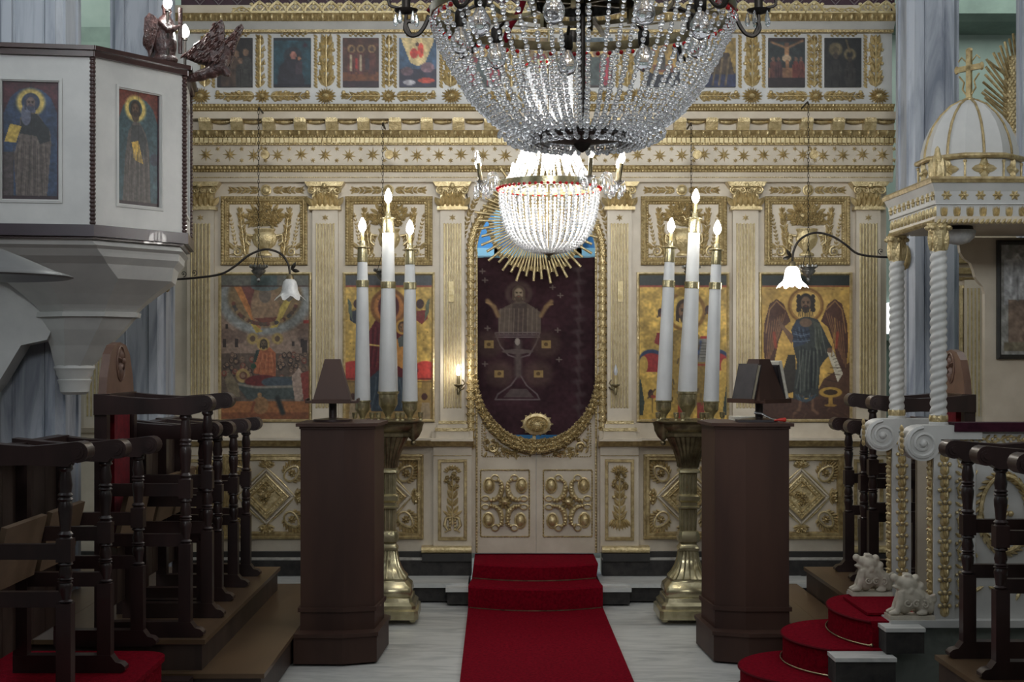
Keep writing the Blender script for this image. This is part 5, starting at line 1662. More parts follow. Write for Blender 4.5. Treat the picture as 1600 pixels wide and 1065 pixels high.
# ================================================================== GOOSENECK LAMPS
def gooseneck(path, d, tip, lit, label, plate):
    pts = [at(px, py, d) for px, py in path]
    t = thing('gooseneck_lamp', label, 'wall lamp', pts[0])
    q = MB()
    fine = []
    for i in range(len(pts) - 1):
        p0, p1, p2, p3 = pts[max(i - 1, 0)], pts[i], pts[i + 1], pts[min(i + 2, len(pts) - 1)]
        for s_ in range(5):
            u = s_ / 5
            fine.append(0.5 * ((2 * p1) + (p2 - p0) * u + (2 * p0 - 5 * p1 + 4 * p2 - p3) * u * u + (3 * p1 - p0 - 3 * p2 + p3) * u ** 3))
    fine.append(pts[-1])
    q.tube(fine, 0.0075, 7)
    q.build('arm', 'iron', t, 60)
    q = MB()
    a0 = pts[1]
    sg = 1 if pts[-1].x > pts[0].x else -1
    for k in (0.3, 0.5):
        b0 = pts[0].lerp(pts[2], k)
        q = MB(); q.spiral(b0.x, b0.z + 0.028, 0.02, d, 0.003, 1.3, -PI / 2, sg); q.build('arm_curl', 'iron', t, 60)
    q = MB()
    e = pts[-1]
    q.leaf(e.x + sg * 0.01, e.z + 0.03, PI / 2 - sg * 0.5, 0.06, 0.025, d - 0.004, 0.01); q.leaf(e.x + sg * 0.015, e.z + 0.03, -sg * 0.2 + (0 if sg > 0 else PI), 0.05, 0.025, d - 0.004, 0.01)
    q.build('leaf_ornament', 'iron', t, 60)
    q = MB(); p = pts[0]
    q.ball((p.x - sg * 0.006, p.y - 0.01, p.z), (0.032, 0.06, 0.085), 10, 6); q.dome(p.x, p.z + 0.06, 0.02, p.y - 0.02, 0.02, 8)
    q.build('wall_plate', 'gold_matt', t, 60)
    q = MB(); zt = e.z
    q.lathe([(0.014, zt + 0.004), (0.022, zt - 0.008), (0.028, zt - 0.03), (0.024, zt - 0.034)], e.x, d, 12); q.build('socket', 'old_brass', t, 50)
    # frilled glass shade
    n = 36; vs, fs = [], []
    prof = [(0.026, -0.028), (0.042, -0.045), (0.05, -0.075), (0.053, -0.10), (0.062, -0.125), (0.086, -0.148), (0.094, -0.155)]
    for i, (r, z) in enumerate(prof):
        fr = 0.14 * max(0, (i - 3)) / 3
        for k in range(n):
            a = 2 * PI * k / n
            rr = r * (1 + fr * math.cos(7 * a))
            vs.append((e.x + rr * math.cos(a), d + rr * math.sin(a), zt + z - 0.016 * fr / 0.14 * math.cos(7 * a)))
    for i in range(len(prof) - 1):
        for k in range(n):
            k2 = (k + 1) % n
            fs.append((i * n + k, i * n + k2, (i + 1) * n + k2, (i + 1) * n + k))
    q = MB(); q.add(vs, fs); q.build('glass_shade', 'shade_lit' if lit else 'shade_glass', t, 60)
    q = MB(); q.ball((e.x, d, zt - 0.085), (0.026, 0.026, 0.035), 10, 7); q.build('light_bulb', 'bulb' if lit else 'bulb_off', t, 60)
    if lit:
        light('gooseneck_light', 'POINT', (e.x, d, zt - 0.15), 5, (1, 0.96, 0.9), 0.04)


gooseneck([(262, 437), (305, 434), (345, 428), (368, 415), (390, 398), (415, 389.5), (438, 396), (450, 412), (453, 429)], 9.32, None, False, 'unlit gooseneck wall lamp with frilled glass shade on the left pier', None)
gooseneck([(1413, 402), (1372, 401), (1340, 396), (1320, 381), (1298, 368), (1272, 363.5), (1250, 374), (1240, 392), (1238, 409)], 9.32, None, True, 'lit gooseneck wall lamp with frilled glass shade on the right pier', None)

# ================================================================== MARBLE PIERS
def pier(name, label, xc, yc, w, ztop, ch=0.03, lines=True):
    t = thing(name, label, 'pier', (xc, yc, 0))
    h = w / 2
    poly = [(xc - h + ch, yc - h), (xc + h - ch, yc - h), (xc + h, yc - h + ch), (xc + h, yc + h - ch), (xc + h - ch, yc + h), (xc - h + ch, yc + h), (xc - h, yc + h - ch), (xc - h, yc - h + ch)]
    q = MB(); q.prism(poly, 0.0, ztop, 'z'); q.build('shaft', 'pier', t, 0)
    # raised strips at the arrises leave sunk panels on each face
    e = 0.014
    for sx in (-1, 1):
        q = MB(); x0 = xc + sx * (h - ch - 0.055)
        q.box(min(x0, xc + sx * (h - ch)), max(x0, xc + sx * (h - ch)), yc - h - e, yc - h + 0.005, 0.12, ztop); q.build('edge_strip', 'pier', t, 0)
        q = MB()
        q.tube([(x0 - sx * 0.012, yc - h, 0.12), (x0 - sx * 0.012, yc - h, ztop)], 0.006, 6); q.build('arris_bead', 'pier', t, 60)
        for sy in (-1, 1):
            q = MB(); y0 = yc + sy * (h - ch - 0.055); xf = xc + sx * h
            q.box(min(xf - sx * 0.005, xf + sx * e), max(xf - sx * 0.005, xf + sx * e), min(y0, yc + sy * (h - ch)), max(y0, yc + sy * (h - ch)), 0.12, ztop); q.build('edge_strip', 'pier', t, 0)
    q = MB(); q.box(xc - h - 0.03, xc + h + 0.03, yc - h - 0.03, yc + h + 0.03, 0.0, 0.13); q.build('pier_base', 'pier', t, 0)


pier('marble_pier', 'blue grey marble pier standing inside the pulpit on the left', -2.61, 8.22, 0.36, 5.2)
pier('marble_pier', 'blue grey marble pier with the unlit gooseneck lamp on the left', -2.31, 9.41, 0.33, 5.2)
pier('marble_pier', 'blue grey marble pier behind the twisted columns on the right', 2.812, 9.41, 0.31, 5.2)
pier('marble_pier', 'grey marble pier cut by the right edge beside the gold rays', 3.265, 8.25, 0.42, 5.2)

# ================================================================== SIDE SCREENS IN THE AISLES
def side_screen(sd):
    lab = ('cream and gold side screen behind the carved crest and pulpit on the left', 'cream and gold side screen between the right pier and throne')[sd > 0]
    y = 10.3
    xa, xb = ((-3.6, ix(256)) if sd < 0 else (2.95, 4.3))
    t = thing('side_screen', lab, 'icon screen', ((xa + xb) / 2, y, 0.0))
    q = MB(); q.box(xa, xb, y, y + 0.1, 0.0, 3.6 if sd < 0 else 2.62); q.build('screen_wall', 'cream', t, 0)
    for py0, py1, out, mm in ((375, 386, .16, 'gold_matt'), (386, 396, .14, 'cream'), (396, 410, .15, 'gold_matt'), (410, 418, .06, 'cream'), (418, 427, .10, 'gold_matt'), (427, 433, .03, 'cream'), (433, 437, .06, 'gold_matt'), (668, 676, .06, 'cream'), (688, 694, .08, 'cream'), (862, 880, .06, 'black')):
        yy = y - out
        q = MB(); q.sweepx([(y + .01, iz(py0, yy)), (yy, iz(py0, yy)), (yy + .03, iz(py1, yy)), (y + .01, iz(py1, yy))], xa, xb)
        q.build({'gold_matt': 'gilded_moulding', 'cream': 'cornice', 'black': 'plinth'}[mm], mm, t, 0)
    pxs = (1524,) if sd > 0 else (148, 268)
    for pc in pxs:
        yp = y - 0.04
        q = MB(); q.box(ix(pc - 17, yp), ix(pc + 17, yp), yp, y, iz(668, yp), iz(437, yp)); sh = q.build('pilaster', 'cream', t, 0)
        q = MB()
        for k in range(5):
            xx = ix(pc - 11.5 + 5.75 * k, yp); q.tube([(xx, yp, iz(650, yp)), (xx, yp, iz(450, yp))], 0.0065, 6)
        q.build('fluting', 'ivory_gold', sh, 60)
    return t


ssr = side_screen(1)
ssl = side_screen(-1)
y = 10.3
q = MB(); q.frame(ix(1498, y), ix(1510, y), iz(672, y), iz(446, y), [(0, y), (0, y - .03), (.02, y - .03), (.026, y)]); q.build('icon_frame', 'gold', ssr, 0)
P = Paint(20, 40, (178, 146, 62)); P.rect(0, .6, 1, 1, (70, 40, 36)); P.noise(.2)
tag(painting('side_icon', P, ix(158, 10.27), ix(180, 10.27), iz(650, 10.27), iz(545, 10.27), 10.27, None, .02), 'gold ground icon glimpsed left of the carved crest in the left aisle', 'icon painting')
P = Paint(24, 60, (172, 142, 60)); P.rect(0, .55, 1, 1, (76, 44, 36)); P.noise(.25)
tag(painting('side_icon', P, ix(252, 10.25), ix(289, 10.25), iz(668, 10.25), iz(440, 10.25), 10.25, None, .02), 'narrow strip of gold icon between the left pier and the first pilaster', 'icon painting')
light('apse_fill_light', 'POINT', (AX - 0.3, 11.2, 3.3), 55, (0.85, 0.95, 1.0), 0.2)  # added fill behind the screen to brighten the blue apse wall, no lamp modelled

# ================================================================== PLATFORMS OF THE STALLS
def platform(name, label, x0, x1, y0, y1, z0, z1, m='floorwood', nb=6, lip=0.02):
    """boarded wooden platform; the boards run in depth"""
    t = thing(name, label, 'platform', ((x0 + x1) / 2, (y0 + y1) / 2, z0))
    q = MB(); q.box(x0, x1, y0, y1, z0, z1 - 0.022); q.build('platform_side', 'stall_light' if m == 'floorwood' else m, t, 0)
    for i in range(nb):
        a, b_ = x0 - lip + (x1 - x0 + 2 * lip) * i / nb, x0 - lip + (x1 - x0 + 2 * lip) * (i + 1) / nb
        q = MB(); q.box(a + 0.001, b_ - 0.001, y0 - lip, y1, z1 - 0.022, z1); q.build('board', m, t, 0)
    return t


platform('stall_platform', 'low brown boarded platform running to the left lectern', -3.4, -1.11, 6.78, 9.45, 0.0, 0.165, nb=5)
platform('stall_platform', 'upper boarded platform under the far left stalls', -3.4, -1.40, 6.84, 9.2, 0.165, 0.313, nb=5)
platform('stall_platform', 'low brown boarded platform behind the right lectern', 1.66, 1.95, 7.75, 9.45, 0.0, 0.165, nb=2)
platform('stall_platform', 'upper boarded platform under the far right stalls', 1.98, 2.76, 7.95, 9.2, 0.0, 0.313, nb=3)
platform('stall_platform', 'bare wooden platform under the near right stalls', 1.99, 3.6, 4.5, 6.48, 0.0, 0.313, nb=4)
# red carpeted platform at the near left with rounded corner
t = thing('carpeted_platform', 'red carpeted platform with rounded corner under the near left stalls', 'platform', (-2.4, 5.6, 0))
xr, yr, r = -1.50, 6.55, 0.12
poly = [(-3.4, 4.2), (xr, 4.2), (xr, yr - r)] + [(xr - r + r * math.cos(a), yr - r + r * math.sin(a)) for a in [PI / 2 * k / 8 for k in range(1, 9)]] + [(-3.4, yr)]
q = MB(); q.prism(poly, 0.0, 0.29, 'z'); q.build('platform_side', 'red', t, 40)
q = MB(); q.prism([(x + (0.012 if x > -3 else 0), y_ + 0.012) for x, y_ in poly], 0.29, 0.313, 'z'); q.build('carpet_top', 'red', t, 40)
q = MB(); q.box(-3.4, -1.42, 6.62, 6.74, 0.0, 0.16); q.build('dark_kick_board', 'stall', t, 0)

# ================================================================== CHOIR STALLS
def turned_post(x, y, z0, z1, zr):
    """square foot block, turned shaft with rings and a block at the rail"""
    q = MB()
    h = 0.029
    q.box(x - h, x + h, y - h, y + h, z0, z0 + 0.40 * (z1 - z0))
    za = z0 + 0.40 * (z1 - z0)
    r = 0.029
    def seg(a, b_):
        L = b_ - a
        return [(r, a), (r * 0.8, a + 0.02 * L), (r * 1.06, a + .06 * L), (r * .72, a + .10 * L), (r * .78, a + .2 * L), (r * .95, a + .36 * L), (r * .98, a + .44 * L), (r * .8, a + .50 * L), (r * 1.05, a + .53 * L), (r * .8, a + .56 * L), (r * 1.05, a + .59 * L), (r * .8, a + .62 * L), (r * .95, a + .72 * L), (r * .7, a + .9 * L), (r * 1.05, a + .94 * L), (r * .9, b_)]
    q.lathe(seg(za, zr - 0.045), x, y, 12)
    q.box(x - h, x + h, y - h, y + h, zr - 0.045, zr + 0.045)
    q.lathe(seg(zr + 0.045, z1), x, y, 12)
    return q


def stalls(name, label, ys, xb, xp, xs, z0, za, seats=True, crest=False, cushion=False, group=None, boards=True, backs=True):
    """row of choir stalls; dividers stand at the distances ys, backs at xb, front posts at xp, arm scrolls end at xs"""
    sg = 1 if xs > xb else -1
    t = thing(name, label, 'choir stall', ((xb + xp) / 2, sum(ys) / len(ys), z0), group)
    zlist = za if isinstance(za, (list, tuple)) else [za] * len(ys)
    za = min(zlist)
    zr = z0 + 0.62 * (za - z0)
    for y, za in zip(ys, zlist):
        # arm: dished beam with a rolled scroll at the front
        q = MB()
        L = xs - xb
        top = [(xb - sg * 0.03, za + 0.02), (xb + L * 0.25, za + 0.004), (xb + L * 0.5, za - 0.004), (xb + L * 0.75, za + 0.006), (xs - sg * 0.05, za + 0.014), (xs - sg * 0.02, za + 0.004)]
        bot = [(xs - sg * 0.04, za - 0.045), (xs - sg * 0.075, za - 0.07), (xp + sg * 0.02, za - 0.082), (xb + L * 0.5, za - 0.075), (xb - sg * 0.03, za - 0.08)]
        q.prism(top + bot, y - 0.042, y + 0.042)
        q.M = Matrix.Translation((xs - sg * 0.04, y, za - 0.026)) @ Matrix.Rotation(PI / 2, 4, 'X')
        q.lathe([(0.041, -0.05), (0.041, 0.05)], 0, 0, 16)
        q.lathe([(0.026, -0.056), (0.026, 0.056)], 0, 0, 14); q.lathe([(0.014, -0.062), (0.014, 0.062)], 0, 0, 10)
        q.M = None
        q.build('arm_rest', 'stall', t, 40)
        turned_post(xp, y, z0 + 0.03, za - 0.075, zr).build('post', 'stall', t, 40)
        q = MB()
        q.box(xb - 0.03, xb + 0.03, y - 0.03, y + 0.03, z0, za - 0.06); q.build('rear_post', 'stall', t, 0)
        for zz, hh in ((zr, 0.035), (z0 + 0.41 * (za - z0), 0.035)):
            q = MB(); q.box(min(xb, xp), max(xb, xp), y - 0.02, y + 0.02, zz - hh, zz + hh * 0.7); q.build('side_rail', 'stall', t, 0)
        q = MB(); f = xp + sg * 0.09
        q.prism([(xb - sg * 0.03, z0), (f - sg * 0.02, z0), (f, z0 + 0.012), (f, z0 + 0.026), (f - sg * 0.015, z0 + 0.04), (f - sg * 0.04, z0 + 0.046), (xp + sg * 0.028, z0 + 0.075), (xb - sg * 0.03, z0 + 0.075)], y - 0.032, y + 0.032)
        q.build('foot_rail', 'stall', t, 30)
    za = min(zlist)
    for y0, y1 in zip(ys[:-1], ys[1:]):
        if backs:
            n = 3
            for k in range(n):
                a, b_ = y0 + 0.03 + (y1 - y0 - 0.06) * k / n, y0 + 0.03 + (y1 - y0 - 0.06) * (k + 1) / n
                q = MB(); q.box(xb - sg * 0.025 - 0.008, xb - sg * 0.025 + 0.008, a + 0.002, b_ - 0.002, z0 + 0.1, za - 0.05); q.build('back_panel', 'stall_light' if k != 1 or not cushion else 'stall', t, 0)
        q = MB(); q.box(xb - 0.035, xb + 0.035, y0, y1, za - 0.05, za + 0.02); q.build('back_rail', 'stall', t, 0)
        if seats:
            # seat board tipped up on its hinge
            q = MB()
            xm = xb + sg * 0.05
            q.M = Matrix.Translation((xm, 0, z0 + 0.42)) @ Matrix.Rotation(sg * 0.22, 4, 'Y')
            q.box(-0.012, 0.012, y0 + 0.035, y1 - 0.035, 0.0, 0.26); q.M = None
            q.build('seat_board', 'seat', t, 0)
        if cushion:
            q = MB(); q.box(xb - 0.005 + sg * 0.02 - 0.015, xb + sg * 0.02 + 0.015, y0 + 0.09, y1 - 0.14, z0 + 0.42, za - 0.06); q.build('back_cushion', 'red_velvet', t, 0)
        if crest:
            ym, w = (y0 + y1) / 2, (y1 - y0) / 2 - 0.0
            zb = za + 0.02
            outline = [(ym - w, zb), (ym + w, zb), (ym + w * 0.93, zb + 0.08), (ym + w * 0.70, zb + 0.19), (ym + w * 0.42, zb + 0.235), (ym, zb + 0.25), (ym - w * 0.42, zb + 0.235), (ym - w * 0.70, zb + 0.19), (ym - w * 0.93, zb + 0.08)]
            q = MB(); q.prism(outline, xb - 0.02, xb + 0.02, 'x'); cs = q.build('carved_crest', 'crest', t, 0)
            Mx = Matrix(((0, -sg, 0, xb + sg * 0.021), (-sg if sg > 0 else 1, 0, 0, 0), (0, 0, 1, 0), (0, 0, 0, 1)))
            q = MB()
            q.M = Matrix.Translation((xb + sg * 0.021, ym, zb + 0.145)) @ Matrix.Rotation(sg * PI / 2, 4, 'Z')
            q.ring(0, 0, 0.075, 0.085, 0, 0.006, 20)
            for k in range(5): q.leaf(0, 0.01, PI / 2 + 2 * PI * k / 5, 0.055, 0.034, 0, 0.018)
            q.leaf(0, -0.02, -PI / 2, 0.065, 0.026, 0, 0.016); q.dome(0, 0.012, 0.016, -0.012, 0.014, 8)
            q.build('carved_flower', 'crest', cs, 50)
    return t


stalls('choir_stall', 'near left choir stalls standing on red carpet', [5.56, 6.13, 6.69], -2.02, -1.665, -1.565, 0.313, [1.312, 1.288, 1.270])
stalls('choir_stall', 'high left stall with rounded carved crest and red back cushion', [6.90, 7.42], -1.89, -1.49, -1.352, 0.313, 1.455, True, True, True)
stalls('choir_stall', 'far left row of low stalls nearest the icon screen', [7.53, 7.92, 8.40, 8.82], -1.95, -1.535, -1.44, 0.313, [1.30, 1.285, 1.278, 1.27])
stalls('choir_stall', 'near right choir stalls in front of the throne side', [5.05, 5.55, 6.0, 6.42], 2.50, 2.10, 1.985, 0.313, 1.268, True, backs=False)
stalls('choir_stall', 'high right stall with carved crest glimpsed behind the twisted columns', [8.0, 8.50], 2.62, 2.22, 2.06, 0.313, 1.425, True, True, True)
stalls('choir_stall', 'far right row of low stalls nearest the icon screen', [8.62, 9.0], 2.62, 2.20, 2.085, 0.313, 1.262, False, backs=False)

# ================================================================== LECTERNS
def octo(xc, yc, hx, hy, ch):
    return [(xc - hx + ch, yc - hy), (xc + hx - ch, yc - hy), (xc + hx, yc - hy + ch), (xc + hx, yc + hy - ch), (xc + hx - ch, yc + hy), (xc - hx + ch, yc + hy), (xc - hx, yc + hy - ch), (xc - hx, yc - hy + ch)]


def lectern(xc, yc, label):
    t = thing('lectern', label, 'lectern', (xc, yc, 0))
    sg = 1 if xc < 0 else -1
    def hexa(hx, hy, k=0.12):
        # front comes to a blunt ridge, as a many sided pillar does
        pts = [(xc - sg * hx, yc - hy * 0.97), (xc + sg * hx * 0.12, yc - hy), (xc + sg * hx * 0.88, yc - hy * 0.80), (xc + sg * hx, yc + hy * 0.55), (xc + sg * hx * 0.5, yc + hy), (xc - sg * hx * 0.5, yc + hy), (xc - sg * hx, yc + hy * 0.6)]
        return pts
    q = MB(); q.prism(hexa(0.236, 0.36), 0.0, 0.142, 'z'); q.build('plinth', 'lectern', t, 0)
    q = MB(); q.prism(hexa(0.246, 0.374), 0.142, 0.162, 'z'); q.build('plinth_top', 'lectern', t, 0)
    q = MB(); q.prism(hexa(0.214, 0.25), 0.162, 0.262, 'z'); q.build('base_skirt', 'lectern', t, 0)
    q = MB(); q.prism(hexa(0.226, 0.262), 0.262, 0.285, 'z'); q.build('skirt_moulding', 'lectern', t, 0)
    q = MB(); q.prism(hexa(0.213, 0.245), 0.285, 1.262, 'z'); q.build('body', 'lectern', t, 0)
    q = MB(); q.prism(hexa(0.219, 0.255), 1.258, 1.272, 'z'); q.prism(hexa(0.236, 0.272), 1.272, 1.290, 'z'); q.build('top_board', 'lectern', t, 0)
    return t


def book_stand(x, y, z, label, rot):
    t = thing('book_stand', label, 'book stand', (x, y, z))
    q = MB(); q.lathe([(0.11, z), (0.11, z + 0.012), (0.03, z + 0.02), (0.022, z + 0.022), (0.022, z + 0.12)], x, y, 12); q.build('stem', 'stall', t, 40)
    zb = z + 0.105
    Mx = Matrix.Translation((x, y, zb)) @ Matrix.Rotation(rot, 4, 'Z')
    q = MB(Mx); h = 0.105
    # four sloping reading faces meeting in a flat top
    q.add([(-h, -h, .012), (h, -h, .012), (h, h, .012), (-h, h, .012), (-0.042, -0.042, .245), (0.042, -0.042, .245), (0.042, 0.042, .245), (-0.042, 0.042, .245)],
          [(0, 1, 5, 4), (1, 2, 6, 5), (2, 3, 7, 6), (3, 0, 4, 7), (4, 5, 6, 7), (3, 2, 1, 0)])
    q.build('sloping_desk', 'lectern', t, 0)
    q = MB(Mx)
    for k in range(4):
        q.M = Mx @ Matrix.Rotation(k * PI / 2, 4, 'Z')
        q.box(-h, h, -h - 0.042, -h + 0.01, 0.0, 0.012); q.box(-h, h, -h - 0.042, -h - 0.032, 0.012, 0.024)
    q.build('book_ledge', 'lectern', t, 0)
    return t, Mx, h


LX, LY = -0.858, 8.1
RX, RY = 1.388, 8.12
lectern(LX, LY, 'tall brown wooden lectern left of the red runner')
lectern(RX, RY, 'tall brown wooden lectern right of the red runner')
book_stand(at(520, 650, LY).x, LY, 1.290, 'empty four sided reading stand on the left lectern', 0.05)
bs, BM_, bh = book_stand(at(1186, 650, RY).x, RY, 1.290, 'four sided reading stand holding open books on the right lectern', 0.62)
sl = math.atan2(bh - 0.042, 0.233)


def book(Mbase, ang, off, w, h, th, cover, label, lift=0.0, spread=0.0):
    t = thing('book', label, 'book', tuple((Mbase @ Matrix.Rotation(ang, 4, 'Z') @ Vector((off, -bh, 0.02)))))
    F = Mbase @ Matrix.Rotation(ang, 4, 'Z') @ Matrix.Translation((off, -bh - 0.004 - lift, 0.014)) @ Matrix.Rotation(-sl, 4, 'X')
    q = MB(F); q.box(-w / 2 + 0.006, w / 2 - 0.004, -th + 0.004, -0.005, 0.006, h - 0.006); q.build('pages', 'paper_edge', t, 0)
    q = MB(F); q.box(-w / 2, w / 2, -0.005, 0.0, 0, h); q.box(-w / 2, w / 2, -th, -th + 0.004, 0, h); q.box(-w / 2, -w / 2 + 0.005, -th, 0, 0, h); q.build('cover', cover, t, 0)
    return t


book(BM_, -PI / 2, 0.0, 0.15, 0.205, 0.03, 'book_dark', 'dark covered service book leaning on the left face of the reading stand')
book(BM_, PI / 2, -0.005, 0.155, 0.225, 0.022, 'paper', 'pale paged book leaning on the right face of the reading stand', 0.024)
book(BM_, PI / 2, 0.0, 0.16, 0.20, 0.022, 'book_dark', 'thin dark book behind the pale one on the right face of the stand')
zt = 1.291
q = MB()
for k in range(3):
    q.box(-0.10, 0.10 - 0.01 * k, -0.07, 0.07, 0.007 * k, 0.007 * k + 0.006)
bk = MB(Matrix.Translation((at(1170, 640, 8.27).x, 8.27, zt)) @ Matrix.Rotation(0.1, 4, 'Z')); bk.v, bk.f = [tuple(bk.M @ Vector(p)) for p in q.v], q.f
o = bk.build('booklet', 'paper', None, 0); tag(o, 'white booklets lying flat behind the stem of the right reading stand', 'booklet')
q = MB(); p = Vector((at(1180, 650, 8.0).x, 8.02, zt)); q.box(p.x - 0.10, p.x + 0.10, p.y - 0.05, p.y + 0.05, zt, zt + 0.012)
tag(q.build('flat_book', 'book_dark', None, 0), 'dark flat book lying under the right reading stand', 'book')
q = MB(); p = Vector((at(1221, 655, 8.0).x, 8.0, zt + 0.01))
q.tube([(p.x - 0.045, p.y, zt + 0.008), (p.x - 0.01, p.y, zt + 0.012), (p.x + 0.02, p.y, zt + 0.012), (p.x + 0.026, p.y, zt + 0.012)], [0.003, 0.009, 0.013, 0.008], 8)
tag(q.build('red_marker', 'book_red', None, 50), 'small red plastic marker on the right end of the right lectern', 'marker')
q = MB(); q.tube([(p.x - 0.14, 8.06, zt + 0.05), (p.x - 0.10, 8.05, zt + 0.045), (p.x - 0.06, 8.04, zt + 0.022), (p.x - 0.035, 8.03, zt + 0.012)], [0.008, 0.006, 0.005, 0.003], 6)
tag(q.build('pen', 'silver', None, 50), 'silver pen sloping down beside the red marker on the right lectern', 'pen')

# ================================================================== BRASS CANDLE STANDS
def sq(q, prof, x, y, ch=0.12):
    vs, fs = [], []
    for h, z in prof:
        e = h * (1 - ch)
        vs += [(x - e, y - h, z), (x + e, y - h, z), (x + h, y - e, z), (x + h, y + e, z), (x + e, y + h, z), (x - e, y + h, z), (x - h, y + e, z), (x - h, y - e, z)]
    for i in range(len(prof) - 1):
        for k in range(8):
            k2 = (k + 1) % 8
            fs.append((i * 8 + k, i * 8 + k2, i * 8 + 8 + k2, i * 8 + 8 + k))
    fs.append(tuple(range(7, -1, -1))); o = 8 * (len(prof) - 1); fs.append(tuple(range(o, o + 8)))
    q.add(vs, fs)


def flutes(q, x, y, levels, n=5, r=0.006):
    """reeds on the four faces, following the half widths in levels [(half, z)]"""
    for k in range(4):
        ca, sa = math.cos(k * PI / 2), math.sin(k * PI / 2)
        for i in range(n):
            u = -0.8 + 1.6 * i / (n - 1)
            pts = []
            for h, z in levels:
                px, py = u * h, -h
                pts.append((x + px * ca - py * sa, y + px * sa + py * ca, z))
            q.tube(pts, r, 5)


def candle_stand(px, label, lean):
    y = 9.12
    x = (px - VX) * y / FPX
    Z = lambda py: EYE + (HY - py) * y / FPX
    t = thing('candle_stand', label, 'candle stand', (x, y, 0))
    q = MB(); sq(q, [(0.19, 0.018), (0.2, 0.022), (0.2, 0.075), (0.185, 0.085), (0.185, 0.105), (0.165, 0.125), (0.16, 0.15), (0.15, 0.155)], x, y)
    for sx in (-1, 1):
        for sy in (-1, 1): q.ball((x + sx * 0.165, y + sy * 0.165, 0.012), (0.022, 0.022, 0.012), 8, 5)
    q.build('square_plinth', 'brass', t, 30)
    q = MB(); sq(q, [(0.15, 0.15), (0.158, 0.18), (0.150, 0.215), (0.125, 0.24), (0.12, 0.255), (0.122, 0.26)], x, y); q.build('base_bulge', 'brass', t, 50)
    lv = [(0.118, 0.262), (0.095, 0.29), (0.075, 0.33), (0.062, 0.38), (0.054, 0.43)]
    q = MB(); sq(q, lv, x, y); flutes(q, x, y, lv); q.build('flared_foot', 'brass', t, 40)
    q = MB(); sq(q, [(0.056, 0.43), (0.065, 0.435), (0.065, 0.45), (0.056, 0.46), (0.05, 0.475)], x, y)
    sq(q, [(0.05, 0.475), (0.066, 0.49), (0.068, 0.525), (0.058, 0.555), (0.046, 0.56)], x, y, 0.3); q.build('lower_knob', 'brass', t, 40)
    lv = [(0.044, 0.56), (0.046, 0.62), (0.048, 0.69)]
    q = MB(); sq(q, lv, x, y); flutes(q, x, y, lv, 4, 0.006); q.build('lower_shaft', 'brass', t, 40)
    q = MB(); sq(q, [(0.052, 0.69), (0.07, 0.70), (0.07, 0.708), (0.052, 0.715), (0.052, 0.735), (0.066, 0.75), (0.066, 0.775), (0.05, 0.79)], x, y); q.build('middle_knob', 'brass', t, 40)
    lv = [(0.046, 0.79), (0.046, 0.86), (0.048, 0.915)]
    q = MB(); sq(q, lv, x, y); flutes(q, x, y, lv, 4, 0.006); q.build('upper_shaft', 'brass', t, 40)
    q = MB(); sq(q, [(0.05, 0.915), (0.066, 0.925), (0.064, 0.94), (0.056, 0.945), (0.056, 0.955)], x, y); q.build('collar', 'brass', t, 40)
    lv = [(0.056, 0.955), (0.064, 1.0), (0.082, 1.06), (0.108, 1.115), (0.125, 1.15)]
    q = MB(); sq(q, lv, x, y); flutes(q, x, y, lv, 7, 0.006); q.build('fluted_bell', 'old_brass', t, 40)
    q = MB(); sq(q, [(0.125, 1.15), (0.15, 1.155), (0.152, 1.175), (0.14, 1.185), (0.165, 1.21), (0.17, 1.235), (0.21, 1.245), (0.218, 1.252), (0.205, 1.256)], x, y, 0.3); q.build('tray', 'old_brass', t, 40)
    for sx in (-1, 1):
        q = MB()
        q.lathe([(0.012, 1.128), (0.035, 1.15), (0.055, 1.19), (0.058, 1.215), (0.07, 1.245)], x + sx * 0.165, y - 0.06, 12); q.ball((x + sx * 0.165, y - 0.06, 1.112), 0.018, 10, 7); q.tube([(x + sx * 0.165, y - 0.06, 1.12), (x + sx * 0.165, y - 0.06, 1.14)], 0.006, 6)
        q.build('pendant_ball', 'old_brass', t, 40)
    # cups
    slots = [(-0.158, -0.03, 0.056, 0.125), (0.0, 0.03, 0.070, 0.18), (0.142, -0.03, 0.055, 0.12)]
    for dx, dy, r, h in slots:
        z0 = 1.254
        q = MB(); q.lathe([(0.034, z0), (0.036, z0 + 0.006), (0.016, z0 + 0.016), (0.022, z0 + 0.032), (r * .72, z0 + h * .45), (r * .86, z0 + h * .55), (r * .86, z0 + h * .9), (r * .98, z0 + h * .93), (r * .98, z0 + h), (r * .9, z0 + h)], x + dx, y + dy, 20)
        q.build('candle_cup', 'brass', t, 40)
    for dx, dy in ((-0.09, -0.12), (-0.05, -0.13), (0.07, -0.13), (0.10, -0.12), (-0.2, -0.1), (0.21, -0.05)):
        z0 = 1.254
        q = MB(); q.lathe([(0.016, z0), (0.008, z0 + 0.012), (0.016, z0 + 0.022), (0.018, z0 + 0.05), (0.014, z0 + 0.052)], x + dx, y + dy, 10); q.build('taper_cup', 'brass', t, 40)
    return t, x, y, slots


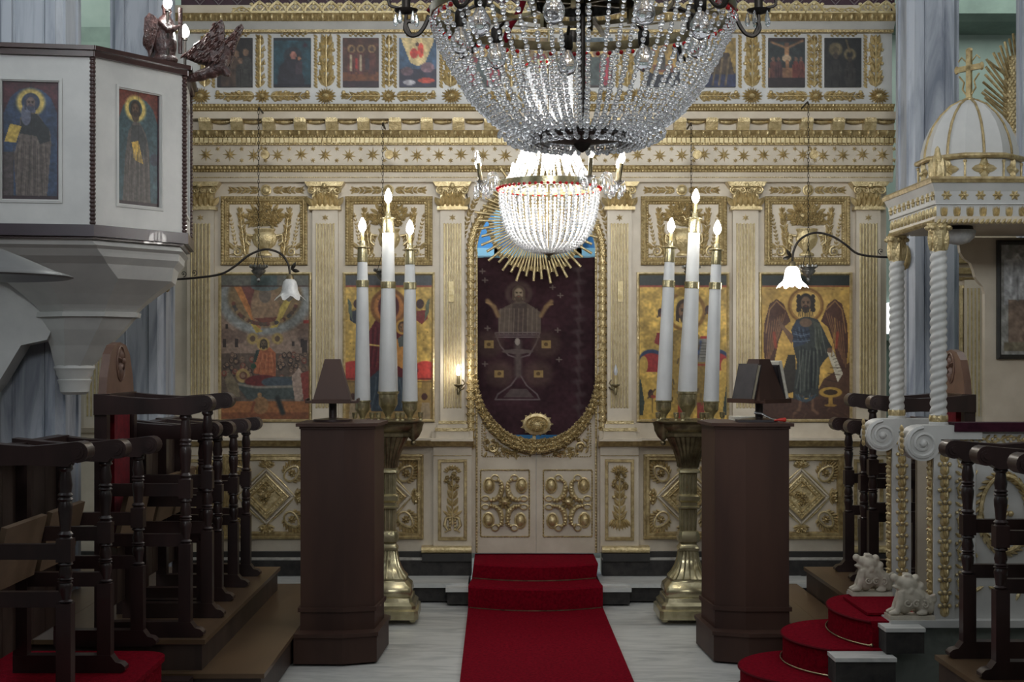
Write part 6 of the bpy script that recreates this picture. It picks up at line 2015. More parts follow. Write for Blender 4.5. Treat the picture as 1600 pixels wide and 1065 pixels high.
def candle(x, y, z0, H, r0, r1, lean, label, first_band=0.28):
    """tall white lamp candle with brass bands, a drip pan and a flame shaped bulb"""
    t = thing('white_candle', label, 'candle', (x, y, z0), 'tall white lamp candles')
    Mx = Matrix.Translation((x, y, z0)) @ Matrix.Rotation(lean, 4, 'Y')
    n = 24
    hb = H * (1 - first_band)
    rb = r0 + (r1 - r0) * 0.72
    q = MB(Mx); q.lathe([(r0 * 0.96, 0), (r0, 0.01), (rb, hb)], 0, 0, n); q.lathe([(rb * 0.98, hb), (r1, H)], 0, 0, n); q.build('wax_body', 'wax', t, 40)
    q = MB(Mx); q.lathe([(rb + 0.003, hb - 0.022), (rb + 0.005, hb - 0.02), (rb + 0.005, hb + 0.02), (rb + 0.003, hb + 0.022)], 0, 0, n); q.build('brass_band', 'brass', t, 40)
    q = MB(Mx); q.lathe([(r1 + 0.002, H - 0.01), (r1 + 0.003, H), (r1 * 0.98, H + 0.075), (0.048, H + 0.08), (0.05, H + 0.084), (0.024, H + 0.09), (0.018, H + 0.10), (0.018, H + 0.125)], 0, 0, n); q.build('drip_pan', 'brass', t, 40)
    q = MB(Mx); q.lathe([(0.011, H + 0.125), (0.011, H + 0.18)], 0, 0, 12); q.build('inner_taper', 'ivory_gold', t, 40)
    q = MB(Mx); q.lathe([(0.008, H + 0.178), (0.022, H + 0.20), (0.025, H + 0.22), (0.018, H + 0.245), (0.004, H + 0.272)], 0, 0, 14); q.build('flame_bulb', 'bulb', t, 60)
    p = Mx @ Vector((0, -0.04, H + 0.23))
    light('candle_light', 'POINT', p, 2.2, (1, 0.95, 0.86), 0.025)


for px, lab, nm, lean in ((606, 'tall brass candle stand with square foot beside the left lectern', 'left', 0.0), (1075, 'tall brass candle stand with square foot beside the right lectern', 'right', 0.043)):
    t, x, y, slots = candle_stand(px, lab, 0)
    hs = ((0.885, 0.050, 0.031, 0.165), (1.02, 0.062, 0.037, 0.335), (0.875, 0.049, 0.031, 0.165))
    for k, ((dx, dy, r, h), (H, r0, r1, fb)) in enumerate(zip(slots, hs)):
        where = ('left', 'tallest middle', 'right')[k]
        candle(x + dx, y + dy, 1.254 + h - 0.004, H, r0, r1, lean * (1.0 if k == 0 else 1.0 if k == 1 else 0.85), '%s white candle of the three on the %s brass stand' % (where, nm), fb)

# ================================================================== PULPIT
PB, PL = Vector((-2.02, 7.20, 0)), 0.60
a0 = math.radians(9)
corn = []
p = PB - PL * Vector((math.cos(a0), math.sin(a0), 0))
for k in range(8):
    corn.append(p.copy())
    a = a0 + k * PI / 4
    p = p + PL * Vector((math.cos(a), math.sin(a), 0))
pcx = sum(v.x for v in corn) / 8; pcy = sum(v.y for v in corn) / 8
pul = thing('pulpit', 'white octagonal pulpit with painted saints hanging over the left stalls', 'pulpit', (pcx, pcy, 1.44))
ZR0, ZR1, ZP1 = 2.254, 2.312, 3.150


def ring8(f):
    return [(pcx + (v.x - pcx) * f, pcy + (v.y - pcy) * f) for v in corn]


q = MB(); q.prism(ring8(1.03), ZR0, ZR1, 'z'); q.build('lower_rim', 'lilac_trim', pul, 0)
q = MB(); q.prism(ring8(1.0), ZR0 - 0.012, ZR0, 'z'); q.build('rim_soffit', 'brown_rail', pul, 0)
for k in range(8):
    A, B_ = corn[k], corn[(k + 1) % 8]
    d = (B_ - A).normalized()
    nrm = Vector((d.y, -d.x, 0))
    Mx = Matrix.Translation(A) @ Matrix(((d.x, -nrm.x, 0, 0), (d.y, -nrm.y, 0, 0), (0, 0, 1, 0), (0, 0, 0, 1)))   # local x along the side, -y outward
    # panel with an opening for the painted saint
    w0, w1, zz0, zz1 = 0.165, 0.435, 2.435, 3.020
    q = MB(Mx)
    for bx in ((0, w0, ZR1, ZP1), (w1, PL, ZR1, ZP1), (w0, w1, ZR1, zz0), (w0, w1, zz1, ZP1)):
        q.box(bx[0], bx[1], 0.0, 0.03, bx[2], bx[3])
    pn = q.build('side_panel', 'cream_grey', pul, 0)
    q = MB(Mx); q.frame(w0 - 0.02, w1 + 0.02, zz0 - 0.02, zz1 + 0.02, [(0, 0.002), (0.002, -0.006), (0.014, -0.008), (0.02, 0.012)]); q.build('picture_moulding', 'cream_grey', pn, 0)
    if k < 4 or k == 7:
        P = Paint(80, 174, (50, 66, 92) if k == 0 else (56, 78, 84))
        P.poly([(0, 0), (1, 0), (1, .3), (.86, .14), (.7, .07), (.5, .045), (.3, .07), (.14, .14), (0, .3)], (74, 40, 46) if k == 0 else (112, 56, 46))
        P.noise(.14, (8, 26))
        hx, hy = (.5, .175) if k == 0 else (.43, .15)
        P.ringp(hx, hy, .19, .06, (196, 170, 90)); P.ell(hx, hy, .16, .17, (44, 58, 82) if k == 0 else (50, 66, 66)); P.ell(hx, hy, .115, .15, (66, 64, 76) if k == 0 else (66, 54, 44)); P.ell(hx, hy + .06, .09, .13, (92, 96, 116) if k == 0 else (70, 56, 46))
        if k == 0:
            P.poly([(.2, .62), (.28, .5), (.32, .3), (.45, .26), (.62, .27), (.84, .42), (.86, .52), (.8, .9), (.78, 1), (.25, 1)], (94, 84, 78)); P.poly([(.3, .44), (.34, .29), (.6, .27), (.82, .40), (.84, .5), (.66, .53), (.6, .46)], (44, 48, 50)); P.poly([(.04, .51), (.14, .36), (.34, .38), (.24, .52)], (186, 156, 70)); P.rect(0, .6, .2, 1, (74, 66, 66)); P.ell(.42, .28, .09, .2, (96, 100, 118))
        else:
            P.poly([(.12, 1), (.18, .6), (.26, .36), (.38, .27), (.54, .27), (.68, .36), (.76, .5), (.8, 1)], (84, 78, 74)); P.poly([(.3, .5), (.34, .3), (.56, .29), (.7, .42), (.66, .58), (.5, .52)], (58, 60, 62)); P.poly([(.34, .45), (.5, .43), (.62, .63), (.4, .6)], (200, 160, 66)); P.ell(.88, .58, .1, .12, (54, 58, 72))
        for kk in range(9): P.line([(.2 + .07 * kk, .55), (.18 + .075 * kk, .98)], .02, (66, 58, 56), .7)
        P.line([(.5, 0), (.51, 1)], .012, (36, 32, 34), .7); P.rect(.96, 0, 1, 1, (62, 36, 46)); P.rect(0, 0, .03, 1, (52, 40, 46)); P.rect(0, .965, 1, 1, (50, 34, 40))
        P.face(hx, hy + .005, .095, (104, 88, 84) if k == 0 else (88, 66, 50), (58, 62, 78) if k == 0 else (50, 40, 34)); P.folds([(.3, .75, .5), (.22, .8, .97)], (60, 54, 52), (118, 108, 98), 9, .016)
        P.noise(.16, (24, 50))
        painting('painted_saint', P, w0, w1, zz0, zz1, 0.012, pn, 0.012, 'paint', Mx)
    # beaded corner post
    q = MB(); zz = ZR1
    while zz < ZP1:
        q.ball((A.x + 0.0, A.y, zz + 0.0105), (0.017, 0.017, 0.0125), 8, 5); zz += 0.021
    q.tube([(A.x, A.y, ZR1), (A.x, A.y, ZP1)], 0.012, 6)
    q.build('corner_bead_post', 'brown_rail', pul, 60)
    # handrail in three steps
    q = MB(Mx); q.box(-0.012, PL + 0.012, -0.022, 0.05, ZP1, ZP1 + 0.03); q.box(-0.02, PL + 0.02, -0.04, 0.06, ZP1 + 0.03, ZP1 + 0.052); q.build('hand_rail', 'brown_rail', pul, 0)
q = MB(); q.prism(ring8(0.985), ZR1, ZR1 + 0.02, 'z'); q.build('pulpit_floor', 'stall', pul, 0)
# corbel of the pulpit
cx2, cy2 = -2.33, 7.95


def oct_lathe(q, levels):
    """octagonal corbel, levels = [(factor, z)], drifting towards the drop"""
    vs, fs = [], []
    ztop, zbot = levels[0][1], levels[-1][1]
    for f, z in levels:
        u = (ztop - z) / (ztop - zbot)
        cx_ = float(np.interp(-z, [-2.242, -2.185, -2.06, -1.88, -1.60], [pcx, pcx + 0.06, -2.215, -2.235, cx2]))
        cy_ = pcy + (cy2 - pcy) * u
        for v in corn:
            vs.append((cx_ + (v.x - pcx) * f, cy_ + (v.y - pcy) * f, z))
    for i in range(len(levels) - 1):
        for k in range(8):
            k2 = (k + 1) % 8
            fs.append((i * 8 + k, i * 8 + k2, i * 8 + 8 + k2, i * 8 + 8 + k))
    fs.append(tuple(range(8))); fs.append(tuple(len(vs) - 1 - k for k in range(8)))
    q.add(vs, fs)


q = MB(); oct_lathe(q, [(0.965, 2.242), (0.95, 2.215), (0.90, 2.20), (0.875, 2.185), (0.84, 2.165), (0.74, 2.13), (0.60, 2.06), (0.47, 1.985), (0.385, 1.93), (0.345, 1.895), (0.365, 1.893), (0.365, 1.868), (0.335, 1.866), (0.29, 1.80), (0.215, 1.715), (0.165, 1.64), (0.135, 1.60)]); q.build('corbel', 'cream_grey', pul, 0)
q = MB(); q.lathe([(0.09, 1.61), (0.108, 1.605), (0.112, 1.59), (0.10, 1.575), (0.098, 1.555), (0.088, 1.54), (0.085, 1.53), (0.093, 1.525), (0.083, 1.50), (0.078, 1.46), (0.06, 1.445)], cx2, cy2, 20); q.build('drop_finial', 'cream_grey', pul, 40)
# stair soffit joining the pulpit to the pier
q = MB(); q.prism([(-2.30, 2.2), (-2.33, 1.95), (-2.43, 1.745), (-2.57, 1.715), (-2.70, 1.50), (-3.3, 0.75), (-3.3, 2.2)], 7.78, 7.94); q.build('stair_soffit', 'cream_grey', pul, 0)

# carved angel, carved eagle and candle bulbs on the pulpit rim
Z0p = ZP1 + 0.052
g = at(258, 96, 7.62)
ang = thing('carved_angel', 'dark carved wooden angel with folded wings on the pulpit rail', 'statue', (g.x, 7.62, Z0p))
x, y, z = g.x, 7.62, Z0p
o = blobs('angel_body', 'carved_wood', [((x, y, z + 0.10), (0.062, 0.055, 0.11), 0), ((x, y, z + 0.19), (0.052, 0.045, 0.07), 0), ((x + 0.01, y - 0.005, z + 0.275), (0.024, 0.026, 0.032), 0.1), ((x + 0.005, y, z + 0.30), (0.027, 0.028, 0.02), 0), ((x + 0.032, y - 0.005, z + 0.272), (0.008, 0.007, 0.007), 0), ((x, y, z + 0.02), (0.07, 0.06, 0.03), 0)], 0.006, ang,
          [([(x + 0.02, y - 0.03, z + 0.22), (x + 0.06, y - 0.035, z + 0.17), (x + 0.085, y - 0.02, z + 0.20)], [0.018, 0.015, 0.011]), ([(x - 0.02, y - 0.03, z + 0.22), (x + 0.03, y - 0.055, z + 0.165), (x + 0.07, y - 0.03, z + 0.19)], [0.018, 0.015, 0.011]), ([(x, y, z + 0.22), (x + 0.005, y, z + 0.26)], [0.02, 0.016])])
for sy in (-1, 1):
    q = MB()
    pts = [(x - 0.02, z + 0.20), (x - 0.045, z + 0.245), (x - 0.075, z + 0.262), (x - 0.10, z + 0.235), (x - 0.105, z + 0.17), (x - 0.09, z + 0.08), (x - 0.075, z + 0.015), (x - 0.06, z + 0.06), (x - 0.045, z + 0.12)]
    q.prism(pts, y + sy * 0.03 - 0.008, y + sy * 0.03 + 0.008)
    for k in range(6):
        q.leaf(x - 0.04 - 0.010 * k, z + 0.19 - 0.004 * k, -PI / 2 - 0.28 + 0.02 * k, 0.15 - 0.012 * k, 0.022, y + sy * 0.03 - 0.008, 0.007)
    q.build('wing', 'carved_wood', ang, 40)
q = MB(); q.tube([(x + 0.085, y - 0.02, z + 0.05), (x + 0.085, y - 0.02, z + 0.29)], 0.012, 8); q.build('held_staff', 'carved_wood', ang, 50)
def bulb_lamp(px, py, d, zb, label):
    g = at(px, py, d)
    t = thing('candle_bulb', label, 'lamp', (g.x, d, zb))
    q = MB(); q.lathe([(0.02, zb), (0.008, zb + 0.01), (0.008, g.z - 0.04), (0.014, g.z - 0.036), (0.012, g.z - 0.022)], g.x, d, 10); q.build('stem', 'iron', t, 50)
    q = MB(); q.lathe([(0.009, g.z - 0.024), (0.022, g.z - 0.005), (0.024, g.z + 0.01), (0.016, g.z + 0.03), (0.004, g.z + 0.048)], g.x, d, 12); q.build('bulb', 'bulb', t, 60)
    light('pulpit_bulb_light', 'POINT', (g.x, d - 0.04, g.z + 0.01), 3.5, (0.95, 1, 0.97), 0.03)
bulb_lamp(262, 7, 7.58, Z0p, 'lit flame bulb held beside the carved angel on the pulpit')
bulb_lamp(289, 52, 7.72, Z0p, 'lit flame bulb between the carved angel and the carved bird')

g = at(345, 88, 7.75)
x, y, z = g.x, 7.75, g.z
eag = thing('carved_eagle', 'dark carved wooden eagle with raised wings on the pulpit corner', 'statue', (x - 0.06, y, z - 0.14))
o = blobs('eagle_body', 'carved_wood', [((x + 0.0, y, z - 0.01), (0.055, 0.05, 0.075), 0.35), ((x - 0.015, y, z - 0.055), (0.045, 0.045, 0.05), 0), ((x - 0.10, y, z - 0.10), (0.06, 0.04, 0.032), -0.3), ((x - 0.15, y, z - 0.115), (0.05, 0.035, 0.025), -0.3), ((x - 0.05, y, z - 0.085), (0.05, 0.04, 0.035), 0), ((x + 0.03, y - 0.01, z - 0.085), (0.026, 0.024, 0.028), 0)], 0.007, eag,
          [([(x - 0.03, y - 0.0, z - 0.02), (x - 0.12, y, z - 0.015), (x - 0.21, y, z + 0.005)], [0.04, 0.028, 0.01]),
           ([(x + 0.02, y - 0.03, z - 0.07), (x + 0.04, y - 0.035, z - 0.10), (x + 0.035, y - 0.04, z - 0.115)], [0.012, 0.010, 0.005]), ([(x + 0.03, y - 0.015, z - 0.075), (x + 0.052, y - 0.02, z - 0.10), (x + 0.045, y - 0.025, z - 0.12)], [0.012, 0.010, 0.005]), ([(x + 0.03, y + 0.005, z - 0.075), (x + 0.056, y + 0.0, z - 0.09), (x + 0.056, y - 0.005, z - 0.112)], [0.012, 0.010, 0.005])])
def wing(name, pts, yy, th):
    q = MB(); q.prism(pts, yy - th, yy + th)
    # rows of carved feathers
    n = len(pts)
    rr = random.Random(n)
    xs_, zs_ = [p_[0] for p_ in pts], [p_[1] for p_ in pts]
    def inside(px, pz):
        c_ = False
        for i in range(n):
            (x0, z0), (x1, z1) = pts[i], pts[(i + 1) % n]
            if (z0 > pz) != (z1 > pz) and px < (x1 - x0) * (pz - z0) / (z1 - z0) + x0: c_ = not c_
        return c_
    for i in range(200):
        px, pz = rr.uniform(min(xs_), max(xs_)), rr.uniform(min(zs_), max(zs_))
        if inside(px, pz): q.leaf(px, pz, -2.3 + rr.uniform(-.25, .25), 0.026, 0.014, yy - th, 0.007)
    q.build(name, 'carved_wood', eag, 40)
wing('wing', [(x - 0.19, z - 0.005), (x - 0.12, z + 0.05), (x - 0.05, z + 0.115), (x - 0.02, z + 0.165), (x + 0.02, z + 0.18), (x + 0.03, z + 0.15), (x + 0.03, z + 0.09), (x + 0.03, z + 0.03), (x + 0.0, z - 0.04), (x - 0.08, z - 0.035)], y - 0.055, 0.012)
wing('wing', [(x - 0.02, z + 0.02), (x + 0.03, z + 0.10), (x + 0.075, z + 0.165), (x + 0.105, z + 0.185), (x + 0.115, z + 0.165), (x + 0.10, z + 0.13), (x + 0.075, z + 0.07), (x + 0.055, z - 0.01), (x + 0.045, z - 0.05)], y + 0.05, 0.012)

# grey dish lamp at the left edge
g = at(-40, 432, 5.0)
t = thing('dish_lamp', 'shallow grey metal lamp dish cut by the left edge', 'lamp', (g.x, 5.0, g.z))
q = MB(); q.lathe([(0.03, g.z + 0.115), (0.06, g.z + 0.11), (0.16, g.z + 0.07), (0.27, g.z + 0.022), (0.325, g.z + 0.006), (0.332, g.z), (0.32, g.z - 0.004), (0.2, g.z + 0.0), (0.02, g.z + 0.004)], g.x, 5.0, 48); q.build('dish', 'grey_metal', t, 40)
q = MB(); q.tube([(g.x, 5.0, g.z + 0.11), (g.x, 5.0, g.z + 0.5), (g.x - 0.5, 5.3, g.z + 0.55)], 0.014, 8); q.build('arm', 'grey_metal', t, 40)
q = MB(); q.ball((g.x, 5.0, g.z - 0.02), (0.05, 0.05, 0.035), 10, 6); q.build('unlit_bulb', 'bulb_off', t, 50)

# ================================================================== BISHOP'S THRONE
TX, TN, TF = 2.11, 6.95, 7.68
TB = 2.98
thr = thing('bishop_throne', 'white and gold canopied throne with twisted columns on the right', 'throne', (2.5, 7.3, 0))
q = MB(); q.box(1.885, TB, 6.935, 7.76, 0.0, 0.355); q.build('stone_base', 'throne_stone', thr, 0)
q = MB(); q.box(1.89, TB + .02, 6.90, 7.78, 0.355, 0.388); q.build('base_slab', 'cream_grey', thr, 0)


def flower_unit(q, hw, step):
    """one gilt three petalled flower on its leaves"""
    for sd in (1, -1):
        q.leaf(0, 0, PI / 2 - sd * 0.55, step * 0.8, hw * 0.7, 0, 0.014, 0.25 * sd)
    q.leaf(0, 0, PI / 2, step * 0.75, hw * 0.5, 0, 0.016)
    for sd in (-1, 0, 1):
        q.dome(sd * hw * 0.55, step * 0.84 + (0.004 if sd == 0 else 0), hw * 0.28, 0, 0.014, 6)


q = MB(); flower_unit(q, 0.042, 0.062); FU1 = q.build('gilt_flower', 'gold', None, 60, loc=(0, 0, 0))
q = MB(); flower_unit(q, 0.032, 0.05); FU2 = q.build('gilt_flower', 'gold', None, 60, loc=(0, 0, 0))
fu_used = set()


def flower_chain(src, parent, x, y, z0, z1, step, rot=None):
    for z in np.arange(z0, z1 - 0.03, step):
        if src.name not in fu_used:
            fu_used.add(src.name); place(src, (x, y, z), parent)
            if rot: src.rotation_euler = rot
        else:
            inst(src, (x, y, z), parent, rot or (0, 0, 0))


for yn, nm in ((TN, 'near'), (TF, 'far')):
    q = MB(); q.box(TX, TX + 0.10, yn, yn + 0.10, 0.388, 1.25); pst = q.build('front_post', 'cream_grey', thr, 0)
    flower_chain(FU1, pst, TX + 0.052, yn - 0.001, 0.40, 1.23, 0.062)
    q = MB(Matrix.Translation((TX - 0.001, yn + 0.05, 0)) @ Matrix.Rotation(-PI / 2, 4, 'Z')); q.box(-0.034, 0.034, -0.003, 0.0, 0.42, 1.2); q.build('gilt_strip', 'gold_matt', pst, 0)
    flower_chain(FU2, pst, TX - 0.004, yn + 0.05, 0.42, 1.2, 0.05, (0, 0, -PI / 2))
    # rolled arm with spiral
    cxv, czv, rv = 2.055, 1.235, 0.086
    top = 1.322
    pts = [(2.34, top), (2.06, top)] + [(cxv + rv * math.cos(a), czv + rv * math.sin(a)) for a in np.linspace(PI / 2, 2 * PI - 0.1, 18)] + [(cxv + rv, 1.255), (2.34, 1.255)]
    q = MB(); q.prism(pts, yn - 0.012, yn + 0.115)
    q.spiral(cxv, czv, rv * 0.92, yn - 0.014, 0.012, 2.1, PI / 2, 1, 34)
    va = q.build('scroll_arm', 'cream_grey', thr, 40)
    q = MB(Matrix.Translation((cxv - rv, yn + 0.05, czv)) @ Matrix.Rotation(-PI / 2, 4, 'Z'))
    for t in range(5): q.leaf(0, -0.06 + 0.028 * t, PI / 2, 0.035, 0.08, 0.0, 0.008)
    q.build('gilt_scale', 'gold', va, 60)
    # twisted column
    xc, yc = 2.148, yn + 0.05
    n, m = 20, 110
    za, zb = 1.372, 2.165
    vs, fs = [], []
    for i in range(m + 1):
        z = za + (zb - za) * i / m
        for k in range(n):
            a = 2 * PI * k / n
            r = 0.036 + 0.0065 * math.cos(2 * (a + 2 * PI * (z - za) / 0.105) + 0.0)
            r = 0.0325 + 0.009 * abs(math.sin((a - 2 * PI * (z - za) / 0.078) )) ** 0.8
            vs.append((xc + r * math.cos(a), yc + r * math.sin(a), z))
    for i in range(m):
        for k in range(n):
            k2 = (k + 1) % n
            fs.append((i * n + k, i * n + k2, (i + 1) * n + k2, (i + 1) * n + k))
    q = MB(); q.add(vs, fs); tc = q.build('twisted_column', 'cream_grey', thr, 60)
    q = MB(); q.lathe([(0.046, 1.318), (0.046, 1.333), (0.04, 1.338), (0.042, 1.372)], xc, yc, 16); q.build('column_base', 'cream_grey', tc, 40)
    q = MB(); q.lathe([(0.0415, 1.338), (0.0435, 1.368)], xc, yc, 16)
    for k in range(8):
        a = 2 * PI * k / 8
        q.M = Matrix.Translation((xc + 0.042 * math.cos(a), yc + 0.042 * math.sin(a), 0)) @ Matrix.Rotation(a + PI / 2, 4, 'Z'); q.leaf(0, 1.338, PI / 2, 0.034, 0.024, 0, 0.006)
    q.M = None
    q.build('gilt_collar', 'gold', tc, 50)
    q = MB(); q.lathe([(0.036, 2.16), (0.038, 2.20), (0.05, 2.27), (0.056, 2.30)], xc, yc, 14)
    for k in range(8):
        a = 2 * PI * k / 8
        q.M = Matrix.Translation((xc + 0.038 * math.cos(a), yc + 0.038 * math.sin(a), 0)) @ Matrix.Rotation(a + PI / 2, 4, 'Z')
        q.leaf(0, 2.17, PI / 2, 0.11, 0.034, 0, 0.016); q.dome(0, 2.278, 0.014, -0.012, 0.018, 6)
    q.M = None
    q.build('column_capital', 'gold', tc, 50)

q = MB(); q.box(1.82, 2.105, 7.07, 7.56, 0.384, 0.396); q.build('landing_carpet', 'red', thr, 0)
# near side with velvet rail, vine and wreath
q = MB(); q.box(TX + 0.10, TB, TN + 0.012, TN + 0.05, 0.388, 1.30); sp_ = q.build('near_side', 'cream_grey', thr, 0)
q = MB(); q.box(TX + 0.095, TB, TN - 0.02, TN + 0.10, 1.292, 1.335); q.build('velvet_rail', 'throne_velvet', thr, 30)
yv = TN + 0.011
def vine(q):
    x = TX + 0.135
    pts = [(x + 0.016 * math.sin(z * 42), yv - 0.004, z) for z in np.arange(0.45, 1.22, 0.012)]
    q.tube(pts, 0.004, 5)
    for i, z in enumerate(np.arange(0.45, 1.22, 0.075)):
        sd = 1 if i % 2 else -1
        for k in range(3): q.dome(x + sd * 0.006 + (k - 1) * 0.014, z + 0.012 * (k == 1), 0.009, yv, 0.012, 6)
        q.leaf(x, z + 0.03, PI / 2 - sd * 0.9, 0.035, 0.018, yv, 0.01); q.leaf(x, z + 0.03, PI / 2 + sd * 0.9, 0.03, 0.016, yv, 0.01)
    pts = [(xx, yv - 0.004, 1.255 + 0.014 * math.sin((xx - TX) * 38)) for xx in np.arange(TX + 0.13, TB, 0.012)]
    q.tube(pts, 0.0045, 5)
    for i, xx in enumerate(np.arange(TX + 0.15, TB, 0.075)):
        for k in range(4): q.dome(xx + 0.014 * math.cos(k * 1.57), 1.255 + 0.014 * math.sin(k * 1.57), 0.009, yv, 0.012, 6)
        q.leaf(xx + 0.03, 1.255, 0.8, 0.03, 0.016, yv, 0.01); q.leaf(xx + 0.03, 1.255, -0.8, 0.03, 0.016, yv, 0.01)
q = MB(); vine(q); q.build('vine_trail', 'gold', sp_, 60)
q = MB(); q.frame(TX + 0.18, TB - 0.03, 0.60, 1.20, [(0, yv), (0, yv - 0.012), (0.02, yv - 0.014), (0.028, yv)]); q.build('panel_frame', 'cream_grey', sp_, 30)
cx_, cz_ = 2.455, 0.895
q = MB()
for k in range(64):
    a = 2 * PI * k / 64
    q.leaf(cx_ + 0.118 * math.cos(a), cz_ + 0.185 * math.sin(a), a + PI / 2 + (0.5 if k % 2 else -0.5), 0.045, 0.02, yv, 0.016)
q.ring(cx_, cz_, 0.118, 0.185, yv - 0.008, 0.012, 36)
q.build('leaf_wreath', 'gold', sp_, 60)
for sx in (-1, 1):
    for sz in (-1, 1):
        q = MB(); q.spiral(cx_ + sx * 0.17, cz_ + sz * 0.21, 0.035, yv - 0.006, 0.006, 1.5, 0, sx * sz)
        q.spiral(cx_ + sx * 0.165, cz_ + sz * 0.15, 0.024, yv - 0.006, 0.005, 1.4, 1, -sx * sz); q.build('corner_scroll', 'gold', sp_, 60)
        q = MB(); q.spray(cx_ + sx * 0.05, cz_ + sz * 0.255, cx_ + sx * 0.15, cz_ + sz * 0.27, 0.035, yv, 0.012, 4); q.build('leaf_sprig', 'gold', sp_, 60)
q = MB()
for k in range(4): q.dome(cx_ + 0.03 * math.cos(k * 1.57), cz_ + 0.03 * math.sin(k * 1.57), 0.016, yv, 0.016, 6)
q.spray(cx_, cz_ - 0.09, cx_, cz_ + 0.09, 0.06, yv, 0.014, 5); q.build('center_sprig', 'gold', sp_, 60)
for i, xx in enumerate(np.arange(TX + 0.2, TB, 0.11)):
    q = MB(); q.leaf(xx, 0.52, 0.5, 0.05, 0.022, yv, 0.012); q.leaf(xx, 0.52, PI - 0.5, 0.05, 0.022, yv, 0.012); q.dome(xx, 0.525, 0.012, yv, 0.014, 6); q.leaf(xx, 0.52, -PI / 2 - 0.4, 0.05, 0.02, yv, 0.01); q.build('leaf_sprig', 'gold', sp_, 60)
# far side wall with scalloped bracket
q = MB()
pts = [(2.61, 0.388), (TB, 0.388), (TB, 2.29), (2.44, 2.29), (2.445, 2.265), (2.475, 2.25), (2.48, 2.21), (2.50, 2.18), (2.535, 2.155), (2.55, 2.12), (2.56, 2.08), (2.58, 2.05), (2.60, 2.03), (2.61, 1.99)]
q.prism(pts, TF + 0.02, TF + 0.06); q.build('far_side', 'cream', thr, 0)
q = MB(); q.box(2.25, 2.62, TF + 0.02, TF + 0.06, 0.388, 1.27); q.build('far_arm_panel', 'cream', thr, 0)
q = MB(); q.box(TB - 0.04, TB, TN + 0.05, TF + 0.02, 0.388, 2.29); q.build('throne_back', 'cream', thr, 0)
q = MB(); q.box(2.45, TB - 0.04, TN + 0.05, TF + 0.02, 0.80, 0.86); q.build('throne_seat', 'throne_velvet', thr, 0)
# canopy
def loop(q, prof, x0, x1, y0, y1):
    """horizontal mitred moulding; prof = [(outset, z)]"""
    vs, fs = [], []
    for o_, z in prof:
        vs += [(x0 - o_, y0 - o_, z), (x1 + o_, y0 - o_, z), (x1 + o_, y1 + o_, z), (x0 - o_, y1 + o_, z)]
    for i in range(len(prof) - 1):
        for k in range(4):
            k2 = (k + 1) % 4
            fs.append((i * 4 + k, i * 4 + k2, i * 4 + 4 + k2, i * 4 + 4 + k))
    q.add(vs, fs)
CX0, CX1, CY0, CY1 = 2.125, TB, 6.955, 7.76
q = MB(); q.box(CX0 - 0.01, CX1, CY0 - 0.01, CY1, 2.302, 2.33); q.build('canopy_soffit', 'cream', thr, 0)
q = MB(); loop(q, [(0.0, 2.31), (0.002, 2.385), (0.012, 2.388), (0.006, 2.395), (0.012, 2.45), (0.03, 2.492), (0.0, 2.493)], CX0, CX1, CY0, CY1); cn = q.build('canopy_entablature', 'cream_grey', thr, 0)
q = MB(); q.box(CX0 - 0.03, CX1 + 0.03, CY0 - 0.03, CY1 + 0.03, 2.493, 2.499); q.build('canopy_lid', 'cream_grey', thr, 0)
q = MB(); loop(q, [(0.0, 2.490), (0.034, 2.490), (0.04, 2.508), (0.03, 2.52), (0.0, 2.52)], CX0, CX1, CY0, CY1); q.build('gilt_cornice', 'gold_matt', cn, 30)
def around(fn, q):
    """run fn on the face turned to the camera and on the face turned to the aisle"""
    q.M = Matrix.Translation((CX0, CY0 - 0.002, 0)); fn(CX1 - CX0)
    q.M = Matrix.Translation((CX0 - 0.002, CY1, 0)) @ Matrix.Rotation(-PI / 2, 4, 'Z'); fn(CY1 - CY0)
    q.M = None
q = MB(); around(lambda L: q.rope(-0.004, 2.307, L, 2.307, 0.026, -0.004, 0.014, 0.026), q); q.build('gilt_rope', 'gold', cn, 60)
q = MB(); [q.leaf(0, -0.012, PI / 2 + t * 0.36, 0.058 - 0.003 * abs(t), 0.013, 0, 0.010, -0.25 * t) for t in (-2, -1, 0, 1, 2)]
AL = q.build('acanthus_leaf', 'gold', cn, 60, loc=(0, 0, 0))
q = MB()
for k in range(6): q.leaf(0, 0, k * PI / 3, 0.026, 0.016, 0, 0.008)
q.dome(0, 0, 0.008, 0, 0.014, 6)
FL = q.build('gilt_flower', 'gold', cn, 60, loc=(0, 0, 0))
used = set()
for src, z, off, st_, o_ in ((AL, 2.334, 0.035, 0.063, 0.002), (FL, 2.432, 0.045, 0.082, 0.011)):
    spots = [((CX0 + x, CY0 - o_, z), (0, 0, 0)) for x in np.arange(off, CX1 - CX0, st_)] + [((CX0 - o_, CY1 - y, z), (0, 0, -PI / 2)) for y in np.arange(off, CY1 - CY0, st_)]
    for k, (w, rt) in enumerate(spots):
        if k == 0: place(src, w, cn)
        else: inst(src, w, cn, rt)
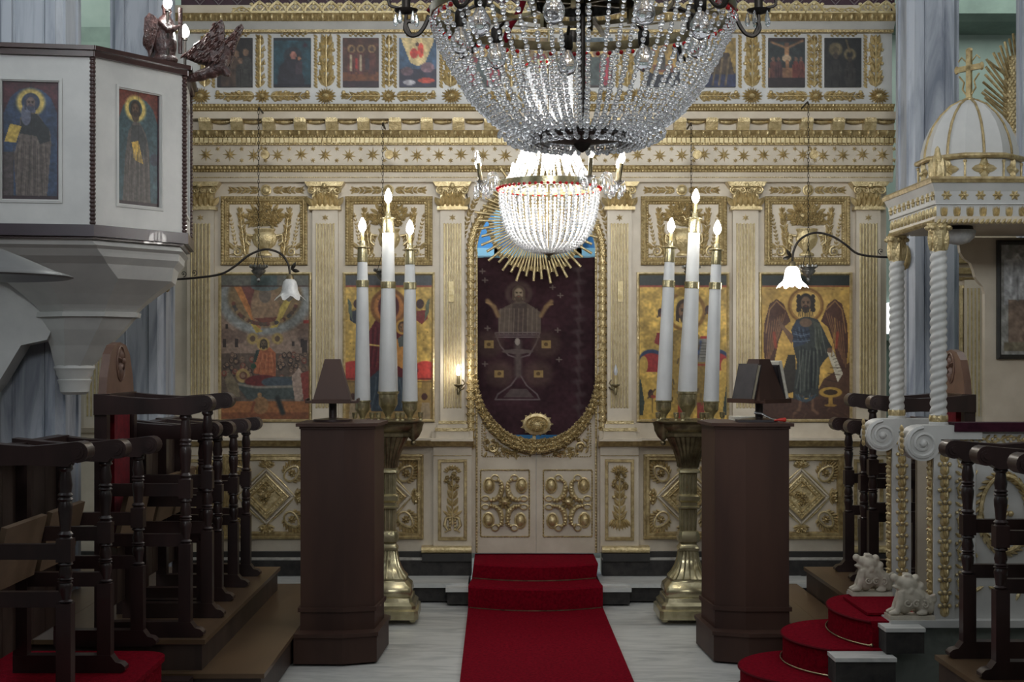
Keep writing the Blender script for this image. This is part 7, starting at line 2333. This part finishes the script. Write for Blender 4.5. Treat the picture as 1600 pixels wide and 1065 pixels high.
# drum and dome
DX, DY = 2.405, 7.33
def octr(r, rot=PI / 8): return [(DX + r * math.cos(rot + PI / 4 * k), DY + r * math.sin(rot + PI / 4 * k)) for k in range(8)]
q = MB(); q.prism(octr(0.245), 2.48, 2.66, 'z'); q.build('drum', 'cream_grey', thr, 0)
for zz in (2.645,):
    q = MB(); q.tube([(x, y, zz) for x, y in octr(0.258)], 0.014, 8, True); q.build('gilt_ring', 'gold_matt', thr, 60)
lv = [(0.243, 2.652), (0.238, 2.70), (0.222, 2.76), (0.195, 2.82), (0.155, 2.875), (0.10, 2.925), (0.045, 2.952), (0.02, 2.957)]
q = MB(); q.lathe(lv, DX, DY, 8, PI / 8); dm = q.build('dome', 'cream_grey', thr, 15)
for k in range(8):
    a = PI / 8 + PI / 4 * k + PI / 8
    q = MB(); q.tube([(DX + (r * math.cos(PI / 8) + 0.003) * math.cos(a), DY + (r * math.cos(PI / 8) + 0.003) * math.sin(a), z) for r, z in lv], 0.007, 6); q.build('dome_rib', 'gold_matt', dm, 60)
for k in range(8):
    a = PI / 4 * k
    q = MB(Matrix.Translation((DX + 0.228 * math.cos(a), DY + 0.228 * math.sin(a), 0)) @ Matrix.Rotation(a + PI / 2, 4, 'Z'))
    for t in range(4): q.leaf(0, 2.582, t * PI / 2, 0.062, 0.04, 0, 0.02)
    for t in range(4): q.leaf(0, 2.582, PI / 4 + t * PI / 2, 0.036, 0.022, 0, 0.014)
    q.dome(0, 2.582, 0.012, -0.012, 0.014, 8)
    q.build('leaf_cross', 'gold', thr, 60)
    q = MB(); b_ = a + PI / 8; q.tube([(DX + 0.248 * math.cos(b_), DY + 0.248 * math.sin(b_), 2.49), (DX + 0.25 * math.cos(b_), DY + 0.25 * math.sin(b_), 2.615)], 0.006, 6); q.ball((DX + 0.25 * math.cos(b_), DY + 0.25 * math.sin(b_), 2.618), 0.010, 8, 5); q.build('gilt_pin', 'gold', thr, 60)
# corner flame finials
for fx, fy in ((CX0 + 0.01, CY0 + 0.02),):
    q = MB(); q.lathe([(0.034, 2.50), (0.04, 2.53), (0.036, 2.57), (0.024, 2.61), (0.014, 2.64), (0.011, 2.66), (0.003, 2.672)], fx, fy, 14)
    for k in range(6):
        a = k * PI / 3; q.M = Matrix.Translation((fx + 0.03 * math.cos(a), fy + 0.03 * math.sin(a), 0)) @ Matrix.Rotation(a + PI / 2, 4, 'Z'); q.leaf(0, 2.50, PI / 2, 0.11, 0.034, 0, 0.014)
    q.M = None
    q.build('flame_finial', 'gold', thr, 60)
# cross
q = MB(); z0 = 2.957
q.lathe([(0.03, z0 - 0.01), (0.032, z0 + 0.006), (0.02, z0 + 0.012)], DX, DY, 12)
q.M = Matrix.Translation((DX, DY, z0)) @ Matrix.Rotation(-0.95, 4, 'Z')
q.box(-0.014, 0.014, -0.008, 0.008, 0.0, 0.255); q.box(-0.075, 0.075, -0.008, 0.008, 0.15, 0.178)
for p in ((-0.075, 0.164), (0.075, 0.164)): q.ball((p[0], 0, p[1]), (0.014, 0.010, 0.022), 8, 5)
q.ball((0, 0, 0.255), (0.022, 0.010, 0.014), 8, 5)
for sd in (-1, 1): q.tube([(sd * 0.015, 0, 0.03), (sd * 0.04, 0, 0.06), (sd * 0.03, 0, 0.095), (sd * 0.06, 0, 0.13)], 0.005, 6); q.tube([(sd * 0.02, 0, 0.20), (sd * 0.045, 0, 0.225), (sd * 0.065, 0, 0.205)], 0.004, 6)
q.M = None
q.build('gilt_cross', 'gold_matt', thr, 40)
# lamp bowl under the canopy
lx, ly = 2.30, 7.18
t = thing('ceiling_bowl_lamp', 'round frosted glass bowl lamp under the throne canopy', 'lamp', (lx, ly, 2.30))
q = MB(); q.lathe([(0.07, 2.302), (0.075, 2.285), (0.07, 2.28)], lx, ly, 20); q.build('lamp_ring', 'iron', t, 40)
q = MB(); q.lathe([(0.085, 2.282), (0.086, 2.27), (0.078, 2.245), (0.055, 2.222), (0.02, 2.212), (0.003, 2.211)], lx, ly, 24); q.build('glass_bowl', 'shade_glass', t, 60)
# framed picture on the far side
fx0, fx1, fz0, fz1, fy = 2.67, 2.93, 1.64, 2.275, TF + 0.018
t = thing('framed_picture', 'dark framed glazed picture on the throne wall at the right edge', 'picture', ((fx0 + fx1) / 2, fy, fz0))
q = MB(); q.frame(fx0, fx1, fz0, fz1, [(0, fy), (0, fy - 0.02), (0.012, fy - 0.026), (0.02, fy - 0.018), (0.026, fy - 0.006)]); q.build('picture_frame', 'dark_frame', t, 30)
P = Paint(40, 90, (150, 150, 146)); P.poly([(.1, .15), (.9, .1), (.9, .5), (.1, .55)], (176, 178, 180)); P.poly([(.2, .5), (.85, .5), (.85, .9), (.2, .9)], (128, 108, 94)); P.rect(.1, .88, .9, .96, (120, 112, 92)); P.line([(.25, .45), (.3, .16), (.42, .1), (.55, .16), (.58, .34)], .05, (200, 202, 204)); P.line([(.42, .3), (.42, .5)], .05, (140, 140, 142)); P.noise(.2, (12, 30))
painting('glazed_print', P, fx0 + 0.02, fx1 - 0.02, fz0 + 0.02, fz1 - 0.02, fy - 0.008, t, 0.006)
bpy.data.objects['glazed_print'].data.materials[0] = paint_mat('glazed_print', 0.12, 0.9, 0.02)

# ------------------------------------------------------------------ steps of the throne
def dstep(xc, a, yc, b_, z0, z1, label, core, xe):
    t = thing('throne_step', label, 'step', ((xc - a), yc, z0))
    pts = [(xc - a * math.cos(th), yc + b_ * math.sin(th)) for th in np.linspace(-PI / 2 * 0.62, PI / 2 * 0.98, 22)]
    poly = [(xe, pts[0][1])] + pts + [(xe, pts[-1][1])]
    q = MB(); q.prism(poly, z0 + 0.001, z1 - 0.006, 'z'); q.build('carpet_riser', 'red', t, 50)
    q = MB(); q.prism([(p[0] - 0.006, p[1]) for p in poly], z1 - 0.006, z1 + 0.004, 'z'); q.build('carpet_tread', 'red', t, 50)
    q = MB(); q.tube([(p[0] - 0.008, p[1], z1 - 0.002) for p in pts], 0.006, 6); q.build('carpet_binding', 'red_edge', t, 60)
    q = MB(); q.tube([(p[0] - 0.012, p[1], z0 + 0.012) for p in pts], 0.004, 6); q.ball((pts[0][0] - 0.005, pts[0][1] - 0.004, z0 + 0.014), 0.010, 8, 5); q.build('stair_rod', 'brass', t, 60)
    x0, x1, y0 = core
    q = MB(); q.box(x0, x1, y0, pts[0][1] - 0.001, z0 + (0.0 if z0 < 0.01 else 0.002), z1 - 0.022); q.build('stone_core', 'black_rough', t, 0)
    q = MB(); q.box(x0 - 0.004, x1 + 0.004, y0 - 0.008, pts[0][1] - 0.001, z1 - 0.022, z1 - 0.004); q.build('marble_top', 'step_marble', t, 0)
dstep(1.60, 0.39, 7.12, 0.42, 0.0, 0.115, 'lowest red carpeted rounded step of the throne', (1.40, 1.58, 6.62), 1.60)
dstep(1.81, 0.36, 7.25, 0.44, 0.115, 0.25, 'middle red carpeted rounded step of the throne', (1.585, 1.865, 6.73), 1.86)
dstep(1.95, 0.25, 7.30, 0.44, 0.25, 0.376, 'uppermost red carpeted rounded step of the throne', (1.84, 2.02, 6.80), 2.02)

# ------------------------------------------------------------------ stone lions
def lion(x, y, z, label):
    t = thing('stone_lion', label, 'statue', (x, y, z))
    q = MB(); q.prism([(x - 0.115, y - 0.05), (x + 0.10, y - 0.05), (x + 0.10, y + 0.06), (x - 0.115, y + 0.06)], z, z + 0.02, 'z'); q.build('lion_plinth', 'stone_white', t, 0)
    b0 = z + 0.02
    parts = [((x - 0.03, y, b0 + 0.075), (0.05, 0.05, 0.075), 0.1), ((x + 0.01, y, b0 + 0.085), (0.06, 0.052, 0.06), 0.5), ((x + 0.055, y, b0 + 0.055), (0.045, 0.046, 0.052), 0.3), ((x + 0.085, y, b0 + 0.035), (0.025, 0.04, 0.036), 0),
             ((x - 0.015, y, b0 + 0.145), (0.05, 0.048, 0.045), 0.2), ((x - 0.05, y, b0 + 0.158), (0.032, 0.034, 0.026), 0.45), ((x - 0.082, y, b0 + 0.178), (0.020, 0.023, 0.020), 0), ((x - 0.066, y, b0 + 0.170), (0.022, 0.022, 0.016), 0.5),
             ((x - 0.070, y, b0 + 0.130), (0.026, 0.024, 0.009), 0.35), ((x - 0.028, y - 0.018, b0 + 0.192), (0.013, 0.012, 0.010), 0), ((x - 0.028, y + 0.018, b0 + 0.192), (0.013, 0.012, 0.010), 0), ((x - 0.012, y - 0.024, b0 + 0.19), (0.012, 0.009, 0.012), .5), ((x - 0.012, y + 0.024, b0 + 0.19), (0.012, 0.009, 0.012), .5),
             ((x + 0.02, y, b0 + 0.175), (0.02, 0.03, 0.02), .6), ((x + 0.04, y, b0 + 0.135), (0.02, 0.036, 0.025), .6), ((x + 0.108, y - 0.01, b0 + 0.075), (0.014, 0.016, 0.018), 0)]
    for k in range(6):
        parts.append(((x - 0.072 + 0.006 * k, y - 0.044 + 0.004 * abs(k - 3), b0 + 0.085), (0.0055, 0.008, 0.04), 0))
        parts.append(((x - 0.01 + 0.018 * k, y - 0.046 + 0.003 * k, b0 + 0.12 - 0.012 * k), (0.012, 0.010, 0.016), 0.6))
    for sy in (-1, 1):
        parts.append(((x - 0.085, y + sy * 0.028, b0 + 0.014), (0.026, 0.018, 0.014), 0))
        for k in (-1, 0, 1): parts.append(((x - 0.107, y + sy * 0.028 + k * 0.010, b0 + 0.010), (0.010, 0.006, 0.010), 0))
        parts.append(((x + 0.04, y + sy * 0.04, b0 + 0.013), (0.03, 0.015, 0.013), 0))
    tubes = [([(x - 0.05, y + sy * 0.03, b0 + 0.085), (x - 0.07, y + sy * 0.03, b0 + 0.045), (x - 0.075, y + sy * 0.028, b0 + 0.012)], [0.02, 0.015, 0.015]) for sy in (-1, 1)]
    tubes.append(([(x + 0.10, y, b0 + 0.03), (x + 0.115, y - 0.01, b0 + 0.07), (x + 0.10, y - 0.02, b0 + 0.10)], [0.01, 0.009, 0.014]))
    blobs('lion_body', 'stone_white', parts, 0.0055, t, tubes, 4)
    q = MB(); 
    for k in range(3): q.spiral(x - 0.03 + 0.042 * k, b0 + 0.062 - 0.004 * k, 0.019, y - 0.050 + 0.002 * k, 0.006, 1.3, k, 1 if k % 2 else -1, 12)
    q.build('mane_curl', 'stone_white', t, 60)


lion(2.005, 6.965, 0.388, 'white stone lion at the near side of the throne entry')
lion(1.995, 7.66, 0.388, 'white stone lion at the far side of the throne entry beside the top red step')

# ------------------------------------------------------------------ gold rays at the right edge
d = 8.75
t = thing('scaly_half_column', 'gilt scale covered half column with slanting gold rays at the right edge', 'sunburst', at(1588, 215, d))
a_, b_ = at(1590, 88, d), at(1586, 212, d)
q = MB(); n = 14
pr = [(0.075, b_.z), (0.078, (a_.z + b_.z) / 2), (0.06, a_.z)]
q.lathe(pr, a_.x, d + 0.02, 18)
q.build('half_column', 'gold_matt', t, 50)
q = MB(); q.box(a_.x - 0.05, a_.x + 0.06, 8.45, d + 0.03, b_.z - 0.05, b_.z); q.box(a_.x - 0.03, a_.x + 0.04, 8.45, d, a_.z - 0.1, a_.z - 0.06); q.build('bracket', 'cream', t, 0)
q = MB(); k = 0; z = b_.z + 0.01
while z < a_.z - 0.01:
    for j in range(10):
        an = PI + PI * (j + 0.5 * (k % 2)) / 9
        r_ = 0.077 if z < (a_.z + b_.z) / 2 + .1 else 0.068
        q.M = Matrix.Translation((a_.x + r_ * math.cos(an), d + 0.02 + r_ * math.sin(an), 0)) @ Matrix.Rotation(an + PI / 2, 4, 'Z')
        q.leaf(0, z + 0.012, -PI / 2, 0.024, 0.022, 0, 0.006)
    z += 0.018; k += 1
q.M = None
q.build('gilt_scales', 'gold', t, 60, stuff=True)
for i, (s0, s1) in enumerate(((((1588, 92), (1583, 52))), ((1584, 94), (1577, 60)), ((1579, 104), (1570, 65)), ((1577, 112), (1563, 71)), ((1576, 122), (1560, 82)), ((1575, 128), (1552, 82)), ((1574, 138), (1541, 92)), ((1574, 146), (1540, 104)), ((1573, 152), (1539, 116)), ((1573, 160), (1536, 128)), ((1572, 166), (1538, 140)), ((1572, 174), (1534, 144)), ((1572, 182), (1539, 152)), ((1571, 190), (1540, 161)), ((1572, 196), (1546, 170)), ((1575, 120), (1545, 96)))):
    q = MB(); q.tube([at(s0[0], s0[1], d - 0.02 + 0.012 * (i % 2)), at(s1[0], s1[1], d - 0.05 + 0.02 * (i % 3))], 0.0085, 6); q.build('ray', 'gold_matt', t, 60)

# ================================================================== CHANDELIERS
def strand(q, path, r, pitch, cx, cy, ang, n=7, m=4, jit=0.0):
    """glass beads threaded along a path of (radius, height) at one angle"""
    L = [0.0]
    for (r0, z0), (r1, z1) in zip(path[:-1], path[1:]): L.append(L[-1] + math.hypot(r1 - r0, z1 - z0))
    k = int(L[-1] / pitch)
    ca, sa = math.cos(ang), math.sin(ang)
    for i in range(k):
        s_ = (i + 0.5) * L[-1] / k
        j = next(t_ for t_ in range(1, len(L)) if L[t_] >= s_)
        u = (s_ - L[j - 1]) / (L[j] - L[j - 1])
        rr = path[j - 1][0] * (1 - u) + path[j][0] * u + random.uniform(-jit, jit)
        zz = path[j - 1][1] * (1 - u) + path[j][1] * u
        rb = r * random.uniform(0.8, 1.15)
        q.ball((cx + rr * ca, cy + rr * sa, zz), (rb, rb, rb * 1.1), n, m)


def smooth_path(pts, per=6):
    out = []
    for i in range(len(pts) - 1):
        p0, p1, p2, p3 = pts[max(i - 1, 0)], pts[i], pts[i + 1], pts[min(i + 2, len(pts) - 1)]
        for s_ in range(per):
            u = s_ / per
            out.append(tuple(0.5 * (2 * b1 + (b2 - b0) * u + (2 * b0 - 5 * b1 + 4 * b2 - b3) * u * u + (3 * b1 - b0 - 3 * b2 + b3) * u ** 3) for b0, b1, b2, b3 in zip(p0, p1, p2, p3)))
    out.append(pts[-1])
    return out


def ring_band(q, cx, cy, r, z0, z1, n=64, th=0.006):
    q.lathe([(r, z0), (r, z1), (r - th, z1), (r - th, z0), (r, z0)], cx, cy, n, caps=False)


def drop(q, p, L=0.05, w=0.011):
    q.lathe([(0.001, p[2]), (w * .45, p[2] - L * .12), (w * .4, p[2] - L * .2), (w, p[2] - L * .62), (w * .75, p[2] - L * .88), (0.001, p[2] - L)], p[0], p[1], 6)


# --- lit crystal chandelier before the arch
bx, by = AX, 7.68
lc = thing('lit_chandelier', 'brightly lit crystal basket chandelier hanging before the arch', 'chandelier', (bx, by, 2.20))
bp = smooth_path([(0.266, 2.535), (0.259, 2.45), (0.238, 2.36), (0.20, 2.285), (0.14, 2.235), (0.07, 2.212), (0.03, 2.21)])
for k in range(40):
    q = MB(); strand(q, bp, 0.0088, 0.0175, bx, by, 2 * PI * k / 40); q.build('basket_strand', 'crystal_lit', lc, 60, recalc=False)
up = smooth_path([(0.122, 3.19), (0.122, 3.0), (0.132, 2.82), (0.165, 2.70), (0.21, 2.62), (0.258, 2.56)])
for k in range(34):
    q = MB(); strand(q, up, 0.0078, 0.0165, bx, by, 2 * PI * (k + .5) / 34); q.build('upper_strand', 'crystal_lit', lc, 60, recalc=False)
q = MB(); ring_band(q, bx, by, 0.272, 2.545, 2.585); q.build('ring_band', 'brass', lc, 40)
q = MB(); ring_band(q, bx, by, 0.13, 3.185, 3.215, 32); q.build('crown_band', 'brass', lc, 40)
q = MB()
for k in range(54): q.ball((bx + 0.276 * math.cos(2 * PI * k / 54), by + 0.276 * math.sin(2 * PI * k / 54), 2.548), 0.009, 7, 5)
q.build('red_bead_ring', 'red_bead', lc, 60, stuff=True)
q = MB()
for k in range(26): q.ball((bx + 0.133 * math.cos(2 * PI * k / 26), by + 0.133 * math.sin(2 * PI * k / 26), 3.20), 0.008, 7, 5)
q.build('red_bead_ring', 'red_bead', lc, 60, stuff=True)
q = MB(); q.lathe([(0.002, 2.165), (0.012, 2.175), (0.008, 2.19), (0.045, 2.208), (0.05, 2.214), (0.01, 2.222)], bx, by, 16); q.build('bottom_boss', 'old_brass', lc, 50)
q = MB(); q.tube([(bx, by, 2.21), (bx, by, 5.4)], 0.008, 8); q.build('stem', 'old_brass', lc, 50)
q = MB()
for k in range(6): q.tube([(bx, by, 2.60), (bx + 0.268 * math.cos(k * PI / 3 + .2), by + 0.268 * math.sin(k * PI / 3 + .2), 2.565)], 0.006, 6)
q.build('spoke', 'old_brass', lc, 50)
for k in range(6):
    a = k * PI / 3 + 0.5
    x, y, z = bx + 0.11 * math.cos(a), by + 0.11 * math.sin(a), 2.70
    q = MB(); q.lathe([(0.008, z - 0.06), (0.022, z - 0.02), (0.026, z + 0.005), (0.018, z + 0.035), (0.004, z + 0.055)], x, y, 12); q.build('inner_bulb', 'bulb', lc, 60)
for k, dg in enumerate((-17, 15, 164, 197, 301, 62, 118, 240)):
    a = math.radians(dg)
    ca, sa = math.cos(a), math.sin(a)
    if dg == 240: continue
    R_ = 0.375
    q = MB(); q.tube([(bx + r_ * ca, by + r_ * sa, z) for r_, z in smooth_path([(0.27, 2.565), (0.30, 2.62), (0.335, 2.61), (0.345, 2.56), (R_, 2.545), (R_ + 0.005, 2.57)], 5)], 0.006, 6); arm = q.build('candle_arm', 'crystal', lc, 60)
    px_, py_ = bx + (R_ + 0.005) * ca, by + (R_ + 0.005) * sa
    q = MB(); q.lathe([(0.006, 2.555), (0.028, 2.568), (0.032, 2.576), (0.010, 2.58)], px_, py_, 12); q.build('drip_pan', 'crystal', arm, 50)
    lean = Matrix.Translation((px_, py_, 2.575)) @ Matrix.Rotation(0.13, 4, Vector((-sa, ca, 0)))
    q = MB(lean); q.lathe([(0.011, 0), (0.011, 0.095)], 0, 0, 10); q.build('candle_sleeve', 'old_brass', arm, 50)
    lit = dg != 197
    q = MB(lean); q.lathe([(0.008, 0.094), (0.015, 0.108), (0.017, 0.125), (0.011, 0.145), (0.002, 0.163)], 0, 0, 10); q.build('flame_bulb', 'bulb' if lit else 'globe', arm, 60)
    for j in range(6):
        b_ = j * PI / 3
        q = MB(); drop(q, (px_ + 0.03 * math.cos(b_), py_ + 0.03 * math.sin(b_), 2.565 - 0.012 * (j % 2)), 0.05, 0.009); q.build('crystal_drop', 'crystal', arm, 30)
    q = MB()
    for j in range(3): drop(q, (bx + (0.30 + 0.02 * j) * ca, by + (0.30 + 0.02 * j) * sa, 2.60 - 0.02 * j), 0.055, 0.011)
    q.build('crystal_drop', 'crystal', arm, 30)
light('lit_chandelier_light', 'POINT', (bx, by, 2.42), 11, (1, 0.97, 0.92), 0.06)
light('lit_chandelier_light', 'POINT', (bx, by, 2.78), 15, (1, 0.97, 0.92), 0.08)
for sx in (-0.39, 0.39):
    light('lit_chandelier_light', 'POINT', (bx + sx, by - 0.02, 2.74), 6, (1, 0.97, 0.92), 0.04)

# --- big unlit chandelier nearer the camera
gx, gy = AX + 0.0, 4.70
bc = thing('big_chandelier', 'big unlit crystal chandelier with red bead ring, near the camera', 'chandelier', (gx, gy, 2.33))
gp = smooth_path([(0.497, 2.745), (0.472, 2.68), (0.434, 2.607), (0.386, 2.523), (0.345, 2.47), (0.29, 2.419), (0.23, 2.387), (0.16, 2.366)])
for k in range(66):
    q = MB(); strand(q, gp, 0.0078, 0.0185, gx, gy, 2 * PI * (k + 0.5 + random.uniform(-.2, .2)) / 66, 8, 5, 0.004); q.build('basket_strand', 'crystal', bc, 60, recalc=False)
ip = smooth_path([(0.275, 2.385), (0.24, 2.355), (0.19, 2.342), (0.12, 2.352)])
for k in range(40):
    q = MB(); strand(q, ip, 0.0078, 0.018, gx, gy, 2 * PI * k / 40, 8, 5, 0.006); q.build('bottom_strand', 'crystal', bc, 60, recalc=False)
tp = smooth_path([(0.497, 2.775), (0.47, 2.84), (0.42, 2.95), (0.34, 3.1), (0.22, 3.35)])
for k in range(30):
    q = MB(); strand(q, tp, 0.0075, 0.022, gx, gy, 2 * PI * (k + .3) / 30, 8, 5); q.build('upper_strand', 'crystal', bc, 60, recalc=False)
q = MB(); ring_band(q, gx, gy, 0.497, 2.752, 2.785, 96); q.build('ring_band', 'old_brass', bc, 40)
q = MB(); ring_band(q, gx, gy, 0.30, 2.80, 2.815, 64); q.build('inner_ring', 'old_brass', bc, 40)
q = MB(); ring_band(q, gx, gy, 0.49, 2.828, 2.834, 96); q.build('upper_ring', 'old_brass', bc, 40)
q = MB()
for k in range(72): q.ball((gx + 0.487 * math.cos(2 * PI * k / 72), gy + 0.487 * math.sin(2 * PI * k / 72), 2.742), 0.0082, 8, 6)
q.build('red_bead_ring', 'red_bead', bc, 60, stuff=True)
for k in range(6):
    a = k * PI / 3
    q = MB(); q.tube([(gx + 0.50 * math.cos(a), gy + 0.50 * math.sin(a), 2.775), (gx + 0.47 * math.cos(a), gy + 0.47 * math.sin(a), 2.82), (gx + 0.40 * math.cos(a), gy + 0.40 * math.sin(a), 2.86), (gx + 0.3 * math.cos(a), gy + 0.3 * math.sin(a), 2.98)], 0.012, 7); q.build('red_cord', 'red_velvet', bc, 60)
    b_ = a + 0.3
    q = MB(); q.M = Matrix.Translation((gx, gy, 2.80)) @ Matrix.Rotation(b_, 4, 'Z'); q.box(0.02, 0.49, -0.008, 0.008, 0, 0.012); q.box(0.16, 0.175, -0.008, 0.008, -0.05, 0.05); q.M = None; q.build('spoke', 'old_brass', bc, 0)
q = MB(); ring_band(q, gx, gy, 0.175, 2.80, 2.845, 40); 
for k in range(20):
    a = 2 * PI * k / 20; q.ball((gx + 0.176 * math.cos(a), gy + 0.176 * math.sin(a), 2.822), (0.012, 0.012, 0.012), 6, 4)
q.build('pierced_hub', 'silver', bc, 40)
q = MB(); q.lathe([(0.09, 2.90), (0.20, 2.845), (0.20, 2.84), (0.05, 2.85)], gx, gy, 28); q.build('hub_plate', 'silver', bc, 40)
q = MB(); q.lathe([(0.010, 2.33), (0.010, 5.4)], gx, gy, 10); q.build('stem', 'iron', bc, 50)
q = MB(); q.lathe([(0.003, 2.318), (0.018, 2.328), (0.03, 2.345), (0.10, 2.356), (0.165, 2.368), (0.17, 2.376), (0.05, 2.39), (0.012, 2.41)], gx, gy, 32); q.build('bottom_dish', 'iron', bc, 40)
for k in range(9):
    a = 2 * PI * k / 9 + 0.25
    ca, sa = math.cos(a), math.sin(a)
    R_ = 0.40
    q = MB(); q.tube([(gx + 0.30 * ca, gy + 0.30 * sa, 2.805), (gx + 0.34 * ca, gy + 0.34 * sa, 2.81), (gx + R_ * ca, gy + R_ * sa, 2.785)], 0.006, 6)
    q.lathe([(0.016, 2.735), (0.02, 2.745), (0.02, 2.785), (0.012, 2.795)], gx + R_ * ca, gy + R_ * sa, 12); sk = q.build('bulb_socket', 'iron', bc, 50)
    q = MB(); q.lathe([(0.012, 2.738), (0.018, 2.725), (0.033, 2.698), (0.034, 2.68), (0.025, 2.655), (0.003, 2.645)], gx + R_ * ca, gy + R_ * sa, 16); q.build('globe_bulb', 'globe', sk, 60)
for k in range(8):
    a = 2 * PI * k / 8 + 0.0
    ca, sa = math.cos(a), math.sin(a)
    P3 = lambda r_, z: (gx + r_ * ca, gy + r_ * sa, z)
    q = MB(); q.tube([P3(r_, z) for r_, z in smooth_path([(0.50, 2.765), (0.515, 2.73), (0.535, 2.705), (0.56, 2.70), (0.578, 2.72), (0.572, 2.745), (0.556, 2.745)], 5)], 0.007, 6)
    q.tube([P3(r_, z) for r_, z in smooth_path([(0.56, 2.70), (0.575, 2.735), (0.575, 2.77)], 4)], 0.006, 6)
    q.lathe([(0.008, 2.768), (0.036, 2.776), (0.04, 2.784), (0.014, 2.79), (0.014, 2.90)], gx + 0.575 * ca, gy + 0.575 * sa, 12)
    q.tube([P3(r_, z) for r_, z in smooth_path([(0.60, 2.79), (0.63, 2.80), (0.625, 2.835), (0.60, 2.84)], 4)], 0.005, 6)
    arm = q.build('scroll_arm', 'iron', bc, 50)
    for j in range(5):
        b_ = j * 2 * PI / 5 + .4
        q = MB(); drop(q, (gx + 0.575 * ca + 0.036 * math.cos(b_), gy + 0.575 * sa + 0.036 * math.sin(b_), 2.775), 0.045, 0.009); q.build('crystal_drop', 'crystal', arm, 30)
